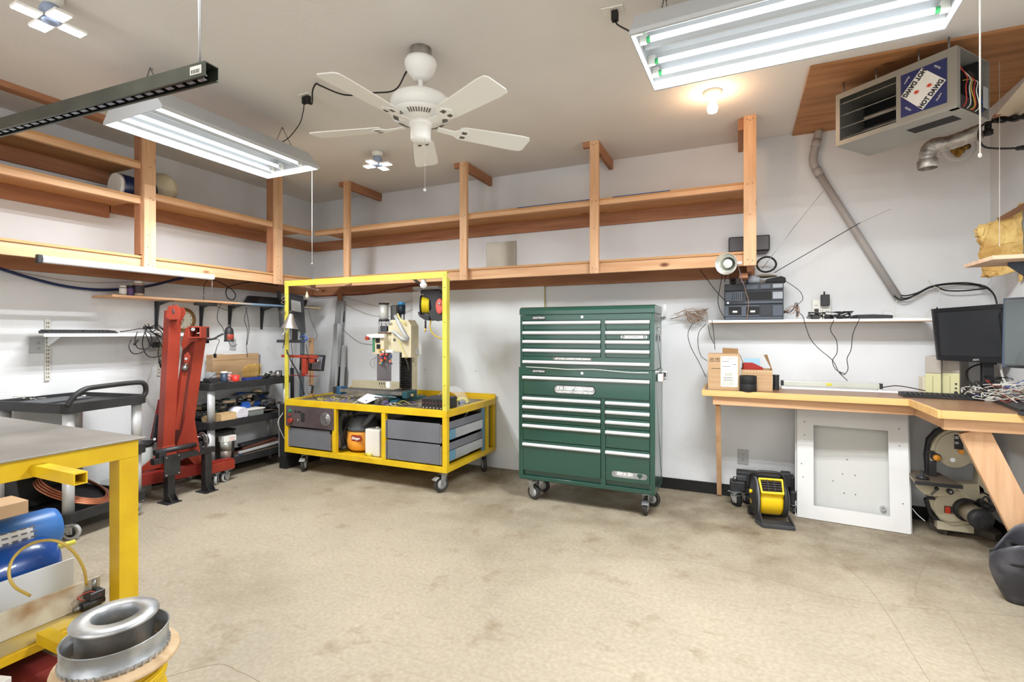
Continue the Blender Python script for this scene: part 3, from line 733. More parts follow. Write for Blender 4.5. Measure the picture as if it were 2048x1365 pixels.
MB().prism([(-.70,CY-.0088,.335),(-.67,CY-.0088,.335),(-.67,CY-.0088,.325),(-.66,CY-.0088,.325),(-.685,CY-.0088,.295),(-.71,CY-.0088,.325),(-.70,CY-.0088,.325)], (0,-.001,0)).build('arrow', GRN, pl)
def brandplate(par, x, z, y):
    p = MB().box(x-.06, x+.06, y-.002, y, z-.014, z+.014).build('name_plate', BLK, par)
    text('lettering', 'CRAFTSMAN', .021, (x,y-.0028,z), (1,0,0), (0,0,1), SATIN, p, .0006, shear=.35, sx=.88, bold=.0008)
brandplate(cab, -1.512, 1.089, CY-.0005)
MB().cyl((-1.138,CY-.006,1.085),(-1.138,CY,1.085),.011).build('lock', CHROME, cab)
lip = MB().tube([(-1.62,CY-.01,1.124),(-1.4,CY-.014,1.119),(-1.25,CY-.012,1.114),(-1.05,CY-.014,1.120),(-.9,CY-.012,1.112),(-.75,CY-.014,1.104),(-.62,CY-.012,1.106)], .0028, 6); lip.build('lining_strip', WHTP, cab)
for y in (CY+.08, CB-.1): pass
hnd = MB().tube([(CX1+.001,CY+.09,1.06),(CX1+.045,CY+.09,1.055),(CX1+.052,CY+.15,1.055),(CX1+.052,CB-.15,1.055),(CX1+.045,CB-.09,1.055),(CX1+.001,CB-.09,1.06)], .011, 8)
hnd.build('side_handle', CHROME, cab)
MB().box(CX1+.001, CX1+.05, CY+.075, CY+.10, 1.03, 1.10).build('handle_bracket', CHROME, cab, .008); MB().box(CX1+.001, CX1+.05, CB-.10, CB-.075, 1.03, 1.10).build('handle_bracket', CHROME, cab, .008)
for x, y, a in ((-1.60,CY+.08,1.2),(-.66,CY+.11,0.1),(-1.60,CB-.09,1.35),(-.66,CB-.07,1.3)):
    caster(cab, x, y, .062, Z0, a, brake=(x > -1 and y < 4))
top = thing('tool_chest', 'green top tool chest with a lid, stacked on the rolling green cabinet', 'cabinet', ((CX0+CX1)/2,(CY+CB)/2,1.122))
TX0, TX1 = CX0+.012, CX1-.006
carc(top, TX0, TX1, CY+.002, CB-.01, 1.1225, 1.555)
lid = MB().prism([(TX0-.004,CY-.006,1.557),(TX0-.004,CB-.006,1.557),(TX0-.004,CB-.006,1.622),(TX0-.004,CY+.03,1.622),(TX0-.004,CY+.004,1.612),(TX0-.004,CY-.006,1.59)], (TX1-TX0+.008,0,0))
lid.build('lid', GRN, top, .003)
y = CY+.002
MB().box(TX0+.0185, TX1-.0185, y, y+.02, 1.512, 1.5545).build('front_rail', GRN, top)
MB().box(cl-.0, dr+.0, y, y+.02, 1.178, 1.212).build('front_rail', GRN, top)
MB().box(TX0+.0185, cl-.001, y, y+.02, 1.153, 1.5115).build('front_stile', GRN, top); MB().box(dr+.001, TX1-.0185, y, y+.02, 1.153, 1.5115).build('front_stile', GRN, top)
MB().box(cr+.001, dl-.001, y, y+.02, 1.213, 1.51).build('front_stile', GRN, top)
zl = [1.51, 1.432, 1.356, 1.281, 1.213]; hz = [1.490, 1.408, 1.335, 1.262]
for i in range(4):
    drawer(top, cl, cr, zl[i+1], zl[i], hz[i], y=y)
    d = drawer(top, dl, dr, zl[i+1], zl[i], hz[i], y=y)
    if i == 1:
        p = label_plate(d, 'badge', -.73, 1.376, .20, .026, y-.0065, SATIN)
        text('lettering', 'BALL BEARING', .013, (-.73,y-.009,1.376), (1,0,0), (0,0,1), GREYP, p, .0005)
        for s in (-1, 1): MB().lathe([(.006,-.001),(.010,-.001),(.010,.001),(.006,.001)], (-.73+s*.08,y-.0098,1.376), (0,1,0), 14).build('ring_mark', BLK, p)
d = drawer(top, cl, dr, 1.1535, 1.1775, 1.1665, y=y)
p = label_plate(top, 'badge', -1.22, 1.197, .33, .022, y-.0015, STEEL)
text('lettering', 'LIFT & FULL LOCKING WORK SURFACE', .0185, (-1.22,y-.0045,1.197), (1,0,0), (0,0,1), PAPER, p, .0006, shear=.3, sx=.9, bold=.0008)
brandplate(top, -1.512, 1.531, y-.0005)
MB().cyl((-1.138,y-.006,1.534),(-1.138,y,1.534),.011).build('lock', CHROME, top)
k = thing('key_bunch', 'bunch of keys hanging on the side of the green top chest', 'keys', (TX1+.012,CY+.20,1.40))
for i, (dz, dy, cc) in enumerate(((-.03,.0,BLK),(-.035,.012,CHROME),(-.04,-.01,STEEL),(-.02,.02,CHROME))):
    MB().obox((TX1+.008+.003*i,CY+.20+dy,1.40+dz), (.003,.016,.05), Matrix.Rotation(.15*i-.2,3,'X')).build('key', cc, k, .001)
MB().tube([(TX1+.008,CY+.20+.014*math.cos(t*.7),1.435+.014*math.sin(t*.7)) for t in range(9)], .0015, 5, closed=True).build('ring', CHROME, k)
MB().cyl((TX1,CY+.2,1.447),(TX1+.012,CY+.2,1.447),.003).build('hook', CHROME, k)
t = thing('wall_bracket', 'small silver angle plate on the wall just right of the green chest top', 'bracket', YP(1325,620,YB-.02))
a = YP(1313,609,YB-.05); b = YP(1331,609,YB-.05); c_ = YP(1331,634,YB-.05); e_ = YP(1325,630,YB-.05)
MB().box(a.x, b.x, YB-.06, YB-.0005, c_.z, c_.z+.002).box(e_.x, b.x, YB-.003, YB-.0005, c_.z, b.z).build('plate', ALU, t)

# ---------------- yellow machine cart ----------------
GX0, GX1, GY0, GY1, GZ0, GZ1 = -4.24, -2.30, 3.70, 4.655, .19, .73
cart = thing('machine_cart', 'yellow welded-steel rolling cart with tall open frame, holding the small mill', 'cart', ((GX0+GX1)/2,(GY0+GY1)/2,0))
def tubepart(name, x0, x1, y0, y1, z0, z1, m=YEL, bev=.002): return MB().box(x0,x1,y0,y1,z0,z1).build(name, m, cart, bev)
a = .05
tubepart('frame_rail', GX0, GX1, GY0, GY0+a, GZ1-.06, GZ1); tubepart('frame_rail', GX0, GX1, GY0, GY0+a, GZ0, GZ0+.05)
tubepart('frame_rail', GX0, GX1, GY1-a, GY1, GZ1-.06, GZ1); tubepart('frame_rail', GX0, GX1, GY1-a, GY1, GZ0, GZ0+.05)
for x in (GX0, GX1-a):
    tubepart('side_rail', x, x+a, GY0+a+.001, GY1-a-.001, GZ1-.06, GZ1); tubepart('side_rail', x, x+a, GY0+a+.001, GY1-a-.001, GZ0, GZ0+.05)
for x in (GX0, GX1-.045):
    for y in (GY0, GY1-.045): tubepart('frame_post', x, x+.045, y+.001, y+.044, GZ0+.051, GZ1-.061)
tubepart('frame_post', GX1-.045, GX1, GY1-.20, GY1-.155, GZ0+.051, GZ1-.061)
for x0_, x1_ in ((-3.60,-3.556),(-3.006,-2.962)): tubepart('frame_post', x0_, x1_, GY0+.002, GY0+.04, GZ0+.051, GZ1-.061)
tubepart('back_lip', GX0, GX1, GY1-.008, GY1, GZ1+.001, GZ1+.045); 
DECK = mat('grimy_deck', (150,142,122), .55, .2, col2=(110,100,84), scale=6)
tubepart('deck_plate', GX0+.01, GX1-.01, GY0+a+.001, GY1-a-.001, GZ1-.03, GZ1-.012, DECK)
tubepart('bottom_plate', GX0+.01, GX1-.01, GY0+a+.001, GY1-a-.001, GZ0+.03, GZ0+.04, YEL)
# tall front frame
for x in (GX0, GX1-.045): 
    u_ = MB().box(x, x+.045, GY0+.001, GY0+.012, GZ1+.0005, 1.885).box(x if x < -3 else x+.037, x+.008 if x < -3 else x+.045, GY0+.012, GY0+.05, GZ1+.0005, 1.885).build('upright', YEL2, cart, .001)
MB().box(GX0, GX1, GY0, GY0+.012, 1.886, 1.941).box(GX0,GX1,GY0+.012,GY0+.05,1.933,1.941).build('top_beam', YEL2, cart, .001)
hm = MB()
for x in (GX0+.022, GX1-.022):
    for z in (.78,.95,1.2,1.5,1.8,1.91): hm.cyl((x,GY0-.0008,z),(x,GY0+.001,z),.004,n=8)
hm.build('bolt_hole', BLKR, cart)['kind'] = 'stuff'
for x, y, an, bk in ((GX0+.19,GY0+.09,.5,True),(GX1-.09,GY0+.09,-.4,True),(GX1-.08,GY1-.12,.7,False),(GX0+.15,GY1-.12,.2,False)):
    caster(cart, x, y, .073, GZ0, an, w=.036, hub=GREYL, brake=bk)
# bay fronts: control panel, four grey racks, their slides
pn = MB().box(-4.213,-3.575, GY0-.006, GY0-.001, .463, .668).build('control_panel', mat('dark_steel_panel', (128,116,118), .35, .6, col2=(104,94,96), scale=3), cart, .001)
def disc(par, name, x, z, r, d, m, y=GY0-.006): return MB().cyl((x,y-d,z),(x,y,z),r,n=16).build(name, m, par)
disc(pn, 'stop_button', -4.135, .522, .026, .03, REDP); disc(pn, 'red_button', -4.15, .58, .012, .012, REDP); disc(pn, 'green_button', -4.15, .62, .016, .010, mat('green_btn', (30,140,100), .4))
disc(pn, 'key_switch', -4.045, .528, .014, .012, CHROME)
MB().box(-4.0,-3.955,GY0-.010,GY0-.0062,.52,.605).build('rocker_switch', BLK, pn); MB().box(-4.09,-4.07,GY0-.009,GY0-.0062,.60,.625).build('indicator', BLK, pn); MB().box(-4.055,-4.005,GY0-.009,GY0-.0062,.605,.622).build('indicator', BLK, pn)
for r in (.016,.028,.040,.052,.062):
    MB().lathe([(r-.003,-.0022),(r+.001,-.0022),(r+.001,0),(r-.003,0)], (-3.68,GY0-.0062,.565), (0,1,0), 28).build('fan_ring', ALU, pn)
for i in range(6): disc(pn, 'rivet', -3.80+.04*(i % 2), .50+.045*(i//2), .004, .002, CHROME)
def rack(x0, x1, z0, z1):
    d = MB().box(x0,x1,GY0+.012,GY0+.022,z0,z1).build('rack_front', GREYP, cart, .002)
    MB().box(x0+.006,x1-.006,GY0+.023,GY1-.15,z0+.008,z1-.012).build('rack_box', mat('rack_dark', (60,62,66), .5, .3), d)
    sm_ = MB()
    for x in (x0+.2*(x1-x0), x1-.2*(x1-x0)): sm_.cyl((x,GY0+.009,z0+.03),(x,GY0+.012,z0+.03),.004,n=8)
    sm_.build('rack_screw', ALU, d); return d
rack(-4.185,-3.64,.255,.445); rack(-2.945,-2.375,.44,.612); rack(-2.945,-2.375,.252,.428)
for x in (-4.19,-3.632,-2.957,-2.362):
    for z in (.33,.52):
        if x < -3.5 and z > .5: continue
        tubepart('slide_rail', x-.004, x+.004, GY0+.006, GY0+.5, z-.075, z+.085, ALU, 0)
# side of the racks: bright slide panels seen through the cart end
for z in (.285,.47):
    p = MB().box(GX1-.012,GX1-.006,GY0+.16,GY1-.28,z,z+.085).build('side_panel', ALU, cart)
    MB().box(GX1-.0115,GX1-.0065,GY0+.06,GY0+.158,z,z+.085).build('blue_film', mat('blue_film', (96,138,160), .5), p)
    MB().box(GX1-.016,GX1-.0125,GY0+.06,GY1-.27,z+.09,z+.155).build('rack_side', GREYP, p)
tubepart('blue_post', GX1-.03, GX1-.01, GY1-.27, GY1-.22, GZ0+.052, GZ1-.062, mat('blue_film', (96,138,160), .5))
# vacuum, hose, container in the middle bay
VC = Vector((-3.44,3.96,.232))
vac = thing('shop_vacuum', 'small orange and grey shop vacuum in the middle bay of the yellow cart', 'vacuum', VC)
ORG = mat('vacuum_orange', (232,160,60), .45)
MB().lathe([(.001,.02),(.13,.02),(.15,.04),(.158,.10),(.15,.19),(.14,.21),(.001,.21)], VC, n=30).build('tank', ORG, vac)
MB().lathe([(.001,.211),(.152,.211),(.155,.235),(.14,.245),(.135,.29),(.11,.335),(.05,.352),(.001,.352)], VC, n=30).build('motor_head', mat('vac_grey', (84,88,92), .5), vac)
MB().lathe([(.001,.0),(.012,.0),(.012,.019),(.001,.019)], VC+Vector((-.1,-.08,0)), n=10).build('foot', BLK, vac); MB().lathe([(.001,.0),(.012,.0),(.012,.019),(.001,.019)], VC+Vector((.1,-.08,0)), n=10).build('foot', BLK, vac)
MB().cyl(VC+Vector((-.11,-.10,.05)), VC+Vector((-.13,-.16,.03)), .022).build('drain_cap', BLK, vac)
hp = catmull([VC+Vector(q) for q in ((.06,-.09,.27),(.12,-.10,.30),(.17,-.08,.36),(.2,-.02,.42))], 10)
MB().tube(hp, [.026*(1+.08*(i % 2)) for i in range(len(hp))], 12, raw=True).build('hose_neck', mat('vac_grey', (84,88,92), .5), vac)
bg = MB().prism([VC+Vector((x,-.162+abs(x-.045)*.12,z)) for x,z in ((-.01,.12),(.10,.12),(.115,.15),(.10,.18),(-.01,.18),(-.02,.15))], (0,.006,0)).build('badge', REDP, vac)
text('lettering', 'Stinger', .036, VC+Vector((.046,-.1635,.15)), (1,.02,0), (0,0,1), PAPER, bg, .0005, shear=.3, bold=.001)
hs = thing('vacuum_hose', 'thick dark grey ribbed hose coiled behind the orange vacuum', 'hose', (-3.65,3.9,.232))
hp = catmull([(-3.50,3.82,.62),(-3.57,3.82,.60),(-3.625,3.83,.52),(-3.635,3.85,.40),(-3.63,3.88,.31),(-3.62,3.95,.265),(-3.6,4.15,.262),(-3.4,4.3,.262),(-3.1,4.3,.262)], 12)
MB().tube(hp, [.027*(1+.07*(i % 2)) for i in range(len(hp))], 12, raw=True).build('hose', mat('hose_grey', (70,74,76), .6), hs)
MB().cyl((-3.50,3.82,.62),(-3.44,3.83,.615),.03).build('hose_end', BLK, hs)
jt = thing('plastic_jug', 'plain white plastic container beside the orange vacuum', 'container', (-3.18,3.84,.232))
MB().box(-3.265,-3.09,3.78,3.90,.2325,.49).build('body', WHTP, jt, .012)
MB().cyl((-3.17,3.85,.49),(-3.17,3.85,.505),.018).build('cap', WHTP, jt)
t = thing('yellow_bottle', 'small yellow bottle lying before the white container in the cart bay', 'bottle', (-3.2,3.76,.25))
MB().cyl((-3.24,3.768,.2485),(-3.17,3.76,.2485),.0155).build('bottle_body', YEL2, t); MB().cyl((-3.255,3.77,.2485),(-3.241,3.768,.2485),.008).build('cap', DGREY, t)
t = vac
MB().tube([(-3.38,3.80,.64),(-3.44,3.79,.58),(-3.51,3.785,.47),(-3.545,3.78,.38),(-3.56,3.785,.30),(-3.55,3.79,.25)], .006, 8).build('cord', CABLE, t)

# ---------------- milling machine ----------------
MX = -3.20; mill = thing('milling_machine', 'cream benchtop milling machine with black bellows on the yellow cart', 'machine', (MX,4.2,GZ1))
MY = 4.20
def M2(px, py, y=MY): return YP(px, py, y)
def mbox(name, pxa, pya, pxb, pyb, y0, y1, m, bev=.003, par=None):
    a_ = YP(pxa,pya,y0); b_ = YP(pxb,pyb,y0)
    return MB().box(min(a_.x,b_.x), max(a_.x,b_.x), y0, y1, min(a_.z,b_.z), max(a_.z,b_.z)).build(name, m, par or mill, bev)
zT = GZ1-.011
# base casting, saddle
b1 = M2(765,810); MB().box(-3.36,-3.02,3.95,4.45,zT,zT+.03).build('base', mat('teal_paint', (40,92,98), .45, col2=(34,74,80), scale=6), mill, .006)
MB().box(-3.33,-3.10,3.88,4.30,zT+.031,zT+.075).build('saddle', mat('teal_paint', (40,92,98), .45), mill, .006)
mb_ = MB().box(-3.17,-3.06,3.80,3.879,zT+.005,zT+.08); g_ = mb_.build('motor_mount', STEEL, mill, .002)
MB().cyl((-3.115,3.77,zT+.045),(-3.115,3.80,zT+.045),.022).build('coupling', STEEL, g_)
tb = MB().box(-3.78,-2.99,3.99,4.16,zT+.076,zT+.108)
tbo = tb.build('table', mat('oily_iron', (138,134,128), .45, .4, col2=(108,104,98), scale=12), mill, .002)
for yy in (4.02,4.07,4.12): MB().box(-3.775,-2.995,yy-.006,yy+.006,zT+.1081,zT+.1095).build('t_slot', BLKR, tbo)
MB().box(-3.0+.012,-2.93,3.99,4.16,zT+.05,zT+.115).build('table_end', mat('teal_paint', (40,92,98), .45), mill, .005)
MB().cyl((-2.93,4.05,zT+.08),(-2.905,4.05,zT+.08),.016).build('bearing', CHROME, mill)
MB().box(-3.86,-3.80,4.03,4.12,zT+.045,zT+.125).build('axis_motor', mat('motor_blue', (38,84,116), .4), mill, .006)
MB().box(-3.915,-3.861,4.035,4.115,zT+.05,zT+.12).build('axis_motor_rear', BLK, mill, .006)
# column with bellows
zc = zT+.076
MB().box(-3.20,-3.065,4.26,4.36,zT+.031,1.50).build('column', CREAM, mill, .006)
MB().box(-3.23,-3.0,4.18,4.259,zT+.031,zT+.11).build('column_foot', DGREY, mill, .004)
for i in range(20):
    z_ = 0.835+i*.0185
    o_ = MB().prism([(-3.20,4.258,z_),(-3.20,4.225,z_+.002),(-3.20,4.236,z_+.0165),(-3.20,4.258,z_+.0175)], (.135,0,0)).build('bellows_fold', mat('bellows', (44,42,40), .6, col2=(34,32,30), scale=20), mill)
# head
hd = MB().prism([(M2(773,700,4.02)),(M2(773,655,4.02)),(M2(782,640,4.02)),(M2(815,640,4.02)),(M2(822,652,4.02)),(M2(822,716,4.02)),(M2(803,716,4.02)),(M2(803,705,4.02)),(M2(785,705,4.02))], (0,.13,0))
hdo = hd.build('head', CREAM, mill, .006)
e = M2(789,680,4.018); MB().cyl(e, e-Vector((0,.004,0)), .014, n=20).build('dial', BLK, hdo); 
MB().lathe([(.006,-.002),(.009,-.002),(.009,0),(.006,0)], e-Vector((0,.004,0)), (0,1,0), 16).build('dial_ring', ALU, hdo)
e = M2(781,678,4.018); MB().cyl(e, e-Vector((0,.003,0)), .007, n=16).build('plug', CREAM, hdo)
ct = mbox('control_box', 745,668,768,709,3.96,4.06,CREAM)
p_ = mbox('switch_window', 751,677,759,686,3.955,3.96,BLKR,0,ct); p_ = mbox('switch_window', 753,689,760,698,3.955,3.96,BLKR,0,ct)
mbox('panel_strip', 745,676,749,704,3.953,3.959,mat('green_strip', (60,120,90), .5),0,ct)
mbox('mount_arm', 734,669,768,676,3.93,3.955,WHT,.001)
e = M2(737,677,3.93); MB().cyl(e, e-Vector((0,.03,0)), .017, .02, n=18).build('stop_button', REDP, mill)
# spindle guard plate with coloured controls
gp_ = mbox('guard_plate', 753.5,705,781,763,3.97,3.985,mat('grey_plate', (124,120,122), .35, .5, col2=(106,102,106), scale=4),.004)
random.seed(11)
cols = [(200,60,50),(60,70,110),(214,120,90),(46,110,120),(230,170,60),(210,70,60),(52,60,90),(220,200,190)]
for i in range(22):
    px = 760+random.random()*22; py = 702+random.random()*26
    c_ = YP(px, py, 3.955-random.random()*.03)
    MB().obox(c_, (.014+random.random()*.012,.02,.012+random.random()*.012), RZ3(random.random())).build('fitting', mat('fit%d' % (i % 8), cols[i % 8], .45), gp_, .002)
for i, px in enumerate((759,763.5,768,773)):
    a_ = YP(px,765,3.98); MB().cyl(a_, a_+Vector((0,0,-.022)), .005, n=8).build('hose_stub', BLK, gp_)
    MB().tube([a_+Vector((0,0,-.02)), a_+Vector((.008,0,-.04)), a_+Vector((.018,0,-.058))], .0018, 5).build('fine_tube', CABLE, gp_)
mbox('sensor_block', 772,764,779,777,3.96,3.99,WHTP,.002)
mbox('yellow_valve', 757,699,764,706,3.93,3.96,mat('brass', (226,170,60), .35, .5),.004); mbox('white_block', 771,700,785,706,3.94,3.97,WHTP,.003)
# spindle motor, servo motor, pillars above head
def pl_(name, px, py0, py1, r, y, m, n=20, par=None):
    a_ = YP(px,py0,y); b_ = YP(px,py1,y); b_.x = a_.x
    return MB().cyl(b_, a_, r, n=n).build(name, m, par or mill)
pl_('motor_can', 768,609,640,.044,4.06,mat('can_silver', (206,206,204), .4, .2)); pl_('motor_cap', 768,606.5,609.5,.052,4.06,BLK); pl_('motor_flange', 768,639,643,.052,4.06,BLK)
for px in (758,763,772,778): pl_('standoff', px,643,668,.0045,4.03,STEEL,8)
mbox('drive_plate', 755,645,782,648,4.0,4.1,ALU,.001); mbox('drive_block', 760,652,777,664,4.02,4.08,DGREY,.002); mbox('drive_plate', 756,665,780,668,4.0,4.1,mat('brown_block', (92,66,56), .5),.001)
pl_('servo_motor', 803,611,629,.040,4.2,mat('servo_navy', (28,44,58), .4)); pl_('servo_cap', 803,605,611,.036,4.2,mat('servo_blue', (50,130,180), .4)); pl_('servo_body', 789,611,629,.026,4.16,BLK); pl_('servo_post', 800,629,655,.016,4.2,ALU); pl_('servo_post', 808,629,652,.006,4.2,BLKR)
mbox('belt_cover', 781,612,792,643,4.12,4.2,mat('dull_grey', (96,98,98), .5),.003)
mbox('slide_block', 783,645,792,664,4.05,4.15,ALU,.002)
# corrugated looms
lm = MB(); pth = catmull([YP(791,632,4.06), YP(797,645,4.02), YP(803,658,4.0), YP(811,672,4.0), YP(818,678,4.03)], 12)
lm.tube(pth, [.017*(1+.15*(i % 2)) for i in range(len(pth))], 10, raw=True).build('corrugated_loom', GREYL, mill)
pth = catmull([YP(785,664,4.0), YP(793,668,3.98), YP(800,675,3.97), YP(808,680,3.98), YP(817,681,4.03)], 12)
MB().tube(pth, [.014*(1+.15*(i % 2)) for i in range(len(pth))], 10, raw=True).build('corrugated_loom', GREYL, mill)
YW = mat('cream_wire', (214,196,130), .5)
MB().tube([YP(795,628,4.05),YP(800,638,4.02),YP(808,646,4.0),YP(818,656,4.05)], .010, 8).build('wire_loom', YW, mill)
MB().tube([YP(797,680,3.99),YP(805,700,3.98),YP(814,718,4.0)], .003, 6).build('yellow_tube', YEL2, mill)
MB().tube([YP(817,672,4.06),YP(826,676,4.1),YP(830,677,4.1)], .006, 6).build('loom_tail', BLK, mill)
MB().tube([YP(806,711,4.05),YP(813,722,4.02),YP(817,738,4.0),YP(815,752,4.02)], .007, 7).build('drive_cable', CABLE, mill)
MB().tube([YP(812,715,4.05),YP(819,735,4.03),YP(818,752,4.03),YP(815,758,4.05)], .002, 5).build('drive_cable', CABLE, mill)
# electronics box on the far side
mbox('junction_box', 816,689,834,710,4.12,4.2,WHT,.003); mbox('junction_box', 815,699,834,710,4.09,4.119,GREYL,.003); mbox('bracket', 814,677,828,689,4.14,4.18,ALU,.002)
for i in range(3): mbox('terminal', 825+i*3,677,826.5+i*3,684,4.12,4.14,BLK,0)
MB().tube([YP(822,712,4.12),YP(829,718,4.12),YP(826,724,4.1),YP(820,724,4.1)], .0013, 5).build('loose_wire', CABLE, mill)
MB().tube([YP(826,723,4.12),YP(832,727,4.12),YP(831,733,4.1)], .0013, 5).build('loose_wire', CABLE, mill)
MB().tube([YP(752,715,3.97),YP(742,722,3.97),YP(741,732,3.97),YP(750,737,3.97)], .0015, 5).build('loose_wire', CABLE, mill)
MB().tube([YP(752,713,3.97),YP(749,722,3.97),YP(749,730,3.97),YP(752,733,3.97)], .0015, 5).build('loose_wire', CABLE, mill)
# back board leaning behind mill
t = thing('backing_board', 'low off-white board standing behind the mill on the yellow cart', 'board', (-3.85,4.6,GZ1))
a_ = YP(701,760,4.60); b_ = YP(760,760,4.60)
MB().box(a_.x, b_.x+.3, 4.62, 4.632, GZ1+.001, a_.z).build('board', CREAM, t)
# paper, wires, control box, face shield on the cart
t = thing('paper_sheet', 'pale blue paper sheet lying tilted on the wires in front of the mill', 'paper', (-3.3,3.8,GZ1+.05))
a_ = [YP(714,801,3.77), YP(735,788,3.87), YP(765,794,3.82), YP(731,808,3.735)]
MB().prism(a_, (0,0,.0012)).build('sheet', mat('blue_paper', (206,218,222), .7), t)
random.seed(5)
t = thing('wire_tangle', 'tangle of purple, white and black wires lying under the mill table', 'wires', (-3.6,3.9,GZ1-.01))
wc = [mat('w_purple', (112,96,160), .5), CABW, CABLE, mat('w_yellow', (206,190,60), .5), mat('w_blue', (60,90,160), .5)]
for i in range(46):
    x = -3.86+random.random()*.85 if i < 34 else -3.15+random.random()*.25; y = 3.78+random.random()*.18
    pts = [Vector((x, y, GZ1-.003+random.random()*.02))]
    for j in range(4): pts.append(pts[-1]+Vector(((random.random()-.45)*.14, (random.random()-.5)*.08, (random.random()-.5)*.06)))
    for q in pts: q.z = min(max(q.z, GZ1-.007), GZ1+.06); q.y = min(max(q.y, 3.76), 3.98)
    MB().tube(pts, .0022, 5, 4).build('wire', wc[i % 5], t)
t = thing('loose_cables', 'two black cables trailing on the cart deck between mill and black controller', 'cables', (-2.85,3.85,GZ1))
MB().tube([(-3.0,3.84,GZ1-.005),(-2.93,3.80,GZ1+.006),(-2.85,3.83,GZ1-.003),(-2.78,3.80,GZ1+.006),(-2.70,3.82,GZ1+.01)], .005, 7).build('cord', CABLE, t)
MB().tube([(-3.02,3.88,GZ1-.005),(-2.95,3.90,GZ1+.01),(-2.87,3.86,GZ1+.004),(-2.79,3.88,GZ1-.003),(-2.70,3.85,GZ1+.01)], .004, 7).build('cord', CABLE, t)
t = thing('digital_controller', 'black boxy controller with rows of red knobs on the right end of the cart', 'controller', (-2.5,3.86,GZ1))
a_ = YP(843,800,3.755); b_ = YP(884,800,3.755)
bxx = MB().box(a_.x, b_.x+.02, 3.755, 3.98, GZ1-.011, GZ1+.095).build('case', mat('amp_black', (42,42,44), .5), t, .004)
fx0, fx1 = a_.x+.012, b_.x+.01
MB().box(fx0, fx1, 3.7515, 3.7548, GZ1-.002, GZ1+.088).build('front_panel', BLK, t, .001)
for r in range(4):
    for i in range(6):
        x = fx0+.015+i*(fx1-fx0-.03)/5; z = GZ1+.012+r*.021
        MB().cyl((x,3.742,z),(x,3.7515,z),.0048,n=8).build('knob', REDP if r == 2 else (SATIN if r == 0 else BLKR), t)
fs = thing('face_shield', 'clear curved face shield with yellow headband lying behind the black controller', 'face shield', (-2.45,4.15,GZ1))
SHC = Vector((-2.52,4.12,GZ1-.011)); prof = []
vs = []; fsx = []
for i in range(15):
    an = math.pi*i/14
    for j in range(9):
        t_ = math.pi/2*j/8
        rr = .165*math.cos(t_*.35)
        vs.append(SHC+Vector((rr*math.cos(an), -.11*math.sin(t_)*1.0+.06, .17*math.sin(an)*(1-.25*math.sin(t_))+.004)))
m_ = MB(); m_.add(vs, [(i*9+j,(i+1)*9+j,(i+1)*9+j+1,i*9+j+1) for i in range(14) for j in range(8)], True)
m_.build('visor', mat('visor', (236,238,240), .12, alpha=.16), fs, solid=.002)
MB().lathe([(.168,-.008),(.173,-.008),(.173,.012),(.168,.012)], SHC+Vector((0,.065,.006)), (0,1,0), 30, arc=.5, xref=(1,0,0)).build('visor_rim', GREYL, fs)
MB().tube([SHC+Vector((.02,.08,.03)),SHC+Vector((.07,.12,.05)),SHC+Vector((.13,.10,.035)),SHC+Vector((.15,.06,.03))], .016, 8).build('headband', YEL2, fs)
MB().tube([SHC+Vector((.05,.07,.012)),SHC+Vector((.1,.1,.014)),SHC+Vector((.16,.07,.014))], .012, 8).build('headband_pad', mat('blue_pad', (40,66,120), .6), fs)
# ---------------- hose reel hung under the top beam ----------------
rl = thing('hose_reel', 'black and red hose reel with yellow hose hanging under the yellow top beam', 'reel', YP(862,580,3.9))
RC = YP(864,612,3.98)
def RB(px,py,y=3.98): return YP(px,py,y)
sidep = [(842,585),(852,578),(878,581),(884,590),(885,640),(876,643),(862,640),(856,628),(862,618),(860,600),(852,596)]
MB().prism([RB(*q,3.91) for q in sidep], (0,.012,0)).build('side_cover', mat('reel_black', (48,48,52), .5), rl, .006)
MB().prism([RB(*q,3.91)+Vector((0,.12,0)) for q in sidep], (0,.012,0)).build('side_cover', BLK, rl, .006)
dc = RB(853,611,3.97)
MB().lathe([(.001,-.05),(.095,-.05),(.095,-.042),(.05,-.04),(.05,.04),(.095,.042),(.095,.05),(.001,.05)], dc, (1,.45,0), 30).build('drum', BLKR, rl)
for k in range(6): MB().lathe([(.062,-.006),(.078,-.007),(.086,0),(.078,.007),(.062,.006)], dc+Vector((1,.45,0)).normalized()*(-.032+k*.0125), (1,.45,0), 30).build('yellow_hose_wrap', mat('hose_yellow', (226,206,40), .45), rl)
rp_ = MB().lathe([(.001,-.012),(.035,-.012),(.06,-.006),(.064,0),(.001,0)], RB(879,613,3.90), (0,1,0), 30); rp_.v = [Vector((RB(879,613,3.9).x+(v.x-RB(879,613,3.9).x)*.62, v.y, RB(879,613,3.9).z+(v.z-RB(879,613,3.9).z)*1.15)) for v in rp_.v]
ro = rp_.build('red_cap', mat('reel_red', (206,92,84), .45), rl)
MB().lathe([(.001,-.02),(.012,-.02),(.014,-.012),(.001,-.012)], RB(880,608,3.89), (0,1,0), 14).build('hub', CHROME, ro)
MB().prism([RB(834,625,3.92),RB(842,621,3.92),RB(858,630,3.92),RB(858,642,3.92),RB(848,640,3.92),RB(838,634,3.92)], (0,.1,0)).build('nose', mat('reel_black', (48,48,52), .5), rl, .01)
MB().prism([RB(840,583,3.93),RB(848,576,3.93),RB(858,580,3.93),RB(856,596,3.93),RB(844,596,3.93)], (0,.08,0)).build('mount_foot', BLK, rl, .004)
e = RB(847,589,3.925); MB().cyl(e, e-Vector((0,.006,0)), .008, n=10).build('bolt', CHROME, rl)
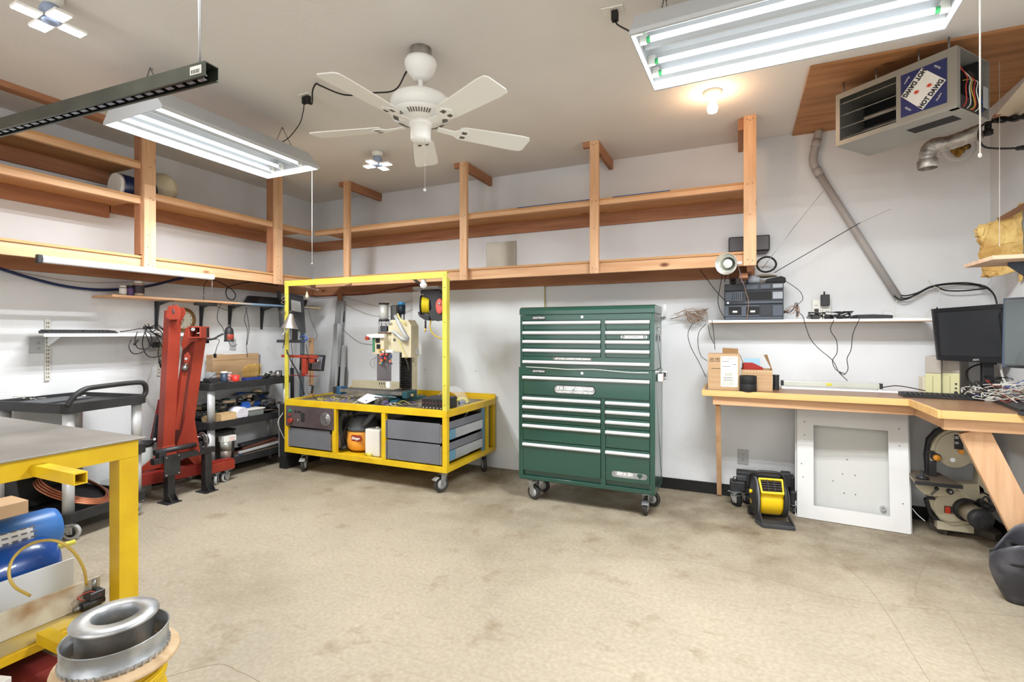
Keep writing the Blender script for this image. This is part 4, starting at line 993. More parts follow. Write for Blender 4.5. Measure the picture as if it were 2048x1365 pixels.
MB().box(RB(826,566,3.9).x, RB(878,566,3.9).x, 3.89, 4.02, RB(850,580,3.9).z, RB(850,574,3.9).z).build('mount_plate', STEEL, rl, .002)
MB().beam((RB(840,566,3.9).x,3.74,1.93), (RB(840,566,3.9).x,3.98,RB(850,575,3.9).z), .04, .006).build('hanger_strap', STEEL, rl)
a_ = RB(851,641,3.95); MB().cyl(a_, a_+Vector((0,0,-.075)), .009).build('hose_tail', mat('hose_black', (50,48,48), .6), rl); MB().cyl(a_+Vector((0,0,-.075)), a_+Vector((-.003,0,-.11)), .008, .006).build('brass_end', mat('brass', (226,170,60), .35, .5), rl)
MB().tube([RB(862,640,3.95),RB(860,655,3.95),RB(866,668,3.95),RB(878,676,3.95),RB(892,678,3.95)], .007, 8).build('yellow_hose', mat('hose_yellow2', (190,160,60), .5), rl)
t = thing('bulb_light', 'white round bulb fitting under the yellow top beam above the hose reel', 'light', (RB(849,557,3.76).x,3.735,1.886))
e = Vector((RB(849,557,3.75).x,3.735,1.8)); MB().lathe([(.001,.085),(.024,.085),(.024,.068),(.016,.062),(.03,.045),(.032,.03),(.022,.012),(.001,.004)], e+Vector((0,0,-.0)), n=20).build('globe', WHT, t)
# ---------------- left wall things ----------------
t = thing('batten_light', 'slim white LED batten with a black end cap screwed under the left shelf front', 'light', (XQ,2.4,1.915))
a_, b_ = XP(84,517,XQ+.02), XP(427,555,XQ+.02); z_ = 1.914
MB().prism([(XQ-.001,a_.y,z_+.022),(XQ+.03,a_.y,z_+.018),(XQ+.042,a_.y,z_-.004),(XQ+.028,a_.y,z_-.024),(XQ-.001,a_.y,z_-.028)], (0,b_.y-a_.y,0)).build('body', mat('batten_white', (240,240,242), .35), t, .002)
MB().box(XQ-.002,XQ+.038,a_.y-.03,a_.y-.0005,z_-.034,z_+.026).build('end_cap', BLK, t, .006)
MB().box(XQ-.001,XQ+.028,b_.y,b_.y+.006,z_-.02,z_+.02).build('end_plate', GREYL, t)
MB().cyl((XQ+.015,b_.y-.01,z_-.02),(XQ+.018,b_.y-.012,z_-.15),.0012,n=6).build('pull_chain', ALU, t)
XW = XL+.02
t = thing('air_hose', 'dark blue air hose sagging along the left wall above the keyboard shelf', 'hose', XP(150,575,XW))
MB().tube([Vector((XW+.02,-.6,1.95)),Vector((XW+.02,.6,1.93)),XP(-60,520,XW+.02),XP(0,538,XW+.02),XP(60,556,XW+.02),XP(120,571,XW+.02),XP(180,579,XW+.02),XP(240,579,XW+.02),XP(300,572,XW+.02),XP(345,561,XW+.02),XP(365,556,XW+.05),XP(372,548,XW+.06)], .011, 8).build('hose', HOSEB, t)
t = thing('thin_wire', 'thin brown wire hanging slack above the blue air hose', 'wire', XP(150,560,XW))
MB().tube([XP(-40,524,XW),XP(0,537,XW),XP(60,549,XW),XP(130,561,XW),XP(200,566,XW),XP(280,562,XW),XP(345,556,XW)], .002, 5).build('wire', CABB, t)
# wood shelf on steel brackets
sy0, sy1 = XP(225,592,XL+.3).y, 4.55
t = thing('wall_shelf', 'narrow wooden shelf on dark steel brackets on the left wall, its far half painted blue', 'shelf', (XL+.15,3.4,1.70))
MB().box(XL+.001,XL+.30,sy0,3.45,1.70,1.718).build('board', WY, t, .001)
MB().box(XL+.001,XL+.30,3.4505,sy1,1.70,1.718).build('painted_board', mat('blue_stained', (120,150,178), .7, col2=(196,170,130), scale=3.0, stretch=(3,1,1), lo=.45, hi=.6), t, .001)
for px in (315,404,461,525):
    y = XP(px,620,XL+.02).y
    br = MB(); br.box(XL+.001,XL+.006,y-.016,y+.016,1.45,1.699); br.box(XL+.001,XL+.24,y-.016,y+.016,1.694,1.6995)
    br.prism([(XL+.006,y-.003,1.47),(XL+.02,y-.003,1.47),(XL+.05,y-.003,1.66),(XL+.2,y-.003,1.69),(XL+.006,y-.003,1.69)], (0,.006,0))
    br.build('bracket', DGREY, t, .001)
# three cans
def canthing(px, yv, r, h, m1, m2, label, lid=WHTP, cat='jar', z=1.7185, x=XL+.18, grp=None, capr=.9):
    a_ = XP(px, yv, x); c_ = Vector((a_.x,a_.y,z)); t = thing('paint_jar', label, cat, c_, 0, grp)
    MB().lathe([(.001,0),(r,0),(r,h*.15),(r,h*.15),(r,h*.8),(r*.9,h*.84),(.001,h*.84)], c_, n=20).build('jar_body', m1, t)
    MB().lathe([(r+.0006,h*.2),(r+.0006,h*.72)], c_, n=20).build('paper_label', m2, t)
    MB().lathe([(.001,h*.845),(r*capr,h*.845),(r*capr,h),(.001,h)], c_, n=20).build('lid', lid, t)
canthing(246,585,.026,.085, mat('jar_grey', (150,146,140), .4), PAPER, 'small grey jar at the left end of the wooden wall shelf', x=XL+.2)
canthing(260,585,.026,.09, mat('jar_purple', (70,50,96), .4), mat('jar_purple2', (92,70,120), .5), 'small purple jar between the grey jar and the white-capped bottle', BLK, x=XL+.2)
canthing(277,582,.042,.135, mat('jar_glass', (170,150,130), .3), mat('label_dark', (56,48,56), .5), 'wider white-capped bottle with dark label on the wooden wall shelf', WHT, x=XL+.2, capr=.72)
t = thing('black_case', 'flat black sloping case on the blue end of the wooden wall shelf', 'case', XP(520,590,XL+.2))
a_, b_ = XP(505,592,XL+.15).y, XP(566,592,XL+.15).y
MB().prism([(XL+.02,a_-.02,1.719),(XL+.26,a_-.02,1.719),(XL+.24,a_+.03,1.80),(XL+.03,a_+.03,1.815)], (0,b_-a_+.25,0)).build('case', BLK, t, .006)
# wall clock
cc = XP(366,640,XL+.001)
t = thing('wall_clock', 'round wall clock with brown rim half hidden by the red hoist', 'clock', cc)
MB().lathe([(.001,0),(.115,0),(.118,.012),(.108,.024),(.088,.018),(.086,.010),(.001,.010)], cc, (1,0,0), 36).build('rim', mat('clock_brown', (132,92,40), .4, col2=(112,76,32), scale=5), t)
MB().cyl(cc+Vector((.0105,0,0)), cc+Vector((.0115,0,0)), .085, n=36).build('dial', mat('clock_dial', (222,220,204), .5), t)
MB().beam(cc+Vector((.013,0,0)), cc+Vector((.013,-.045,.01)), .006, .002, (1,0,0)).build('hour_hand', BLK, t); MB().beam(cc+Vector((.015,0,0)), cc+Vector((.015,-.03,-.055)), .004, .002, (1,0,0)).build('minute_hand', BLK, t)
for k in range(12):
    a = k*math.pi/6; MB().obox(cc+Vector((.0125,math.sin(a)*.072,math.cos(a)*.072)), (.001,.008,.008)).build('hour_mark', BLK, t)
# white shelf on slotted standards
t = thing('wall_shelf', 'thin white metal shelf on slotted white standards, holding a keyboard', 'shelf', (XL+.12,2.5,1.39))
wy0, wy1 = XP(88,664,XL+.24).y, XP(402,668,XL+.24).y
MB().box(XL+.02,XL+.24,wy0,wy1,1.388,1.402).build('board', WHT, t, .002)
MB().box(XL+.232,XL+.24,wy0,wy1,1.378,1.388).build('front_lip', WHT, t, .001)
for px, ya, yb in ((95,639,762),(318,655,752)):
    a_ = XP(px,ya,XL+.01); b_ = XP(px,yb,XL+.01)
    st = MB().box(XL+.001,XL+.014,a_.y-.016,a_.y+.016,b_.z,a_.z).build('standard', mat('standard_cream', (206,204,194), .45), t, .001)
    sl = MB(); z = b_.z+.02
    while z < a_.z-.03: sl.box(XL+.0141,XL+.0147,a_.y-.008,a_.y-.004,z,z+.016); sl.box(XL+.0141,XL+.0147,a_.y+.004,a_.y+.008,z,z+.016); z += .03
    sl.build('slot', BLKR, st)['kind'] = 'stuff'
    MB().prism([(XL+.014,a_.y-.002,1.30),(XL+.014,a_.y-.002,1.387),(XL+.23,a_.y-.002,1.387),(XL+.20,a_.y-.002,1.375)], (0,.004,0)).build('bracket', WHT, t)
def keyboard(name, label, c, ang, L=.44, W=.14, tilt=0.06, m=BLK):
    t = thing(name, label, 'keyboard', c, ang)
    pr = MB().prism([(-L/2,-W/2,0),(-L/2,W/2,0),(-L/2,W/2,.022),(-L/2,-W/2,.012)], (L,0,0)); pr.build('base', m, t, .003, local=True)
    K = MB()
    for r in range(6):
        n = 18; y = -W/2+.018+r*.0205+(.004 if r == 5 else 0)
        for i in range(n):
            if r == 0 and 3 < i < 9: continue
            x = -L/2+.018+i*(L-.036)/(n-1); z = .012+(y+W/2)/W*.010
            K.prism([(x-.009,y-.007,z),(x+.009,y-.007,z),(x+.009,y+.007,z+.001),(x-.009,y+.007,z+.001)], (0,0,.008))
        if r == 0: K.box(-L/2+.105,-L/2+.205,y-.007,y+.007,.012,.021)
    K.build('key', m, t, local=True)['kind'] = 'stuff'
    return t
keyboard('keyboard', 'dark computer keyboard lying on the thin white wall shelf', XP(160,660,XL+.15)*1.0, math.pi/2-.02, L=.46).location.z = 1.4025
# outlets on left wall
def XO(px, py, label, m=None, w=.075, h=.12, n=1): return outlet_plate('wall_outlet', label, XP(px,py,XL+.0005), (0,1,0), (0,0,1), w, h, m, n=n)
XO(76,691,'grey double outlet on the left wall beside the slotted standard', w=.11, h=.12)
XO(306,690,'wall outlet behind the cable tangle at the white shelf end', w=.09, h=.12)
XO(465,689,'outlet on the left wall below the black lamp head')
# cable tangle over the white shelf end
t = thing('cable_tangle', 'tangle of black charger cables draped over the end of the white wall shelf', 'cables', XP(310,668,XL+.18))
random.seed(21)
XT = XL+.25
def XS(px, py, dx=0): return XP(px, py, XT+dx)
for pts in ([(262,680),(258,695),(268,708),(290,702),(303,684),(300,668),(288,662)],
            [(275,664),(270,680),(275,696),(292,698),(306,688)],
            [(320,662),(300,655),(290,665),(285,690),(295,712),(315,714),(332,702),(326,680),(300,663)],
            [(289,650),(300,660),(312,672),(322,690),(330,712),(324,724),(316,712),(318,690)],
            [(308,652),(322,664),(330,680),(338,700),(336,720),(322,724)],
            [(300,655),(314,650),(328,660),(334,668),(326,674),(310,668)],
            [(240,664),(262,661),(285,658),(305,666),(318,668)],
            [(290,664),(296,680),(306,694),(316,690)], [(296,648),(304,664),(318,656),(330,664)]):
    MB().tube([XS(*q, random.random()*.05) for q in pts], .0038, 8, 6).build('cord', CABLE, t)
MB().cyl(XS(276,680,.02), XS(268,690,.03), .008).build('plug', BLKR, t); MB().cyl(XS(318,722,.03), XS(323,736,.03), .007, .01).build('plug', BLKR, t)
MB().obox(XS(296,656,.0), (.03,.07,.025)).build('adapter', BLK, t, .004); MB().obox(XS(312,690,-.2), (.035,.05,.05)).build('adapter', BLK, t, .004)
MB().tube([XP(306,706,XL+.02),XP(302,740,XL+.02),XP(292,770,XL+.02),XP(296,800,XL+.02),XP(320,824,XL+.03)], .004, 6).build('white_cord', CABW, t)
# hanging cords, power strip, lamp
t = thing('power_strip', 'black power strip under the wooden wall shelf with cords hanging from it', 'power strip', XP(412,603,XL+.27))
a_ = XP(390,604,XL+.27); b_ = XP(432,606,XL+.27)
MB().box(XL+.25,XL+.29,a_.y,b_.y,1.665,1.693).build('strip', BLK, t, .004)
XH = XL+.28
for pts, r in (([(407,590),(409,570),(415,560),(409,550),(402,548)],.003), ([(436,610),(445,605),(437,618),(435,640),(445,655),(448,664)],.003), ([(420,606),(440,616),(460,622),(470,618),(462,606),(440,606)],.003), ([(494,616),(489,640),(495,662),(493,690),(495,715)],.003), ([(492,616),(496,640),(498,660),(494,690)],.003), ([(412,664),(420,678),(438,680),(434,694),(430,708)],.0028), ([(452,672),(462,692),(474,690)],.0028), ([(407,592),(408,604)],.003)):
    MB().tube([XP(*q, XH) for q in pts], r, 7).build('cord', CABLE, t)
MB().obox(XP(430,712,XH), (.02,.022,.04)).build('plug', BLKR, t, .003)
t = thing('task_lamp', 'black cylindrical lamp head on a flexible arm reaching from the red hoist', 'lamp', XP(457,666,XL+.45))
c_ = XP(458,672,XL+.45)
MB().lathe([(.001,.085),(.02,.083),(.036,.06),(.04,.03),(.04,-.04),(.043,-.042),(.043,-.055),(.001,-.055)], c_, n=24).build('lamp_head', BLK, t)
MB().cyl(c_+Vector((0,0,.085)), c_+Vector((0,0,.11)), .003).build('switch_pin', CHROME, t)
MB().lathe([(.0405,-.035),(.0412,-.034),(.0412,.012),(.0405,.013)], c_, n=24, arc=.4, xref=(.6,-1,0)).build('red_label', REDP, t)
MB().tube([XP(447,668,XL+.46),XP(438,672,XL+.45),XP(428,678,XL+.45),XP(415,680,XL+.45),XP(404,682,XL+.44)], .009, 8).build('flexible_arm', BLK, t)
for k in range(4): MB().lathe([(.018,-.003),(.024,-.003),(.024,.003),(.018,.003)], XP(409+k*2,682,XL+.45), (.2,1,.3), 14).build('cable_coil', CABLE, t)
# cable loop above wooden shelf
t = thing('cable_loop', 'black cable looped once above the blue part of the wooden wall shelf', 'cable', XP(460,580,XL+.25))
MB().tube([XP(427,560,XH+.1),XP(445,568,XH),XP(462,578,XH),XP(471,590,XH),XP(466,600,XH),XP(455,596,XH),XP(452,582,XH),XP(460,573,XH),XP(480,568,XH),XP(505,564,XH),XP(530,568,XH),XP(556,572,XH)], .005, 9).build('cable', CABLE, t)
# rolls on the mid shelf
t = thing('blue_roll', 'dark blue plastic-wrapped roll with a white barcode end on the left mid shelf', 'roll', XP(262,372,XL+.3))
a_ = XP(240,388,XL+.30); b_ = XP(292,388,XL+.32)
MB().cyl((XL+.28,a_.y,2.5105+.10),(XL+.28,b_.y+.06,2.5105+.10),.10,n=28).build('roll', mat('navy_wrap', (26,44,84), .3, col2=(20,34,66), scale=5), t)
MB().cyl((XL+.28,a_.y-.03,2.5105+.10),(XL+.28,a_.y-.0005,2.5105+.10),.098,n=28).build('roll_end', WHTP, t)
t = thing('foam_roll', 'pale crumpled plastic bag of foam behind the left post on the mid shelf', 'bag', XP(322,360,XL+.25))
c_ = XP(325,372,XL+.25); m_ = MB(); random.seed(4)
m_.ball((XL+.25,c_.y-.02,2.5605+.125), .125, 24, 18, (1.2,1.0,1.0))
for v in m_.v: v += Vector((random.random()-.5,random.random()-.5,random.random()-.5))*.012; v.z = max(v.z, 2.561)
m_.build('bag', mat('foam_cream', (222,214,186), .7, bump=.6, bscale=18, col2=(206,196,166)), t)

# ---------------- black utility cart near the yellow table ----------------
def utility_cart(name, label, x0, x1, y0, y1, top=.93, mid=None, handle=True, posts=None, rot=0):
    t = thing(name, label, 'cart', ((x0+x1)/2,(y0+y1)/2,0))
    def shelf(z, h, nm, lip=.03):
        R_ = .05; pts = []
        for cx_, cy_, a0 in ((x1-R_,y0+R_,-90),(x1-R_,y1-R_,0),(x0+R_,y1-R_,90),(x0+R_,y0+R_,180)):
            for k in range(5):
                a = math.radians(a0+k*22.5); pts.append((cx_+R_*math.cos(a), cy_+R_*math.sin(a)))
        n = len(pts); cxm_, cym_ = (x0+x1)/2, (y0+y1)/2
        def ring(sc, z_): return [Vector((cxm_+(x-cxm_)*(1-sc/abs(x1-x0)*2), cym_+(y-cym_)*(1-sc/abs(y1-y0)*2), z_)) for x, y in pts]
        rings = [ring(.02,z-h), ring(0,z-h), ring(0,z), ring(.018,z), ring(.022,z-lip), ]
        vs = [v for rg in rings for v in rg]; f = []
        for k in range(len(rings)-1):
            for i in range(n): f.append((k*n+i, k*n+(i+1) % n, (k+1)*n+(i+1) % n, (k+1)*n+i))
        f.append(tuple(range(n))[::-1]); f.append(tuple((len(rings)-1)*n+i for i in range(n)))
        return MB().add(vs, f).build(nm, BLK, t, .004)
    shelf(top, .066, 'top_tray'); shelf(.19, .07, 'bottom_tray', .028)
    if mid: shelf(mid, .07, 'middle_tray')
    for sx in (0, 1):
        for sy in (0, 1):
            x = (x0+.055 if sx == 0 else x1-.055); y = (y0+.055 if sy == 0 else y1-.055)
            segs = [(.19-.03, (mid-.07) if mid else top-.066)] + ([(mid-.03, top-.066)] if mid else [])
            for a, b in segs:
                p_ = MB().lathe([(.001,a),(.037,a),(.037,b),(.001,b)], (x,y,0), n=20)
                p_.v = [Vector((x+(v.x-x)*.62, y+(v.y-y)*1.0, v.z)) for v in p_.v]
                p_.build('post', mat('post_silver', (196,198,200), .4, .3), t)
            caster(t, x, y, .055, .122, [.3,1.0,2.0,-.4][sx*2+sy], w=.026, hub=BLKR, tread=GREYL)
    if handle:
        hx = x1-.02
        MB().tube([(hx,y0+.02,top-.02),(hx+.01,y0+.06,top+.045),(hx+.015,y0+.12,top+.085),(hx+.015,y0+.20,top+.095),(hx+.015,y1-.10,top+.10),(hx+.012,y1-.03,top+.08),(hx,y1-.01,top+.02),(hx-.005,y1-.03,top-.02)], .018, 10).build('handle', BLK, t)
    return t
cA = utility_cart('utility_cart', 'black three-tray cart with silver posts and curved handle, left of the red hoist', -4.80, -4.08, 1.80, 2.38, top=.93, mid=.553)
AX, AY, AZ = -4.42, 2.08, .9008
random.seed(9)
t = thing('paper_bundle', 'crumpled white wire and paper bundle on the top tray of the left cart', 'paper', FL(100,796,.905))
c_ = FL(100,796,.905)
for i in range(16):
    p_ = [c_+Vector(((random.random()-.5)*.20,(random.random()-.5)*.14,.004+random.random()*.03)) for _ in range(4)]
    MB().tube(p_, .0022, 5, 5).build('wire', CABW, t)
m_ = MB(); m_.ball(c_+Vector((0,.03,.018)), .05, 12, 8, (1.4,1,.35)); 
for v in m_.v: v += Vector((random.random()-.5,random.random()-.5,0))*.014
m_.build('crumpled_paper', PAPER, t)
t = thing('wrench', 'small chrome ratchet lying on the top tray of the left cart', 'tool', FL(190,797,.905))
e1, e2 = FL(165,800,.91), FL(205,792,.91); MB().tube([e1,e2], .006, 8).build('shaft', CHROME, t); MB().cyl(e2-Vector((0,0,.008)), e2+Vector((0,0,.012)), .014).build('head', CHROME, t)
t = thing('tray_lid', 'flat grey sheet lying at the left back of the top tray', 'sheet', (-4.6,2.0,.902))
MB().obox((-4.62,2.08,.906), (.26,.36,.006), RZ3(.12)).build('sheet', mat('tray_grey', (76,78,82), .5), t)
# copper coil, black panels on the bottom tray
t = thing('copper_coil', 'coil of copper tubing lying on the bottom tray of the left cart', 'tubing', (-4.4,2.06,.165))
for k in range(4):
    pts = [Vector((-4.37+(.24-.010*k)*math.cos(a*math.pi/8+.3), 2.05+(.20-.012*k)*math.sin(a*math.pi/8+.3), .172+.010*k+.09*(1-math.cos(a*math.pi/8-.2)))) for a in range(16)]
    MB().tube(pts, .0075, 8, 4, closed=True).build('turn', COPPER, t)
t = thing('framed_sheet', 'thin black framed panel leaning inside the coil on the bottom tray', 'panel', (-4.35,2.1,.17))
R_ = RZ3(.5) @ Matrix.Rotation(.32,3,'Y')
MB().obox((-4.36,2.10,.235), (.34,.26,.008), R_).build('panel', BLK, t, .001)
for s in (-1,1): MB().obox(Vector((-4.36,2.10,.235))+R_ @ Vector((0,s*.127,.007)), (.34,.006,.006), R_).build('rim', BLK, t)
t = thing('black_bin', 'dark sloping plastic bin behind the coil on the bottom tray', 'bin', (-4.66,1.98,.17))
MB().prism([(-4.76,1.84,.17),(-4.56,1.84,.17),(-4.62,1.84,.42),(-4.78,1.84,.44)], (0,.26,0)).build('bin', BLK, t, .004)
t = thing('grey_tub', 'small grey lidded tub on the floor behind the left cart', 'tub', (-4.72,2.60,0))
cb = FL(170,860,.0)
a_ = XP(160,843,-4.75); 
MB().lathe([(.001,0),(.09,0),(.105,.42),(.001,.42)], (-4.76,2.62,.002), n=20).build('tub', mat('tub_grey', (170,172,166), .5), t); MB().lathe([(.001,.421),(.11,.421),(.11,.45),(.001,.45)], (-4.76,2.62,.002), n=20).build('lid', BLK, t)

def swing(objs, piv, ang):
    R = Matrix.Rotation(ang, 3, 'Z'); piv = Vector(piv)
    for o in objs: o.location = piv + R @ (o.location-piv); o.rotation_euler.z += ang
swing([o for o in C.objects if o.parent is None and o.get('label','').find('left cart') >= 0 and 'floor' not in o.get('label','') or o == cA or o.name in ('copper_coil','framed_sheet','black_bin','tray_lid')], (-4.08,1.80,0), math.radians(9.5))
# ---------------- red engine hoist, folded ----------------
h = thing('engine_hoist', 'red folding engine hoist standing upright with its legs folded, against the left wall', 'hoist', (-4.5,2.9,0))
def bx(name, p0, p1, w, hh, m=REDP, par=h, up=(1,0,0), bev=.004): return MB().beam(p0, p1, w, hh, up).build(name, m, par, bev)
P1b, P1t = DP(331,905,4.35), DP(346,622,4.35)
o1 = bx('mast', P1b, P1t, .10, .085)
hdp = [DP(332,612,4.30),DP(364,612,4.30),DP(364,648,4.30),DP(336,650,4.30)]
MB().prism([DP(336,613,4.27),DP(355,610,4.27),DP(362,622,4.27),DP(360,640,4.27),DP(338,640,4.27),DP(331,634,4.27)], -ray(346,625)*.02).build('mast_bracket', REDP, h, .004)
MB().prism([DP(345,613,4.38),DP(368,616,4.38),DP(372,626,4.38),DP(362,646,4.38),DP(345,640,4.38)], -ray(346,625)*.02).build('mast_bracket', REDP, h, .004)
wc_ = DP(350,625,4.31); wd = ray(350,625).normalized()
wl_ = MB().lathe([(.02,-.012),(.066,-.012),(.072,0),(.066,.012),(.02,.012)], wc_, (0.55,.75,.1), 26).build('lifting_pulley', DGREY, h)
MB().cyl(wc_-Vector((0.55,.75,.1))*.045, wc_+Vector((0.55,.75,.1))*.03, .009).build('pulley_bolt', CHROME, h)
P2b, P2t = DP(363,900,4.50), DP(397,660,4.50)
o2 = bx('boom', P2b, P2t, .095, .11)
# boom head box with open tube end
bh = MB(); c_ = DP(398,665,4.40); R_ = Matrix((( .74,.67,0),(-.67,.74,0),(0,0,1))).transposed() 
for ox, oz, sx, sz in ((0,.045,.10,.012),(0,-.045,.10,.012),(-.048,0,.012,.10),(.048,0,.012,.10)):
    bh.obox(c_+Vector(cs and (0,0,0))+Vector((cs*ox*1.0, sn*ox, oz)), (sx,.16,sz), RZ3(YAW+.12))
bh.build('boom_head', REDP, h, .003)
MB().obox(c_+Vector((0,.04,0)), (.08,.03,.08), RZ3(YAW+.12)).build('tube_inside', BLKR, h); MB().cyl(DP(390,668,4.38)-Vector((.06,0,0)), DP(402,666,4.38), .010).build('pin', CHROME, h)
MB().prism([DP(371,656,4.42),DP(396,652,4.42),DP(396,684,4.42),DP(384,684,4.42),DP(366,700,4.42),DP(362,690,4.42)], -ray(380,670)*.015).build('boom_cheek', REDP, h, .003)
e = DP(386,659,4.34); MB().cyl(e, e-ray(386,659)*.012, .017, n=6, sm=False).build('pivot_bolt', CHROME, h)
bx('support_arm', DP(348,900,4.55), DP(378,690,4.55), .07, .06)
bx('ram_cylinder', DP(352,860,4.40), DP(368,742,4.40), .045, .045); MB().cyl(DP(368,742,4.38), DP(371,732,4.38), .024, n=18).build('ram_collar', STEEL, h); MB().cyl(DP(371,735,4.38), DP(374,716,4.38), .012).build('ram_rod', CHROME, h)
MB().prism([DP(368,710,4.37),DP(376,704,4.37),DP(381,714,4.37),DP(376,728,4.37),DP(368,726,4.37)], -ray(372,715)*.01).build('ram_clevis', REDP, h, .002)
e = DP(372,718,4.34); MB().cyl(e, e-ray(372,718)*.01, .012, n=6, sm=False).build('clevis_bolt', CHROME, h)
sm_ = MB()
for px, py in ((392,722),(400,722),(389,740),(397,740)): e = DP(px,py,4.44); sm_.cyl(e, e-ray(px,py)*.003, .004, n=8)
sm_.build('pin_hole', BLKR, h)['kind'] = 'stuff'
# gussets, foot plates and folded legs
MB().prism([DP(348,905,4.38),DP(400,905,4.38),DP(388,830,4.38),DP(378,800,4.38),DP(364,862,4.38)], -ray(375,870)*.014).build('gusset', REDP, h, .003)
MB().prism([DP(300,880,4.5),DP(314,870,4.5),DP(322,800,4.5),DP(316,800,4.5)], -ray(310,860)*.012).build('gusset', REDD, h, .002)
bx('pump_lever', DP(309,885,4.40), DP(318,830,4.42), .05, .02, DGREY); e = DP(309,879,4.37); MB().cyl(e, e-ray(309,879)*.008, .012, n=6, sm=False).build('lever_bolt', CHROME, h)
bx('leg', (-4.50,2.36,.20), (-4.43,3.25,.165), .075, .095, REDD, up=(0,0,1)); bx('leg', (-4.42,2.96,.16), (-4.42,3.26,.155), .06, .085, REDP, up=(0,0,1))
bx('cross_base', (-4.72,2.6,.19), (-4.50,2.6,.19), .09, .09, REDD, up=(0,0,1)); bx('leg', (-4.72,2.4,.19), (-4.70,3.05,.19), .08, .09, REDD, up=(0,0,1))
MB().prism([(-4.53,2.45,.25),(-4.53,2.72,.25),(-4.53,2.70,.40),(-4.53,2.62,.36)], (.012,0,0)).build('gusset', REDP, h, .002)
bx('mast_foot', P1b+Vector((0,0,.05)), (-4.5,2.72,.24), .11, .10); bx('mast_foot', P2b+Vector((0,0,.05)), (-4.5,2.98,.22), .11, .11)
for y in (2.66,2.74,2.84):
    MB().cyl((-4.462,y,.165),(-4.445,y,.165),.009,n=6,sm=False).build('leg_bolt', CHROME, h)
for x, y, a in ((-4.43,3.10,.8),(-4.43,3.20,.2),(-4.52,2.44,1.0),(-4.72,2.5,.3)):
    caster(h, x, y, .042, .112, a, w=.024, hub=BLKR, tread=GREYL)
# steel roller stand in front
s_ = thing('steel_stand', 'low bare-steel stand with two plated feet and a sprocket shaft before the hoist', 'stand', (-4.32,2.77,0))
IRON = mat('dark_iron', (72,72,74), .42, .6, col2=(56,56,58), scale=9)
for y in (2.615, 2.935):
    MB().box(-4.355,-4.295,y-.03,y+.03,.008,.335 if y > 2.8 else .25).build('leg', IRON, s_, .003)
    MB().box(-4.375,-4.235,y-.07,y+.05,.0,.008).build('foot_plate', IRON, s_)
    MB().prism([(-4.29,y-.03,.0085),(-4.24,y-.03,.0085),(-4.29,y-.03,.07)], (0,.006,0)).build('foot_gusset', IRON, s_)
    MB().prism([(-4.29,y+.024,.0085),(-4.24,y+.024,.0085),(-4.29,y+.024,.07)], (0,.006,0)).build('foot_gusset', IRON, s_)
MB().box(-4.350,-4.30,2.48,3.0,.336,.385).build('top_tube', IRON, s_, .003)
MB().box(-4.292,-4.282,2.55,2.68,.22,.395).build('side_plate', IRON, s_, .003)
for y in (2.565,2.665):
    for z in (.235,.38): MB().cyl((-4.282,y,z),(-4.276,y,z),.006,n=8).build('plate_bolt', CHROME, s_)
MB().cyl((-4.33,2.5,.43),(-4.33,2.93,.43),.022,n=18).build('shaft', IRON, s_)
MB().box(-4.36,-4.30,2.52,2.58,.385,.44).build('bearing', IRON, s_, .006); MB().box(-4.36,-4.30,2.84,2.88,.385,.44).build('bearing', IRON, s_, .006)
MB().lathe([(.02,-.004),(.075,-.004),(.08,0),(.075,.004),(.02,.004)], (-4.33,2.90,.45), (0,1,0), 24).build('sprocket', STEEL, s_)
MB().lathe([(.02,-.02),(.045,-.02),(.045,.02),(.02,.02)], (-4.33,2.915,.45), (0,1,0), 18).build('hub', IRON, s_)
for k in range(5): a = k*1.257; MB().cyl((-4.33+.055*math.cos(a),2.885,.45+.055*math.sin(a)),(-4.33+.055*math.cos(a),2.91,.45+.055*math.sin(a)),.007,n=6,sm=False).build('hub_bolt', CHROME, s_)

# ---------------- second cart, crowded ----------------
cB = utility_cart('utility_cart', 'black three-tray cart crowded with parts, between the red hoist and yellow cart', -4.87, -4.50, 3.08, 4.05, top=.93, mid=.565, handle=False)
def onB(px, py, z): return FL(px, py, z)
TB, TM, TL = .9015, .5365, .163
def obj1(name, label, cat, c, mk):
    t = thing(name, label, cat, c); mk(t, Vector(c)); return t
# cardboard box on top tray at the back
t = thing('cardboard_box', 'long low cardboard box at the back of the crowded cart top tray', 'box', (-4.78,3.55,TB))
MB().box(-4.84,-4.74,3.28,3.80,TB+.0005,1.19).build('box', CARD, t, .003); MB().box(-4.7395,-4.739,3.28,3.80,1.13,1.134).build('seam', CARDE, t)
MB().box(-4.80,-4.7385,3.42,3.66,1.19,1.196).build('torn_flap', PAPER, t)
t = thing('drill_set', 'gold drill bits standing upright in a blue index tray on the crowded cart', 'drill bits', (-4.58,3.58,TB))
MB().box(-4.62,-4.54,3.50,3.68,TB+.0005,TB+.05).build('index_tray', mat('tray_blue', (40,60,130), .45), t, .004)
GOLD = mat('drill_gold', (206,166,70), .3, .8)
for i in range(9):
    for j in range(3):
        x, y = -4.605+.025*j, 3.51+.02*i; hh = .10+.05*j*.3+.006*(i % 3)
        MB().tube([(x+.0015*math.sin(k*1.6),y+.0015*math.cos(k*1.6),TB+.05+hh*k/8) for k in range(9)], .0042, 6, 1).build('drill_bit', GOLD, t)
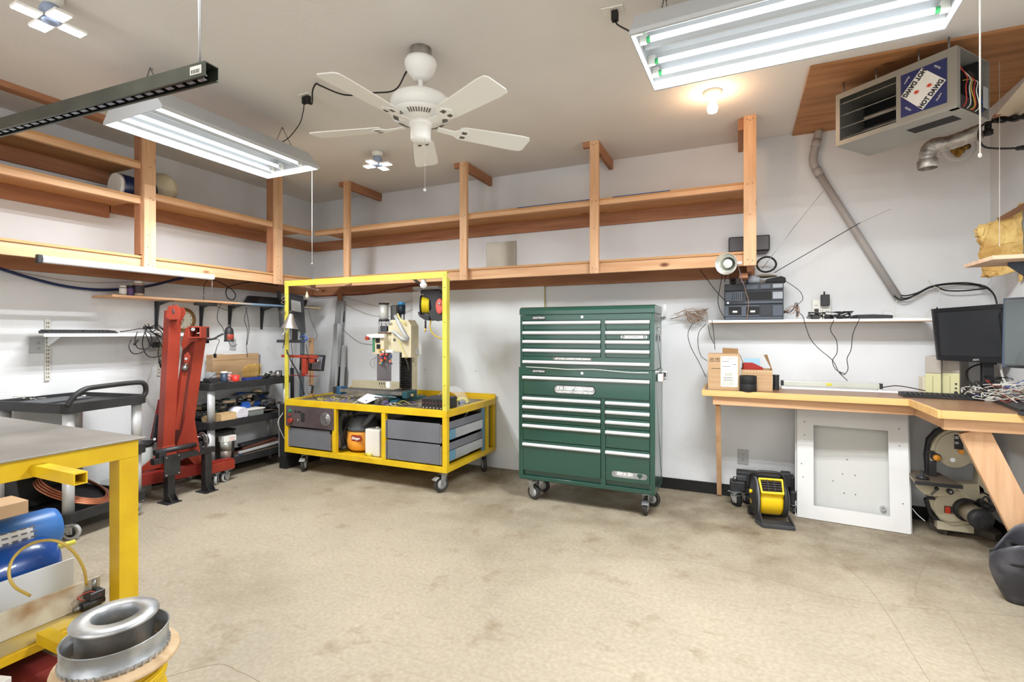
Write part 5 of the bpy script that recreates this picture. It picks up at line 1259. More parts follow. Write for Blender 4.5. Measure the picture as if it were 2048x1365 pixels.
def cup(name, label, cat, px, y0, r, hgt, m, ztop=True, x=None, z=None, r2=None, lid=None, mb=None):
    pos = (x if x is not None else -4.56, y0, z if z is not None else TB)
    t = thing(name, label, cat, pos); o = Vector(pos)+Vector((0,0,.0006))
    MB().lathe([(.001,0),(r,0),(r2 or r,hgt),((r2 or r)-.004,hgt),(r-.004,.006),(.001,.006)], o, n=20).build('body', m, t)
    if lid: MB().lathe([(.001,hgt+.0005),((r2 or r)+.002,hgt+.0005),((r2 or r)*.9,hgt+.015),(.001,hgt+.018)], o, n=20).build('lid', lid, t)
    return t
yB = lambda px, x=-4.56: XP(px, 780, x).y
cup('red_cup', 'bright red open cup at the front of the crowded cart top tray', 'cup', 0, yB(471), .032, .085, mat('cup_red', (226,60,50), .4), r2=.036)
cup('spray_can', 'dark blue-grey can with pale nozzle on the crowded cart top tray', 'can', 0, yB(448), .032, .115, mat('can_slate', (56,70,90), .4), lid=WHTP)
cup('small_can', 'small red and white can beside the slate can on the crowded cart', 'can', 0, yB(459,-4.62), .026, .10, mat('can_redwhite', (214,170,160), .4, col2=(190,60,50), scale=12), x=-4.62, lid=GREYL)
cup('grey_cone', 'grey tapered plastic cone on the left of the crowded cart top tray', 'cone', 0, yB(424,-4.72), .075, .12, mat('cone_grey', (170,172,176), .5), x=-4.74, r2=.04)
cup('steel_cylinder', 'bright steel cylinder at the far right of the crowded cart top tray', 'cylinder', 0, yB(556), .028, .10, STEEL)
cup('steel_cylinder', 'short dark cylinder behind the bright steel cylinder on the crowded cart', 'cylinder', 0, yB(563,-4.6), .02, .09, DGREY, x=-4.62)
t = thing('steel_rod', 'thin grey rod standing upright behind the crowded cart top tray', 'rod', (-4.80,yB(519,-4.80),TB)); MB().cyl((-4.80,yB(519,-4.80),TB+.0006),(-4.80,yB(519,-4.80),1.17),.008).build('rod', STEEL, t)
t = thing('black_tray', 'flat black tool case at the left corner of the crowded cart top tray', 'case', (-4.60,3.20,TB))
MB().box(-4.68,-4.53,3.12,3.34,TB+.0006,TB+.03).build('base', BLK, t, .004); MB().prism([(-4.68,3.14,TB+.031),(-4.55,3.14,TB+.031),(-4.60,3.14,TB+.06),(-4.68,3.14,TB+.07)], (0,.18,0)).build('lid', BLK, t, .004)
MB().tube([(-4.55,3.12,TB+.08),(-4.57,3.2,TB+.11),(-4.58,3.3,TB+.09),(-4.57,3.36,TB+.06)], .003, 6).build('cord', CABLE, t)
random.seed(31)
def jumble(name, label, cat, x0, x1, y0, y1, z, n, cols, kinds='btr', hmax=.12, smin=.03, smax=.09, partname='piece'):
    """a heap of separate odd pieces, each its own part, stacked so each rests on the layer below"""
    t = thing(name, label, cat, ((x0+x1)/2,(y0+y1)/2,z))
    for i in range(n):
        lv = i/n; zz = z+.012+lv*hmax
        x = x0+(x1-x0)*(.5+(random.random()-.5)*(1-lv*.4)); y = y0+(y1-y0)*(.5+(random.random()-.5)*(1-lv*.25))
        m = cols[i % len(cols)]; k = kinds[int(random.random()*len(kinds))]; s = smin+random.random()*(smax-smin)
        R = RZ3(random.random()*3) @ Matrix.Rotation((random.random()-.5)*.5,3,'X')
        mb = MB()
        if k == 'b': mb.obox((x,y,zz), (s,s*.6,s*.3), R)
        elif k == 't':
            d = R @ Vector((s*.9,0,0)); mb.cyl(Vector((x,y,zz))-d, Vector((x,y,zz))+d, s*.16, s*.12, n=12)
        elif k == 'r': mb.lathe([(s*.2,-s*.1),(s*.32,-s*.1),(s*.32,s*.1),(s*.2,s*.1)], (x,y,zz), R @ Vector((0,.6,1)), 16)
        elif k == 'p': mb.obox((x,y,zz), (s*1.4,s*.8,.006), R)
        elif k == 'w': mb.tube([Vector((x,y,zz))+Vector(((random.random()-.5)*s*2,(random.random()-.5)*s*2,(random.random())*s*.5)) for _ in range(4)], .0028, 5)
        mb.v = [Vector((min(max(v.x,x0),x1), min(max(v.y,y0),y1), max(v.z, z+.0006))) for v in mb.v]
        mb.build(partname, m, t, .002 if k == 'b' else 0)
    return t
MW = [BLK, DGREY, WHTP, STEEL, BLKR, mat('odd_beige', (188,168,138), .6), CHROME]
jumble('tool_heap', 'heap of black grinder and white fittings right of the drill bits on the top tray', 'tools', -4.66,-4.52, 3.70, 3.90, TB, 16, [BLK,WHTP,DGREY,BLK,CHROME], 'bttrw', .07)
jumble('tool_heap', 'loose metal bits at the front edge of the crowded cart top tray', 'tools', -4.60,-4.52, 3.14, 3.48, TB, 14, [STEEL,CHROME,GREYL,DGREY], 'btrw', .015, .02, .05)
WB = mat('light_wood_box', (206,176,132), .7, col2=(192,160,116), scale=3, stretch=(1,1,8))
t = thing('wooden_box', 'open pale wooden box at the left of the crowded cart middle tray', 'box', (-4.56,3.27,TM))
for q_ in ((-4.60,-4.51,3.20,3.208),(-4.60,-4.51,3.35,3.358)): MB().box(q_[0],q_[1],q_[2],q_[3],TM+.0006,TM+.095).build('end', WB, t)
MB().box(-4.608,-4.6005,3.20,3.358,TM+.0006,TM+.095).build('side', WB, t); MB().box(-4.5095,-4.502,3.20,3.358,TM+.0006,TM+.095).build('side', WB, t); MB().box(-4.60,-4.51,3.2085,3.3495,TM+.0006,TM+.008).build('bottom', WB, t)
t = thing('wooden_box', 'small pale wooden box behind the cart post on the middle tray', 'box', (-4.60,3.14,TM))
MB().box(-4.66,-4.58,3.125,3.19,TM+.0006,TM+.08).build('box', WB, t, .002)
t = thing('foam_roll', 'white rolled sheet seen end-on, showing its spiral, on the middle tray', 'roll', (-4.56,3.45,TM))
rc = Vector((-4.515,3.435,TM+.066)); ROLLM = mat('roll_white', (226,224,232), .6)
MB().cyl(rc+Vector((-.14,0,0)), rc, .065, n=30).build('roll', ROLLM, t)
sp = [rc+Vector((.001,math.cos(a*.5)*(.008+a*.0013),math.sin(a*.5)*(.008+a*.0013))) for a in range(42)]
MB().tube(sp, .0018, 4, 1).build('spiral_edge', mat('roll_grey', (150,148,164), .6), t)
t = thing('plastic_bin', 'grey translucent bin with cream rim right of the white roll on the middle tray', 'bin', (-4.58,3.60,TM))
MB().prism([(-4.64,3.52,TM+.0006),(-4.53,3.52,TM+.0006),(-4.515,3.51,TM+.085),(-4.655,3.51,TM+.085)], (0,.17,0)).build('bin', mat('bin_grey', (132,136,134), .35), t, .003)
MB().box(-4.66,-4.51,3.505,3.695,TM+.0855,TM+.095).build('rim', WHTP, t, .002)
jumble('parts_heap', 'dark heap of castings and straps above the wooden boxes on the middle tray', 'parts', -4.84,-4.62, 3.12, 3.44, TM, 34, [BLK,DGREY,BLKR,mat('dark_green_bag', (40,78,66), .6),DGREY,mat('odd_beige', (188,168,138), .6)], 'bbttrp', .20, .05, .12)
jumble('parts_heap', 'heap of grey parts with a blue packet behind the roll on the middle tray', 'parts', -4.84,-4.66, 3.46, 3.96, TM, 40, [GREYL,DGREY,BLK,mat('packet_blue', (40,92,180), .5),mat('odd_beige', (188,168,138), .6),BLK,STEEL], 'bbtprp', .24, .06, .14)
jumble('parts_heap', 'dark bracket heap at the right end of the crowded cart middle tray', 'parts', -4.66,-4.52, 3.72, 3.94, TM, 16, [DGREY,BLK,mat('odd_brown', (110,90,76), .6)], 'bpt', .14, .05, .11)
t = thing('blue_packet', 'bright blue folded packet atop the middle tray heap', 'packet', (-4.645,3.55,TM+.12)); MB().prism([(-4.65,3.50,TM+.10),(-4.65,3.62,TM+.10),(-4.65,3.59,TM+.165),(-4.65,3.52,TM+.165)], (.03,0,0)).build('packet', mat('packet_blue', (40,92,180), .5), t, .003)
# bottom tray
t = thing('metal_can', 'tall two-tone grey metal can at the front of the crowded cart bottom tray', 'can', (-4.555,3.285,TL))
MB().cyl((-4.555,3.285,TL+.0006),(-4.555,3.285,TL+.105),.048,n=26).build('lower_can', mat('can_brown', (140,126,118), .4, .3, col2=(120,108,102), scale=6), t)
MB().cyl((-4.555,3.285,TL+.1055),(-4.555,3.285,TL+.185),.051,n=26).build('upper_can', mat('can_zinc', (168,168,160), .4, .4, col2=(146,146,140), scale=14), t)
t = thing('white_carton', 'small white carton with red printed characters atop the grey metal can', 'box', (-4.56,3.30,TL+.186))
MB().box(-4.60,-4.52,3.24,3.37,TL+.186,TL+.24).build('carton', PAPER, t, .002)
for k in range(5):
    for j in range(3): MB().obox((-4.5195,3.30+.012*k,TL+.197+.015*j), (.0006,.007,.0035 if (k+j)%2 else .009)).build('red_print', REDT, t)
t = thing('storage_tub', 'dark translucent tub under the middle tray of the crowded cart', 'tub', (-4.75,3.3,TL))
MB().box(-4.84,-4.66,3.14,3.46,TL+.0006,TL+.26).build('tub', mat('tub_dark', (70,70,70), .4), t, .01); MB().box(-4.85,-4.655,3.13,3.47,TL+.2605,TL+.275).build('lid', BLK, t, .004)
bars = [((-4.62,3.40,.19),(-4.60,4.0,.235),.045,.03,mat('bar_brown', (96,60,50), .5)),((-4.58,3.38,.185),(-4.58,3.98,.20),.03,.02,STEEL),((-4.55,3.42,.21),(-4.56,3.95,.225),.022,.022,GREYL),((-4.53,3.45,.18),(-4.53,3.98,.18),.025,.018,mat('bar_bronze', (150,124,96), .4, .6)),((-4.65,3.50,.26),(-4.66,4.0,.27),.05,.03,DGREY),((-4.555,3.40,.165+.01),(-4.555,3.96,.175),.02,.012,ALU),((-4.60,3.50,.228),(-4.61,3.9,.262),.02,.02,mat('bar_brown', (96,60,50), .5))]
nm = ['brown steel angle','grey steel bar','pale square bar','bronze-coloured bar','dark flat bar at the back','thin bright aluminium strip','short brown bar']
for i, (a, b, w_, h_, m) in enumerate(bars):
    t = thing('metal_bar', nm[i]+' lying lengthwise on the bottom tray of the crowded cart', 'bar', a, group='metal bars on the bottom tray')
    MB().beam(a, b, w_, h_).build('bar', m, t, .001)
t = thing('pipe_fitting', 'short chrome pipe with blue collar on the bottom tray front', 'fitting', (-4.53,3.38,TL))
MB().cyl((-4.53,3.36,TL+.012),(-4.525,3.42,TL+.014),.010).build('pipe', CHROME, t); MB().box(-4.545,-4.515,3.42,3.45,TL+.001,TL+.03).build('collar', mat('collar_blue', (40,52,96), .5), t)
# black rack case left of yellow cart
t = thing('black_case', 'black flight-case panel with silver edge standing between the carts', 'case', XP(560,860,-4.4))
a_ = YP(552,818,3.72); b_ = YP(566,888,3.72)
MB().box(-4.36,-4.26,3.74,4.2,.12,.67).build('panel', BLK, t, .003); MB().box(-4.365,-4.355,3.735,3.745,.12,.67).build('silver_edge', ALU, t); MB().box(-4.36,-4.26,3.74,4.2,.001,.119).build('base', BLKR, t)
MB().tube([XP(566,826,-4.28),XP(556,845,-4.28),XP(564,868,-4.28),XP(570,880,-4.26)], .003, 7).build('white_cord', CABW, t)

# ---------------- things hung on the yellow frame ----------------
YU = GY0
t = CLAMP = thing('clamp_lamp', 'silver bell-shaped clamp lamp clipped to the left yellow upright', 'lamp', YP(583,650,YU-.03))
c_ = YP(582,628,YU-.06); dn = Vector((-.08,-.05,-1)).normalized()
MB().lathe([(.018,0),(.022,.005),(.032,.04),(.05,.085),(.078,.14),(.082,.145),(.078,.147),(.048,.088),(.028,.04),(.016,.006)], c_, dn, 30).build('shade', mat('spun_alu', (214,212,208), .3, .85), t)
MB().lathe([(.001,-.035),(.014,-.035),(.018,0),(.001,0)], c_, dn, 16).build('socket', BLK, t)
MB().ball(c_+dn*.11, .028, 16, 10).build('bulb', WHT, t)
MB().beam(c_+Vector((-.02,0,-.12)), c_+Vector((-.09,-.02,-.21)), .02, .008).build('clamp_jaw', WHT, t, .002); MB().beam(c_+Vector((-.03,.02,-.10)), c_+Vector((-.06,.04,-.14)), .02, .008).build('clamp_jaw', ALU, t, .002)
t = thing('frame_monitor', 'dark flat monitor turned edge-on behind the left yellow upright', 'monitor', YP(570,620,3.95))
g = [YP(585,590,4.05),YP(608,594,4.2),YP(613,664,4.2),YP(600,668,4.12),YP(586,655,4.05)]
MB().prism([YP(576,586,4.0),YP(607,593,4.25),YP(612,667,4.25),YP(584,660,4.0)], (.02,-.03,0)).build('back_shell', mat('shell_grey', (66,68,74), .4), t, .004)
MB().prism([YP(553,582,3.98),YP(557,582,3.99),YP(563,656,3.99),YP(559,656,3.98)], (.012,.02,0)).build('front_bezel', BLK, t, .002)
MB().prism([YP(583,600,3.97),YP(601,604,4.1),YP(603,625,4.1),YP(584,622,3.97)], (.0,-.008,0)).build('rear_plate', GREYL, t, .002)
MB().box(YP(556,684,3.94).x, YP(603,684,3.94).x, 3.92, 3.99, YP(580,686,3.94).z, YP(580,680,3.94).z).build('mount_shelf', DGREY, t, .003)
MB().box(YP(585,670,3.96).x, YP(590,670,3.96).x, 3.95, 4.0, YP(580,680,3.94).z+.0005, YP(580,655,3.94).z).build('stalk', BLK, t, .003)
t = thing('red_bracket', 'red welded bracket bolted to the yellow upright carrying a small screen', 'bracket', YP(600,715,3.76))
def YB_(name, pxa, pya, pxb, pyb, y0, y1, m, par, bev=.003):
    a_ = YP(pxa,pya,y0); b_ = YP(pxb,pyb,y0); return MB().box(min(a_.x,b_.x), max(a_.x,b_.x), y0, y1, min(a_.z,b_.z), max(a_.z,b_.z)).build(name, m, par, bev)
YB_('top_bar', 562,710,631,717, 3.752, 3.79, REDP, t); YB_('post', 603,717.5,611,750, 3.752, 3.79, REDP, t); YB_('bottom_bar', 576,750.5,629,754, 3.752, 3.80, REDD, t); YB_('small_foot', 603,747,609,753, 3.74, 3.7515, REDD, t)
MB().prism([YP(616,717.5,3.76),YP(630,717.5,3.76),YP(625,727,3.76),YP(619,727,3.76)], (0,.02,0)).build('swivel_joint', REDP, t, .002); e = YP(632,722,3.80); MB().cyl(e, e+Vector((0,.06,0)), .016).build('knob', CHROME, t)
t = thing('small_screen', 'small black-framed screen seen from behind on the red bracket', 'monitor', YP(630,730,3.86))
MB().prism([YP(600,709,3.88),YP(649,711,3.86),YP(645,743,3.86),YP(598,741,3.88)], (0,.02,0)).build('shell', BLK, t, .003); MB().prism([YP(626,713,3.857),YP(646,714,3.857),YP(642,740,3.857),YP(624,739,3.857)], (0,-.004,0)).build('back_cover', GREYP, t, .001)
t = CLAMP
for pts, r_ in (([(583,630),(592,640),(600,655),(604,672)],.004), ([(578,640),(581,665),(583,690),(585,715),(583,740)],.003), ([(573,700),(582,722),(592,740),(600,760),(607,790)],.006), ([(574,705),(586,728),(596,745),(604,770),(609,790)],.006), ([(576,640),(571,660),(568,690)],.003), ([(568,685),(566,697)],.003)):
    MB().tube([YP(*q, 3.66 if pts[0][0] > 577 else 3.69) for q in pts], r_, 7).build('cord', CABLE, t)
t = thing('hand_pendant', 'small black hand controller hanging on a cord from the red bracket', 'controller', YP(622,770,3.72))
pn_ = MB().obox(YP(622,779,3.72), (.045,.03,.085), Matrix.Rotation(.2,3,'Y')); pn_.build('pendant', BLK, t, .006)
bt = MB()
for i in range(3):
    for j in range(4): bt.obox(YP(622,779,3.72)+Matrix.Rotation(.2,3,'Y') @ Vector((-.012+.012*i,-.017,-.028+.018*j)), (.007,.004,.009), Matrix.Rotation(.2,3,'Y'))
bt.build('button', GREYL, t)['kind'] = 'stuff'
MB().tube([YP(612,690,3.72),YP(616,715,3.72),YP(620,740,3.72),YP(620,768,3.72)], .003, 6).build('cord', CABLE, t); MB().tube([YP(625,790,3.72),YP(630,797,3.74),YP(634,800,3.76)], .004, 6).build('cord', CABLE, t)
MB().tube([YP(600,675,3.8),YP(608,672,3.8),YP(614,678,3.8),YP(606,684,3.8)], .008, 7).build('blue_plug_cord', mat('w_blue', (60,90,160), .5), t)
t = thing('frame_bulb', 'small bare bulb holder clamped under the left of the yellow top beam', 'light', YP(622,580,3.76))
MB().beam(YP(609,574,3.77), YP(636,580,3.77), .02, .012).build('clamp_bar', CHROME, t, .002); MB().box(YP(618,573,3.77).x, YP(624,573,3.77).x, 3.752, 3.80, YP(618,574,3.77).z+.004, 1.885).build('clamp', STEEL, t)
c_ = YP(614,584,3.77); MB().cyl(c_+Vector((0,0,.03)), c_, .006).build('holder', STEEL, t); MB().lathe([(.006,0),(.010,-.02),(.018,-.045),(.014,-.06),(.001,-.066)], c_, n=16).build('bulb', mat('clear_bulb', (230,220,190), .2, alpha=.6), t)
for px in (563, 566):
    pass
t = thing('steel_clips', 'pair of bright wire clips on the left yellow upright', 'clips', YP(566,600,3.69))
for py in (596,604,624): MB().tube([YP(572,py,3.695),YP(566,py-2,3.69),YP(563,py+2,3.69),YP(567,py+4,3.69),YP(571,py+3,3.695)], .004, 6).build('clip', CHROME, t)
# ---------------- long stock leaning in the corner ----------------
def lean(name, label, top_, bot_, w_, d_, m, group='long stock leaning in the back corner', face=(0,-1,0)):
    t = thing(name, label, 'bar', bot_, group=group)
    MB().beam(bot_, top_, w_, d_, face).build('bar', m, t, .001); return t
def LB(px, py, y): return YP(px, py, y)
lean('aluminium_extrusion', 'tallest leaning aluminium channel reaching the shelf in the back corner', Vector((LB(681,600,4.66).x,4.66,1.80)), Vector((LB(655,870,4.45).x,4.45,.01)), .10, .03, mat('alu_dull', (170,172,174), .4, .6, col2=(196,198,200), scale=3, stretch=(20,20,1)))
lean('aluminium_extrusion', 'wide flat leaning aluminium bar right beside the tallest channel', Vector((LB(673,640,4.60).x,4.60,1.52)), Vector((LB(662,870,4.36).x,4.36,.01)), .06, .03, ALU)
lean('steel_angle', 'shorter grey leaning angle bar right of the channels', Vector((LB(688,696,4.66).x,4.66,1.26)), Vector((LB(678,870,4.50).x,4.50,.01)), .05, .03, GREYL)
lean('steel_angle', 'short dark leaning bar just behind the mill table end', Vector((LB(678,750,4.64).x,4.64,1.0)), Vector((LB(668,870,4.5).x,4.5,.01)), .04, .02, DGREY)
lean('steel_rod', 'thin dark leaning rod left of the mill', Vector((LB(692,750,4.64).x,4.64,1.0)), Vector((LB(676,870,4.5).x,4.5,.01)), .008, .008, DGREY)
lean('wood_batten', 'pale wooden batten leaning behind the red bracket', Vector((-4.62,4.42,1.35)), Vector((-4.56,4.35,.01)), .05, .03, WZ)
lean('steel_pipe', 'grey-blue pipe leaning behind the left yellow upright', Vector((-4.70,4.36,1.5)), Vector((-4.66,4.30,.01)), .035, .035, mat('pipe_blue', (110,124,134), .4, .4))
lean('steel_pipe', 'black pipe leaning left of the wooden batten', Vector((-4.76,4.26,1.0)), Vector((-4.70,4.22,.01)), .03, .03, BLK)
t = thing('hanging_strap', 'brown strap board fixed above the tallest leaning channel', 'strap', YP(680,590,YB-.05)); MB().box(YP(676,600,4.67).x, YP(684,600,4.67).x, YB-.06, YB-.045, 1.80, 1.90).build('strap', RZ, t)
t = outlet_plate('switch_box', 'tall grey switch box on the back wall beside the leaning channel', YP(686,634,YB-.001), (1,0,0), (0,0,1), .055, .13, GREYP, False)
t = thing('cable_run', 'dark red cable sagging along the back wall under the shelf cleat', 'cable', YP(700,590,YB-.03))
MB().tube([YP(560,578,YB-.03),YP(620,592,YB-.045),YP(680,591,YB-.045),YP(740,588,YB-.045),YP(800,576,YB-.045),YP(850,568,YB-.045)], .007, 8).build('cable', CABR, t)
t = thing('thin_wire', 'thin brown wires sagging below the dark red cable on the back wall', 'wire', YP(740,620,YB-.02))
MB().tube([YP(680,592,YB-.016),YP(720,604,YB-.016),YP(760,613,YB-.016),YP(800,609,YB-.016),YP(840,594,YB-.016)], .002, 6).build('wire', CABB, t); MB().tube([YP(692,610,YB-.016),YP(740,630,YB-.016),YP(790,632,YB-.016),YP(838,613,YB-.016)], .0018, 6).build('wire', CABB, t)
t = thing('thin_wire', 'thin grey wire crossing the back wall left of the mill control box', 'wire', YP(720,670,YB-.016))
MB().tube([YP(682,656,YB-.018),YP(700,672,YB-.018),YP(720,686,YB-.018),YP(745,690,YB-.018)], .002, 6).build('wire', CABLE, t)
t = thing('spectacles', 'wire spectacles and loose cord on the far end of the blue shelf', 'spectacles', (XL+.2,4.5,1.7185))
for k in (0,1): MB().tube([(XL+.24+.02*math.cos(a),4.40+.05*k+.022*math.sin(a),1.722+.012*math.cos(a)) for a in (0,1.05,2.1,3.14,4.2,5.25)], .0022, 5, 4, closed=True).build('rim', BLKR, t)
MB().tube([XP(616,616,XL+.3),XP(622,640,XL+.3),XP(634,672,XL+.3),XP(620,684,XL+.3),XP(612,680,XL+.28)], .0022, 7).build('cord', CABLE, t)

# ---------------- yellow table, lower left ----------------
TXR = -2.60; ty1 = 1.43
tb_ = thing('welding_table', 'yellow square-tube table with grey steel top at the left edge', 'table', (-3.1,.9,0))
TG = mat('table_plate', (150,146,140), .45, .5, col2=(122,118,112), scale=2.2)
MB().box(-4.10,TXR+.02,-.2,ty1+.025,.90,.906).build('top_plate', TG, tb_, .001)
def sqt(name, p0, p1, s, m=YEL, par=tb_, open0=False, open1=False, wall=.005):
    """square tube as four walls so open ends look hollow"""
    p0, p1 = Vector(p0), Vector(p1); d = (p1-p0).normalized(); upv = Vector((0,0,1)) if abs(d.z) < .9 else Vector((1,0,0)); x = d.cross(upv).normalized(); z = x.cross(d)
    mb = MB()
    for sx in (-1,1): mb.beam(p0+x*sx*(s/2-wall/2), p1+x*sx*(s/2-wall/2), wall, s, z)
    for sz in (-1,1): mb.beam(p0+z*sz*(s/2-wall/2), p1+z*sz*(s/2-wall/2), s-2*wall, wall, z)
    return mb.build(name, m, par, .0)
hs = .04
sqt('top_rail', (TXR-hs,-.2,.859), (TXR-hs,ty1,.859), .08)
sqt('top_rail', (-4.05,ty1-hs,.859), (TXR-.081,ty1-hs,.859), .08)
sqt('leg', (TXR-hs,ty1-hs,.0), (TXR-hs,ty1-hs,.818), .08); sqt('leg', (-4.01,ty1-hs,.0), (-4.01,ty1-hs,.818), .08); sqt('leg', (TXR-hs,-.16,.0), (TXR-hs,-.16,.818), .08); sqt('leg', (-4.01,-.16,.0), (-4.01,-.16,.818), .08)
MB().box(TXR-.06,TXR-.005,-.115,ty1-.081,.10,.135).build('bottom_rail', YEL, tb_, .002); MB().box(-3.50,-3.44,-.115,ty1-.081,.10,.135).build('bottom_rail', YEL, tb_, .002)
MB().box(-3.50,TXR-.02,-.11,ty1-.085,.136,.142).build('bottom_shelf', mat('yellow_worn', (206,172,44), .5, col2=(150,140,116), scale=3), tb_)
sqt('hitch_tube', (TXR+.0005,1.056,.848), (-2.285,1.056,.848), .045); sqt('hitch_tube', (TXR-.0045,1.075,.158), (-2.285,1.075,.158), .045)
w_ = MB()
for k in range(14): w_.ball((TXR-.004,.2+.09*k,.9), .006, 6, 4)
w_.build('weld_bead', mat('weld', (190,150,40), .5), tb_)['kind'] = 'stuff'
# on its lower shelf
t = thing('steel_channel', 'rusty off-white steel channel lying on the lower shelf of the yellow table', 'channel', (-2.74,.9,.143))
RUST = mat('rusty_white', (196,190,172), .6, col2=(146,112,70), scale=4.5, lo=.5, hi=.72)
MB().box(-2.745,-2.735,-.0,1.34,.143,.262).box(-2.84,-2.745,-.0,1.34,.143,.15).build('channel', RUST, t, .002)
t = thing('aluminium_angle', 'bright aluminium angle standing behind the rusty channel', 'angle', (-2.9,.9,.143))
MB().box(-2.925,-2.917,.0,1.32,.143,.32).box(-3.0,-2.925,.0,1.32,.143,.15).build('angle', mat('alu_bright', (222,226,230), .4, .25), t, .001); 
for y_ in (1.0,1.02): MB().cyl((-2.9172,y_,.255),(-2.9165,y_,.255),.006,n=10).build('hole', BLKR, t)
t = thing('valve_fitting', 'greasy dark valve and fittings beside the table leg on the lower shelf', 'valve', (-2.70,1.29,.143))
MB().cyl((-2.70,1.25,.165),(-2.70,1.335,.168),.020).build('body', IRON, t); MB().cyl((-2.70,1.22,.165),(-2.70,1.2495,.165),.011).build('nipple', STEEL, t); MB().box(-2.73,-2.67,1.27,1.33,.187,.22).build('block', IRON, t, .004); MB().cyl((-2.70,1.30,.22),(-2.70,1.30,.27),.009).build('stem', STEEL, t)
MB().tube([(-2.70,1.26,.19),(-2.71,1.24,.21),(-2.69,1.28,.225),(-2.67,1.31,.20)], .003, 6).build('red_wire', REDP, t)
t = thing('clear_hose', 'amber clear plastic hose arching over the table shelf', 'hose', (-2.68,1.2,.2))
hp = [DP(173,1170,2.25),DP(168,1140,2.2),DP(150,1108,2.15),DP(120,1085,2.1),DP(85,1082,2.1),DP(50,1095,2.1),DP(25,1120,2.08),DP(18,1150,2.05),DP(30,1175,2.05),DP(60,1192,2.1)]
AMB = mat('amber_hose', (196,168,80), .25, alpha=.85)
MB().tube(hp, .006, 8).build('hose', AMB, t); MB().tube([DP(236,1160,2.5),DP(250,1147,2.5),DP(267,1134,2.5)], .004, 6).build('hose_end', AMB, t)
MB().tube([DP(236,1150,2.5),DP(260,1156,2.5),DP(278,1160,2.45)], .001, 5).build('thin_wire', STEEL, t)
# blue pump / tank
t = thing('blue_compressor', 'blue cylindrical motor with white label and darker tank on the table lower shelf', 'compressor', (-3.2,1.0,.143))
bdir = Vector((0,1,0))
MB().lathe([(.001,-.5),(.092,-.5),(.10,-.48),(.10,-.03),(.092,-.005),(.07,.0),(.001,.0)], (-3.24,1.39,.40), bdir, 34).build('motor', LBLUE, t)
MB().lathe([(.1012,-.46),(.1012,-.13)], (-3.24,1.39,.40), bdir, 34, arc=.42, xref=(.95,0,.6)).build('data_label', PAPER, t)
lb = MB()
for k in range(9):
    for j in range(4): a = -.15+j*.24; lb.obox(Vector((-3.24+.1022*math.cos(a),.98+.035*k,.40+.1022*math.sin(a))), (.001,.022,.008), Matrix.Rotation(-a,3,'Y'))
lb.build('print_line', GREYP, t)['kind'] = 'stuff'
MB().lathe([(.001,-.6),(.10,-.6),(.125,-.55),(.13,-.10),(.12,-.03),(.09,.0),(.001,.012)], (-3.13,1.33,.275), bdir, 34).build('tank', BLUE, t)
MB().box(-3.06,-2.965,.72,1.06,.16,.335).build('cover_box', BLUE, t, .02); MB().box(-3.2,-3.06,.95,1.0,.1435,.17).build('foot', BLUE, t)
MB().cyl((-3.10,1.31,.335),(-3.08,1.40,.34),.012).build('yellow_handle', YEL2, t)
t = thing('cardboard_box', 'plain cardboard box on the floor behind the yellow table at the left edge', 'box', (-3.83,1.22,0))
MB().box(-3.93,-3.735,.98,1.475,.001,.44).build('box', mat('cardboard_pale', (200,168,132), .85, col2=(190,156,120), scale=2), t, .003); 
# spool and collars
SP = Vector((-1.905,.985,0))
t = thing('wire_spool', 'wooden cable spool wound with yellow wire at the bottom left corner', 'spool', SP)
WS = mat('spool_wood', (206,180,146), .75, col2=(186,158,122), scale=5, stretch=(1,6,1), bump=.2)
MB().lathe([(.001,.30),(.172,.30),(.176,.306),(.172,.318),(.001,.318)], SP, n=48).build('top_flange', WS, t); MB().lathe([(.001,.0),(.175,.0),(.175,.018),(.001,.018)], SP, n=48).build('bottom_flange', WS, t)
MB().lathe([(.001,.0185),(.07,.0185),(.07,.2995),(.001,.2995)], SP, n=24).build('core', WS, t)
pts = []
for k in range(22*20+1):
    a = 2*math.pi*k/20; z = .026+.268*(k/20/22); pts.append(SP+Vector((math.cos(a)*(.128+.004*math.sin(k*.37)),math.sin(a)*(.128+.004*math.sin(k*.37)),z)))
MB().tube(pts, .0075, 5, 1).build('yellow_wire', YEL, t)
t = thing('duct_collar', 'wide crimped galvanised ring standing on the wooden spool', 'collar', SP+Vector((-.0,0,.318)))
c_ = SP+Vector((-.01,.0,.3185)); pr = [(.142,0),(.148,.004),(.150,.018),(.147,.02),(.147,.072),(.149,.076),(.145,.076),(.1435,.02),(.140,.0)]
MB().lathe(pr, c_, (0,0,1), 56).build('ring', GALV, t)
cr_ = MB()
for k in range(44):
    a = 2*math.pi*k/44; cr_.obox(c_+Vector((math.cos(a)*.1495,math.sin(a)*.1495,.011)), (.006,.006,.014), RZ3(a))
cr_.build('crimp', GALV, t)['kind'] = 'stuff'
t = thing('duct_flange', 'round galvanised flange with short neck on top of the wide ring', 'flange', c_)
c2 = c_+Vector((-.005,-.0,0)); MB().lathe([(.102,.002),(.104,.002),(.104,.118),(.119,.120),(.121,.125),(.119,.128),(.069,.132),(.066,.128),(.066,.06),(.064,.06),(.064,.129),(.068,.1345),(.119,.131),(.123,.126),(.119,.117),(.1065,.115),(.1065,.002),(.102,.002)], c2, (0,0,1), 56).build('flange', GALV, t)
t = thing('red_board', 'dark red painted board lying on the floor under the yellow table edge', 'board', (-2.3,.7,0))
RBM = mat('red_board', (128,44,40), .6, col2=(110,36,34), scale=4)
MB().prism([FL(0,1322,.03),FL(60,1292,.03),FL(150,1330,.03),FL(160,1420,.03),FL(-60,1450,.03),FL(-60,1350,.03)], (0,0,-.029)).build('board', RBM, t, .002)
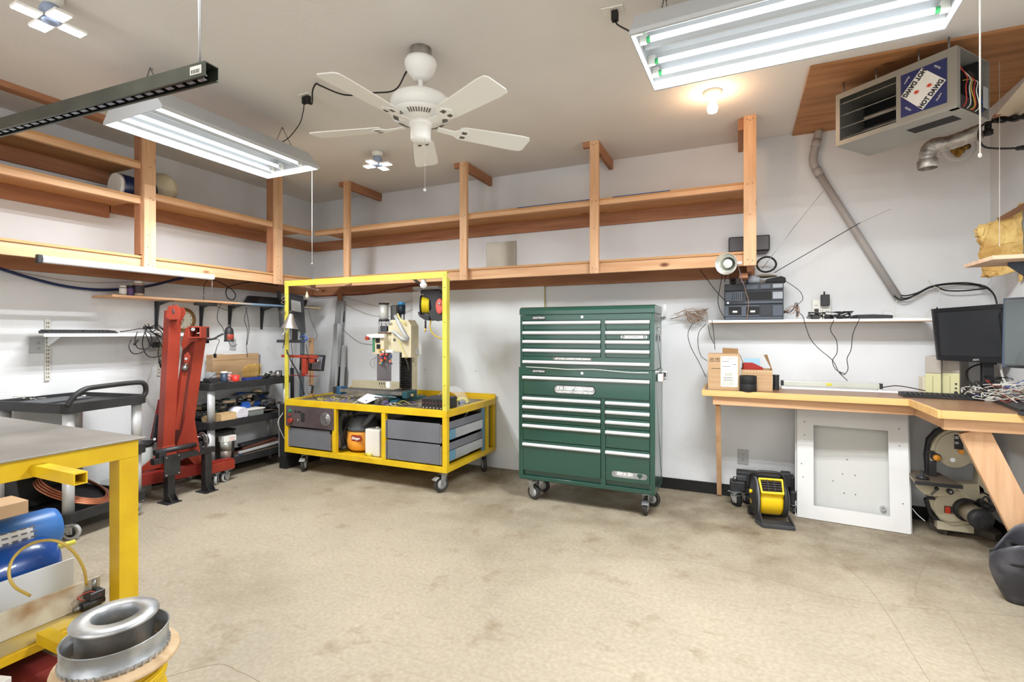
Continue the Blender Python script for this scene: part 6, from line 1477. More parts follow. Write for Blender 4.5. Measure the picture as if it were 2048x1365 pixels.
t = thing('white_carton', 'white carton corner standing on the red board at the bottom left', 'box', FL(15,1345,.05))
c_ = FL(-8,1352,.12); MB().obox(Vector((c_.x-.06,c_.y-.03,.0565)), (.13,.13,.05), RZ3(.3)).build('carton', PAPER, t, .003)
# ---------------- work bench, right ----------------
BZ = .963
bn = thing('workbench', 'L-shaped wooden workbench with brown top and pale edge fixed to the walls', 'workbench', (.6,4.4,0))
bx0 = -.245; byf = 4.165; rx0 = 1.045; ryf = 3.60; bc = (1.04,4.135)
YW_ = YB-.0125; XW_ = XR-.0125
MB().prism([(bx0,YW_,BZ-.022),(bx0,byf,BZ-.022),(rx0,byf-.03,BZ-.022),(rx0,ryf,BZ-.022),(XW_,ryf,BZ-.022),(XW_,YW_,BZ-.022)], (0,0,.022)).build('bench_top', MELA, bn)
def edge(p, q): 
    p, q = Vector(p), Vector(q); MB().beam(p, q, .018, .045).build('edge_trim', EDGE, bn, .002)
zc_ = BZ-.0225+.001
edge((bx0-.009,YW_,zc_), (bx0-.009,byf-.018,zc_)); edge((bx0,byf-.0095,zc_), (rx0-.018,byf-.0395,zc_)); edge((rx0-.0095,byf-.03,zc_), (rx0-.0095,ryf-.018,zc_)); edge((rx0,ryf-.0095,zc_), (XW_,ryf-.0095,zc_))
MB().box(bx0+.06,rx0+.03,byf+.012,byf+.05,BZ-.112,BZ-.024).build('apron', WX, bn, .002)
MB().box(bx0+.06,bx0+.098,byf+.051,YW_,BZ-.112,BZ-.024).build('apron', WY, bn, .002)
MB().box(rx0+.03,rx0+.068,ryf+.06,byf+.011,BZ-.112,BZ-.024).build('apron', WY, bn, .002)
MB().box(rx0+.02,XW_,ryf+.02,ryf+.058,BZ-.112,BZ-.024).build('apron', WX, bn, .002)
MB().beam((-.15,byf+.08,BZ-.115), (-.155,4.685,.02), .038, .05, (0,0,1)).build('brace', WZ, bn, .002)
MB().beam((1.215,ryf+.085,BZ-.112), (1.555,ryf+.085,-.0+.02), .038, .135, (0,0,1)).build('brace', WZ, bn, .002)
BT = BZ+.0006
def box_open(t, x0, x1, y0, y1, z0, z1, m=CARD, th=.004):
    for nm_, b in (('side',(x0,x1,y0,y0+th,z0,z1)),('side',(x0,x1,y1-th,y1,z0,z1)),('side',(x0,x0+th,y0+th,y1-th,z0,z1)),('side',(x1-th,x1,y0+th,y1-th,z0,z1)),('bottom',(x0+th,x1-th,y0+th,y1-th,z0,z0+th))):
        MB().box(*b).build(nm_, m, t)
a_, b_ = YP(1416,785,4.22), YP(1479,785,4.22); zt_ = YP(1440,709,4.22).z
t = thing('cardboard_box', 'tall cardboard box with a big white shipping label on the bench left end', 'box', ((a_.x+b_.x)/2,4.35,BZ))
X0, X1, Y0, Y1 = a_.x, b_.x, 4.22, 4.47
box_open(t, X0, X1, Y0, Y1, BT, zt_)
MB().prism([(X0,Y0,zt_+.0005),(X0,Y0+.16,zt_+.0005),(X0,Y0+.16,zt_+.004),(X0,Y0,zt_+.004)], (X1-X0,0,0)).build('flap', CARD, t)
MB().prism([(X0+.10,Y0+.17,zt_+.001),(X1-.01,Y0+.14,zt_+.001),(X1-.01,Y0+.20,zt_+.04),(X0+.10,Y0+.22,zt_+.045)], (0,.004,0)).build('flap', CARDE, t)
MB().prism([(X1+.0005,Y0+.01,zt_-.01),(X1+.0005,Y1-.01,zt_-.01),(X1+.03,Y1-.02,zt_-.08),(X1+.03,Y0+.04,zt_-.08)], (.003,0,0)).build('flap', CARDE, t)
yl = Y0-.001
lx0, lx1 = YP(1441.5,750,Y0).x, YP(1475.5,750,Y0).x; lz0, lz1 = YP(1450,774,Y0).z, YP(1450,713,Y0).z
lb = MB().box(lx0,lx1,Y0-.0015,Y0-.0002,lz0,lz1).build('shipping_label', mat('label_cream', (232,230,212), .7), t)
pr_ = MB(); lw, lh = lx1-lx0, lz1-lz0
def bar(u0,u1,v0,v1): pr_.box(lx0+u0*lw,lx0+u1*lw,Y0-.002,Y0-.00152,lz0+v0*lh,lz0+v1*lh)
for v,u1 in ((.82,.5),(.66,.58),(.30,.7),(.20,.75)): bar(.08 if v > .5 else .15,u1,v,v+.02)
for k in range(12): bar(.28+k*.036,.28+k*.036+(.012 if k%3 else .022),.36,.45)
for k in range(16): bar(.14+k*.042,.14+k*.042+(.01 if k%3 else .02),.05,.16)
bar(.72,.9,.72,.745); bar(.02,.95,.475,.48); bar(.15,.72,.25,.265)
pr_.build('printed_bars', GREYP, lb)['kind'] = 'stuff'
text('lettering', 'GS1-C00612', .018, ((lx0+lx1)/2-.012,Y0-.002,lz0+.93*lh), (1,0,0), (0,0,1), GREYP, lb, .0003)
sy = MB()
for px in (1424,1435):
    p = YP(px,720,Y0); sy.box(p.x-.014,p.x+.014,Y0-.0012,Y0-.0002,p.z-.014,p.z-.011).box(p.x-.014,p.x-.011,Y0-.0012,Y0-.0002,p.z-.014,p.z+.014).box(p.x+.011,p.x+.014,Y0-.0012,Y0-.0002,p.z-.014,p.z+.014).box(p.x-.014,p.x+.014,Y0-.0012,Y0-.0002,p.z+.011,p.z+.014); sy.prism([(p.x-.006,Y0-.0002,p.z+.006),(p.x+.006,Y0-.0002,p.z+.006),(p.x,Y0-.0002,p.z-.006)], (0,-.001,0))
p = YP(1423,737,Y0); sy.box(p.x,lx0-.002,Y0-.001,Y0-.0002,p.z-.002,p.z+.001); sy.build('handling_mark', BLKT, t)['kind'] = 'stuff'
a_, b_ = YP(1482,785,4.26), YP(1545,785,4.26); zt2 = YP(1500,740,4.26).z
t = thing('cardboard_box', 'lower open cardboard box with raised flap right of the tall labelled box', 'box', ((a_.x+b_.x)/2,4.38,BZ))
X0, X1, Y0, Y1 = a_.x+.002, b_.x, 4.26, 4.50
box_open(t, X0, X1, Y0, Y1, BT, zt2)
MB().prism([(X1-.003,Y0+.02,zt2),(X1-.003,Y0+.10,zt2),(X1-.035,Y0+.10,zt2+.115),(X1-.06,Y0+.02,zt2+.115)], (.004,0,0)).build('flap', CARDE, t)
lf = MB()
for k in range(9): lf.obox((X0+.03+k*.022,Y0-.0006,zt2-.012), (.013,.0006,.008))
lf.build('printed_letters', mat('card_print', (206,180,144), .8), t)['kind'] = 'stuff'
MB().box(X0,X1,Y0-.0008,Y0-.0002,zt2-.042,zt2-.040).build('seam', CARDE, t)
t = thing('red_plate', 'red plate with clipped corner sticking out of the lower box', 'plate', (X0+.08,4.36,BZ+.15))
MB().prism([(X0+.006,4.37,zt2-.10),(X0+.006,4.37,zt2+.045),(X0+.02,4.37,zt2+.05),(X0+.08,4.37,zt2+.05),(X0+.155,4.37,zt2+.012),(X0+.155,4.37,zt2-.10)], (0,.006,0)).build('plate', mat('plate_red', (160,40,30), .4), t, .002)
t = thing('blue_folder', 'pale blue folder behind the red plate in the lower box', 'folder', (X0+.1,4.40,BZ+.15)); MB().box(X0+.02,X0+.135,4.40,4.404,BT+.01,zt2+.082).build('folder', mat('pale_blue', (158,196,216), .5), t)
for i, z_ in enumerate((0,.0595)):
    c_ = YP(1496,785,4.20); t = thing('tape_roll', 'black tape roll, %s of the stacked pair before the boxes' % ('lower','upper')[i], 'tape', (c_.x,4.215,BT+z_))
    MB().lathe([(.03,0),(.058,0),(.060,.003),(.060,.056),(.058,.059),(.03,.059),(.03,0)], (c_.x,4.19,BT+z_), n=30).build('roll', BLKR, t)
t = thing('black_spool', 'ribbed black cylinder standing right of the lower cardboard box', 'spool', YP(1551,775,4.40)); c_ = YP(1552,775,4.42)
MB().lathe([(.001,0),(.024,0)]+[(.024-.003*(k%2),.006+k*.0125) for k in range(9)]+[(.024,.115),(.001,.115)], (c_.x,4.42,BT), n=18).build('body', BLK, t)
# level and rail at the wall
t = thing('spirit_level', 'long silver bar level with black end caps on the back of the bench', 'level', YP(1665,768,4.6))
a_, b_ = YP(1567,765,4.60), YP(1758,768,4.60)
MB().box(a_.x,b_.x,4.58,4.61,BT+.02,BT+.055).build('bar', mat('level_silver', (200,202,190), .4, .3), t, .002); MB().box(a_.x-.02,a_.x-.0005,4.577,4.613,BT+.018,BT+.06).build('end_cap', BLK, t, .003); MB().box(b_.x+.0005,b_.x+.02,4.577,4.613,BT+.018,BT+.06).build('end_cap', BLK, t, .003)
m_ = YP(1658,766,4.58); MB().box(m_.x-.02,m_.x+.02,4.577,4.5795,BT+.03,BT+.05).build('vial', YEL2, t); MB().box(a_.x-.015,a_.x+.01,4.58,4.605,BT,BT+.0175).build('foot', WHTP, t); MB().box(b_.x-.01,b_.x+.015,4.58,4.605,BT,BT+.0175).build('foot', WHTP, t)
MB().tube([(b_.x+.02,4.6,BT+.03),YP(1790,772,4.57),YP(1815,775,4.5),YP(1850,782,4.4)], .0035, 8).build('cord', CABLE, t)
t = thing('white_rail', 'long thin white channel lying along the back of the bench', 'rail', YP(1660,773,4.65)); a_, b_ = YP(1563,773,4.5), YP(1808,776,4.5); MB().box(a_.x,b_.x,4.50,4.56,BT,BT+.012).build('rail', WHT, t, .002)
kb = keyboard('keyboard', 'black computer keyboard on the bench corner before the tilted monitor', FL(1900,793,BT+.001), -.0, L=.50, W=.19)
kb.rotation_euler.z = math.radians(-4); kb.location = FL(1893,796,BT)
# computer towers
def tower(label, px0, px1, y0, y1, ztop, deco):
    a_, b_ = YP(px0,760,y0), YP(px1,760,y0)
    t = thing('computer_tower', label, 'computer', ((a_.x+b_.x)/2,(y0+y1)/2,BT))
    zf = YP(px0,748,y0).z
    MB().box(a_.x,b_.x,y0+.012,y1,BT,ztop).build('case', mat('case_grey', (166,160,150), .5), t, .003)
    MB().box(a_.x+.001,b_.x-.001,y0,y0+.0118,BT,zf).build('front_lower', mat('beige_plastic', (200,196,150), .5), t, .004)
    MB().box(a_.x+.001,b_.x-.001,y0,y0+.0118,zf+.001,ztop-.002).build('front_upper', mat('case_grey', (166,160,150), .5), t, .004)
    MB().box((a_.x+b_.x)/2-.002,(a_.x+b_.x)/2+.001,y0-.002,y0-.0002,BT+.02,zf-.02).build('groove', mat('beige_dark', (150,146,108), .6), t)
    for k in range(deco):
        c_ = Vector((b_.x-.02,y0-.001,BT+.03+k*.03)); MB().cyl(c_, c_+Vector((0,-.004,0)), .006 if k else .010).build('button', BLK, t)
    t.rotation_euler.z = math.radians(-28); t.location.y += .05*(deco > 0); return t
tower('beige and grey computer tower farther left under the tilted monitor', 1873, 1906, 4.42, 4.68, 1.24, 0)
tower('beige and grey computer tower with round buttons nearer the right wall', 1911, 1950, 4.36, 4.62, 1.24, 3)
a_, b_ = YP(1846,770,4.5), YP(1871,770,4.5)
t = thing('power_supply', 'small beige box with cables left of the beige towers on the bench', 'box', (a_.x,4.5,BT)); MB().box(a_.x,b_.x,4.50,4.60,BT,YP(1850,755,4.5).z).build('box', mat('psu_beige', (214,206,184), .5), t, .004)
MB().tube([YP(1853,755,4.52),YP(1862,748,4.5),YP(1872,745,4.5)], .003, 6).build('cord', CABLE, t)
random.seed(77)
for k in range(7): MB().tube([YP(1862+k*1.2,764,4.48),YP(1860+random.random()*9,770,4.46),YP(1861+random.random()*8,776,4.46),YP(1863+random.random()*8,781,4.46)], .0028, 5).build('wire', [CABW,CABB,CABLE][k%3], t)
# tilted monitor 1
def D4(px, py, f): return DP(px, py, f)
TL, TR_, BR, BL = D4(1865.6,618.4,3.42), D4(2006,608,3.30), D4(2014,728,3.30), D4(1876.8,720.8,3.42)
t = thing('computer_monitor', 'black flat monitor tilted slightly, standing on the bench corner', 'monitor', Vector(((TL.x+TR_.x)/2,(TL.y+TR_.y)/2,BT)))
ux = (TR_-TL).normalized(); uz = (TL-BL).normalized(); nn_ = ux.cross(uz).normalized(); nn_ = -nn_ if nn_.dot(-TL) < 0 else nn_
def MQ(a, b, c, d, dep, off=0): return MB().prism([p+nn_*off for p in (a,b,c,d)], -nn_*dep)
MQ(TL,TR_,BR,BL,.03,-.0).build('back_shell', BLK, t, .004)
inset = lambda s1,s2,b1,b2: [BL+(BR-BL)*s1+(TL-BL)*b1, BL+(BR-BL)*s2+(TR_-BR)*b1, BL+(BR-BL)*s2+(TR_-BR)*b2, BL+(BR-BL)*s1+(TL-BL)*b2]
fb = MB()
for s1,s2,b1,b2 in ((0,1,0,.10),(0,1,.93,1),(0,.035,.10,.93),(.965,1,.10,.93)): fb.prism([p+nn_*.008 for p in inset(s1,s2,b1,b2)], -nn_*.0078)
fb.build('bezel', mat('bezel_black', (30,30,33), .3), t, .001)
MB().prism([p+nn_*.003 for p in inset(.0355,.9645,.102,.928)], -nn_*.0028).build('screen', SCREEN, t)
c_ = BL+(BR-BL)*.55+(TL-BL)*.045+nn_*.0085; text('lettering', 'AOC', .016, c_, ux, uz, SATIN, t, .0003, bold=.0005)
sb = BL+(BR-BL)*.78-nn_*.05
MB().box(sb.x-.03,sb.x+.03,sb.y-.02,sb.y+.02,BT+.012,sb.z+.12).build('stand_neck', BLK, t, .004); MB().lathe([(.001,0),(.11,0),(.10,.011),(.001,.011)], (sb.x,sb.y,BT), n=30).build('stand_base', BLK, t)
# second monitor, seen from its back edge
p1_, p2_ = DP(2003,660,2.80), DP(2085,655,2.62)
t = thing('grey_monitor', 'dark grey monitor seen edge-on and from behind at the right picture edge', 'monitor', Vector((p1_.x,p1_.y,BT)))
ztp, zbt = DP(2003,597,2.80).z, DP(2003,735,2.80).z
dv = Vector((p2_.x-p1_.x, p2_.y-p1_.y, 0)); dv.normalize(); nv = Vector((-dv.y, dv.x, 0)); L_ = .38
p1b = Vector((p1_.x,p1_.y,0))
SH = mat('monitor_shell', (82,88,90), .4); 
MB().prism([p1b+Vector((0,0,zbt)), p1b+Vector((.006,0,ztp)), p1b+dv*L_+Vector((0,0,ztp+.0)), p1b+dv*L_+Vector((0,0,zbt))], nv*.02).build('front_bezel', mat('bezel_blue', (62,76,94), .4), t, .004)
MB().prism([p1b+dv*.03+Vector((0,0,zbt+.01)), p1b+dv*.03+Vector((0,0,ztp-.01)), p1b+dv*(L_-.03)+Vector((0,0,ztp-.01)), p1b+dv*(L_-.03)+Vector((0,0,zbt+.01))], -nv*.035).build('back_shell', SH, t, .012)
MB().prism([p1b+dv*.035+nv*.0205+Vector((0,0,zbt+.004)), p1b+dv*.035+nv*.0205+Vector((0,0,ztp-.004)), p1b+dv*(L_-.02)+nv*.0205+Vector((0,0,ztp-.004)), p1b+dv*(L_-.02)+nv*.0205+Vector((0,0,zbt+.004))], nv*.004).build('grey_face', mat('face_grey', (86,90,90), .35), t, .002)
MB().lathe([(.001,0),(.13,.0),(.12,.02),(.001,.03)], p1b+dv*.22+Vector((0,0,zbt+.02))-nv*.035, -nv, 30, arc=.5, xref=dv).build('rear_bulge', SH, t)
nb = p1b+dv*.2; MB().beam(nb+Vector((0,0,zbt+.05)), nb+Vector((.0,.05,BT+.012)), .05, .02, nv).build('stand_neck', BLK, t, .003); MB().lathe([(.001,0),(.09,0),(.085,.011),(.001,.011)], nb+Vector((0,.05,BT)), n=24).build('stand_base', BLK, t)
t = thing('computer_mouse', 'cream computer mouse at the front of the bench beside the laptop', 'mouse', FL(1988,803,BT)); m_ = MB(); m_.ball(FL(1988,803,BT)+Vector((0,0,.0)), .055, 18, 12, (1.0,.6,.62), RZ3(.3)); m_.v = [Vector((v.x,v.y,max(v.z,BT))) for v in m_.v]; m_.build('shell', WHTP, t)
t = thing('laptop', 'closed black laptop at the right edge of the bench', 'laptop', FL(2040,812,BT))
g = [FL(1985,801,BT+.01),FL(2040,823,BT+.01),FL(2150,850,BT+.01),FL(2100,797,BT+.01)]
g[2] = Vector((1.60,3.66,BT+.01)); g[3] = Vector((1.60,3.86,BT+.01))
for q in g: q.z = BT
MB().prism(g, (0,0,.014)).build('base', BLK, t, .003); MB().prism([q+Vector((0,0,.0145)) for q in g], (0,0,.010)).build('lid', mat('lid_black', (44,44,46), .45), t, .003)
# cable mess
t = thing('cable_mess', 'mess of white, blue and red cables behind the laptop on the bench', 'cables', FL(2000,780,BT))
random.seed(15); cc_ = [CABW,CABW,CABW,CABLE,mat('w_blue', (60,90,160), .5),REDP,CABB,CABW]
for i in range(44):
    p0_ = Vector((1.42+random.random()*.18, 3.98+random.random()*.34, BT+.01+random.random()*.08)); pts = [p0_]
    for j in range(5):
        q = pts[-1]+Vector(((random.random()-.5)*.22,(random.random()-.5)*.18,(random.random()-.45)*.10)); q.x = min(max(q.x,1.38),1.615); q.y = min(max(q.y,3.92),4.36); q.z = min(max(q.z,BT+.004),BT+.15); pts.append(q)
    MB().tube(pts, .0028, 5, 5).build('cable', cc_[i % 8], t)
MB().tube([DP(2001,728,3.36),DP(2003,745,3.34),DP(2010,765,3.25),DP(2028,784,3.15),DP(2048,795,3.0)], .007, 8).build('thick_white_cable', CABW, t)
MB().tube([DP(1998,728,3.5),DP(1960,729,3.5),DP(1936,740,3.48),DP(1936,760,3.4),DP(1955,778,3.35)], .006, 8).build('black_cable', CABLE, t)
# ---------------- under the bench ----------------
outlet_plate('wall_outlet', 'grey outlet on the back wall under the bench above the blower', YP(1486,914,YB-.0125), (1,0,0), (0,0,1), .085, .125)
# white enclosure leaning on the wall
t = thing('enclosure_box', 'white metal enclosure with square window opening leaning under the bench', 'enclosure', (.75,4.36,0))
W_, H_, Dp_ = .672, .83, .16
bl = FL(1594,1035); br = FL(1822,1071); bl = Vector((bl.x,bl.y,0)); br = Vector((br.x,br.y,0))
ex = (br-bl).normalized(); W_ = (br-bl).length
lean_ = math.radians(9); ey = Vector((-ex.y,ex.x,0)); ez = (Vector((0,0,1))*math.cos(lean_)+ey*math.sin(lean_)).normalized(); en = ex.cross(ez)  # outward normal faces the room
en = -en if en.y > 0 else en
def EP(u, v, d=0): return bl+ex*u+ez*v-en*d+Vector((0,0,.004))
def EB(u0,u1,v0,v1,d0,d1): return MB().prism([EP(u0,v0,d0),EP(u1,v0,d0),EP(u1,v1,d0),EP(u0,v1,d0)], -en*(d1-d0))
EW = mat('enclosure_white', (222,222,220), .4, col2=(212,212,210), scale=3)
wl, wr_, wb, wt_ = .11, W_-.115, .10, .70
for b in ((.0,wl,0,H_),(wr_,W_,0,H_),(wl,wr_,0,wb),(wl,wr_,wt_,H_)): EB(*b,.0,.012).build('face_frame', EW, t)
for b in ((.0,.006,0,H_),(W_-.006,W_,0,H_),(.006,W_-.006,0,.006),(.006,W_-.006,H_-.006,H_)): EB(*b,.012,.11).build('box_side', EW, t)
EB(.006,W_-.006,.006,H_-.006,.10,.11).build('back_panel', mat('panel_pale', (204,204,200), .5), t)
rm = MB()
for b in ((-.012,W_+.012,-.004,.004),(-.012,-.004,.004,H_),(W_+.004,W_+.012,.004,H_)): rm.prism([EP(b[0],b[2],.03),EP(b[1],b[2],.03),EP(b[1],b[3],.03),EP(b[0],b[3],.03)], -en*.015)
rm.build('outer_rim', EW, t)
for u_, v_ in ((.05,.72),(.05,.62),(W_-.05,.72),(W_-.05,.60),(.04,.30),(W_-.04,.2),(.03,.4)): MB().cyl(EP(u_,v_,-.001), EP(u_,v_,.002), .004, n=8).build('mount_hole', BLKR, t)
for u_, v_ in ((.30,.35),(.38,.35),(.31,.21),(.38,.21),(.24,.29),(.33,.46)): MB().cyl(EP(u_,v_,.0985), EP(u_,v_,.101), .004, n=8).build('panel_hole', BLKR, t)
MB().cyl(EP(wr_-.03,wb+.04,.075), EP(wr_-.03,wb+.04,.10), .018, n=18).build('lock_cylinder', CHROME, t); MB().cyl(EP(wr_-.03,wb+.04,.070), EP(wr_-.03,wb+.04,.075), .010, n=14).build('lock_face', STEEL, t)
# blower fan
fb_ = FL(1535,1040); FBc = Vector((.175,4.235,0))
t = thing('blower_fan', 'yellow and black portable utility blower fan on the floor under the bench', 'fan', FBc)
th = math.radians(8); fx = Vector((math.cos(th),math.sin(th),0)); fy = Vector((-fx.y,fx.x,0))
def BPt(x,y,z): return FBc+fx*x+fy*y+Vector((0,0,z))
YF_ = mat('fan_yellow', (236,196,20), .4)
cz = .165
MB().lathe([(.001,-.075),(.118,-.075),(.122,-.06),(.122,.06),(.118,.075),(.001,.075)], BPt(.03,0,cz), fx, 40).build('drum', YF_, t)
for s in (-1,1):
    MB().lathe([(.001,s*.0),(.12,s*.0),(.138,s*.006),(.138,s*.028),(.11,s*.04),(.07,s*.052),(.001,s*.054)], BPt(.03+s*.076,0,cz), fx, 40).build('side_housing', BLK, t)
MB().lathe([(.139,-.006),(.146,-.004),(.146,.004),(.139,.006)], BPt(.03-.09,0,cz), fx, 40).build('rim_trim', GREYP, t)
# outlet nozzle with grille on top front
n0 = [BPt(-.045,-.145,.235),BPt(.105,-.145,.235),BPt(.112,-.06,.325),BPt(-.052,-.06,.325)]
nz = (n0[1]-n0[0]).cross(n0[3]-n0[0]).normalized(); nz = -nz if nz.y > 0 else nz
gm = MB()
bw = .012
def quadp(a,b,c,d,m_,dep): m_.prism([a,b,c,d], dep)
A0,B0,C0,D0 = n0
def lerp4(s,v): return A0+(B0-A0)*s+((D0+(C0-D0)*s)-(A0+(B0-A0)*s))*v
for s0,s1,v0,v1 in ((0,1,0,.12),(0,1,.88,1),(0,.07,.12,.88),(.93,1,.12,.88)): gm.prism([lerp4(s0,v0),lerp4(s1,v0),lerp4(s1,v1),lerp4(s0,v1)], -nz*.06)
gm.build('nozzle_frame', YF_, t, .002)
MB().prism([lerp4(.07,.12)-nz*.02,lerp4(.93,.12)-nz*.02,lerp4(.93,.88)-nz*.02,lerp4(.07,.88)-nz*.02], -nz*.004).build('nozzle_dark', mat('dark_brown', (60,30,20), .6), t)
gl = MB()
for k in range(1,5): gl.beam(lerp4(.07,.12+.152*k), lerp4(.93,.12+.152*k), .005, .016, nz)
for s_q in (.35,.62): gl.beam(lerp4(s_q,.12), lerp4(s_q,.88), .005, .010, nz)
gl.build('grille', BLK, t)['label'] = 'black louvre grille'
MB().prism([BPt(-.085,-.10,.0),BPt(.145,-.10,.0),BPt(.165,-.205,.0),BPt(-.05,-.205,.0)], (0,0,.03)).build('front_foot', DGREY, t, .006)
MB().prism([BPt(-.085,-.10,.03),BPt(-.06,-.10,.10),BPt(-.05,-.195,.031)], fx*.01).build('foot_rib', BLK, t); MB().prism([BPt(.145,-.10,.03),BPt(.125,-.10,.10),BPt(.155,-.195,.031)], fx*.01).build('foot_rib', BLK, t)
MB().box(0,0,0,0,0,0); MB().prism([BPt(-.1,.06,.0),BPt(.15,.06,.0),BPt(.15,.12,.0),BPt(-.1,.12,.0)], (0,0,.05)).build('rear_foot', BLK, t, .006)
MB().tube([BPt(-.10,.10,.20),BPt(-.09,.07,.30),BPt(-.06,.0,.345),BPt(.0,.0,.355),BPt(.10,.0,.35),BPt(.14,.06,.30),BPt(.14,.10,.20)], .012, 8).build('carry_handle', BLK, t)
lp_ = BPt(-.105,-.062,.155); MB().obox(BPt(-.098,-.02,.135), (.006,.055,.022), RZ3(th)).build('name_badge', YF_, t, .002)
text('lettering', 'STANLEY', .013, BPt(-.1016,-.02,.135), -fy, (0,0,1), BLKT, t, .0004, bold=.0006)
MB().cyl(BPt(-.094,-.05,.215), BPt(-.112,-.05,.215), .014, n=14).build('speed_knob', YF_, t)
vs_ = MB()
for k in range(9): vs_.obox(BPt(-.093,-.055+.012*k,.078+.004*(k%2)), (.01,.004,.03), RZ3(th))
vs_.build('vent_slit', BLKR, t)['kind'] = 'stuff'
# black dolly / creeper casters behind
t = thing('black_dolly', 'black plastic dolly base with casters standing on edge behind the blower', 'dolly', (.15,4.52,0))
MB().box(-.02,.40,4.50,4.60,.10,.27).build('frame', BLK, t, .008); MB().box(-.07,.05,4.45,4.55,.12,.20).build('arm', BLK, t, .012); MB().box(-.02,.06,4.47,4.55,.201,.245).build('bracket', DGREY, t, .006); MB().box(.30,.37,4.44,4.52,.2,.31).build('block', BLK, t, .008); MB().box(.36,.44,4.42,4.50,.08,.18).build('arm', BLK, t, .012); MB().cyl((-.03,4.46,.205),(-.03,4.46,.235),.015).build('stud', STEEL, t)
caster(t, -.03, 4.46, .045, .118, .9, w=.03, hub=BLKR, tread=BLKR); caster(t, .40, 4.45, .036, .078, .3, w=.03, hub=BLKR, tread=BLKR); caster(t, .05, 4.56, .042, .099, .5, w=.03, hub=BLKR, tread=BLKR)
# band saw
BS = mat('saw_cream', (190,182,158), .45, col2=(176,168,144), scale=5)
t = thing('band_saw', 'cream and black benchtop band saw on the floor in the right corner', 'saw', (1.33,4.42,0))
YS = 4.36
def SP_(px, py, y=YS): return YP(px, py, y)
def circ(cx_, cy_, rx, ry, a0, a1, n): return [(cx_+rx*math.cos(math.radians(a0+(a1-a0)*k/n)), cy_-ry*math.sin(math.radians(a0+(a1-a0)*k/n))) for k in range(n+1)]
up = circ(1912,916,52,60,200,0,14); up = [(1862,926),(1861,912)]+circ(1913,912,52,55,170,10,12)+[(1975,905),(1980,930),(1978,990),(1958,990),(1956,970),(1958,932),(1948,928),(1925,931),(1905,929),(1888,922)]
MB().prism([SP_(*q) for q in up], (0,.09,0)).build('upper_wheel_case', BS, t, .006)
MB().prism([SP_(*q)+Vector((0,-.012,0)) for q in circ(1911,900,40,36,0,360,24)[:-1]], (0,.011,0)).build('upper_cover', BS, t, .004)
lo = circ(1908,1004,52,46,190,350,12); lo = [(1856,985),(1860,975),(1900,972),(1958,968),(1978,985),(1976,1018),(1962,1040),(1940,1050),(1905,1052),(1880,1040),(1864,1018)]
MB().prism([SP_(*q) for q in lo], (0,.09,0)).build('lower_wheel_case', BS, t, .006)
MB().prism([SP_(*q)+Vector((0,-.012,0)) for q in circ(1906,1012,40,32,0,360,24)[:-1]], (0,.011,0)).build('lower_cover', BS, t, .004)
MB().prism([SP_(*q)+Vector((0,.02,0)) for q in ((1853,912),(1858,880),(1875,862),(1895,855),(1895,860),(1878,867),(1863,884),(1859,914),(1862,960),(1856,960))], (0,.05,0)).build('black_band_guard', BLK, t, .002)
MB().prism([SP_(*q)+Vector((0,.03,0)) for q in ((1858,1000),(1868,1030),(1885,1048),(1880,1050),(1862,1034),(1853,1003))], (0,.04,0)).build('black_band_guard', BLK, t, .002)
p = SP_(1857,904); MB().obox(p+Vector((.01,-.004,0)), (.04,.02,.02)).build('latch', BLK, t, .003); p = SP_(1858,996); MB().obox(p+Vector((.01,-.004,0)), (.04,.02,.02)).build('latch', BLK, t, .003)
p = SP_(1870,914); MB().cyl(p, p+Vector((0,-.03,0)), .028, n=20).build('knob_boss', BLK, t); MB().lathe([(.001,-.052),(.02,-.05),(.022,-.031),(.001,-.031)], p, (0,1,0), 16).build('orange_knob', mat('knob_orange', (226,150,50), .4), t)
p = SP_(1920,903); MB().cyl(p+Vector((0,-.012,0)), p+Vector((0,-.03,0)), .016, n=14).build('orange_knob', mat('knob_orange', (226,150,50), .4), t)
p = SP_(1904,920); MB().cyl(p+Vector((0,0,0)), p+Vector((0,-.012,0)), .016, n=6, sm=False).build('nut', CHROME, t)
def pquad(name, px0,py0,px1,py1,m,off,par=t): 
    a_, b_ = SP_(px0,py0), SP_(px1,py1); return MB().box(a_.x,b_.x,YS-off-.002,YS-off,b_.z,a_.z).build(name,m,par)
q_ = pquad('warning_label', 1907,869,1925,899, BLK, .0125); 
for a, b in ((872,878),(883,888)): pquad('label_white', 1908,a,1915.5,b, GREYL, .0146, q_)
q_ = pquad('data_plate', 1887,1011,1913,1028, BLK, .0125); pquad('red_print', 1888.5,1012.5,1899,1026.5, REDT, .0146, q_); pquad('white_print', 1901,1013,1911,1015, GREYL, .0146, q_); pquad('white_print', 1901,1018,1911,1020, GREYL, .0146, q_); pquad('white_print', 1901,1023,1911,1025, GREYL, .0146, q_)
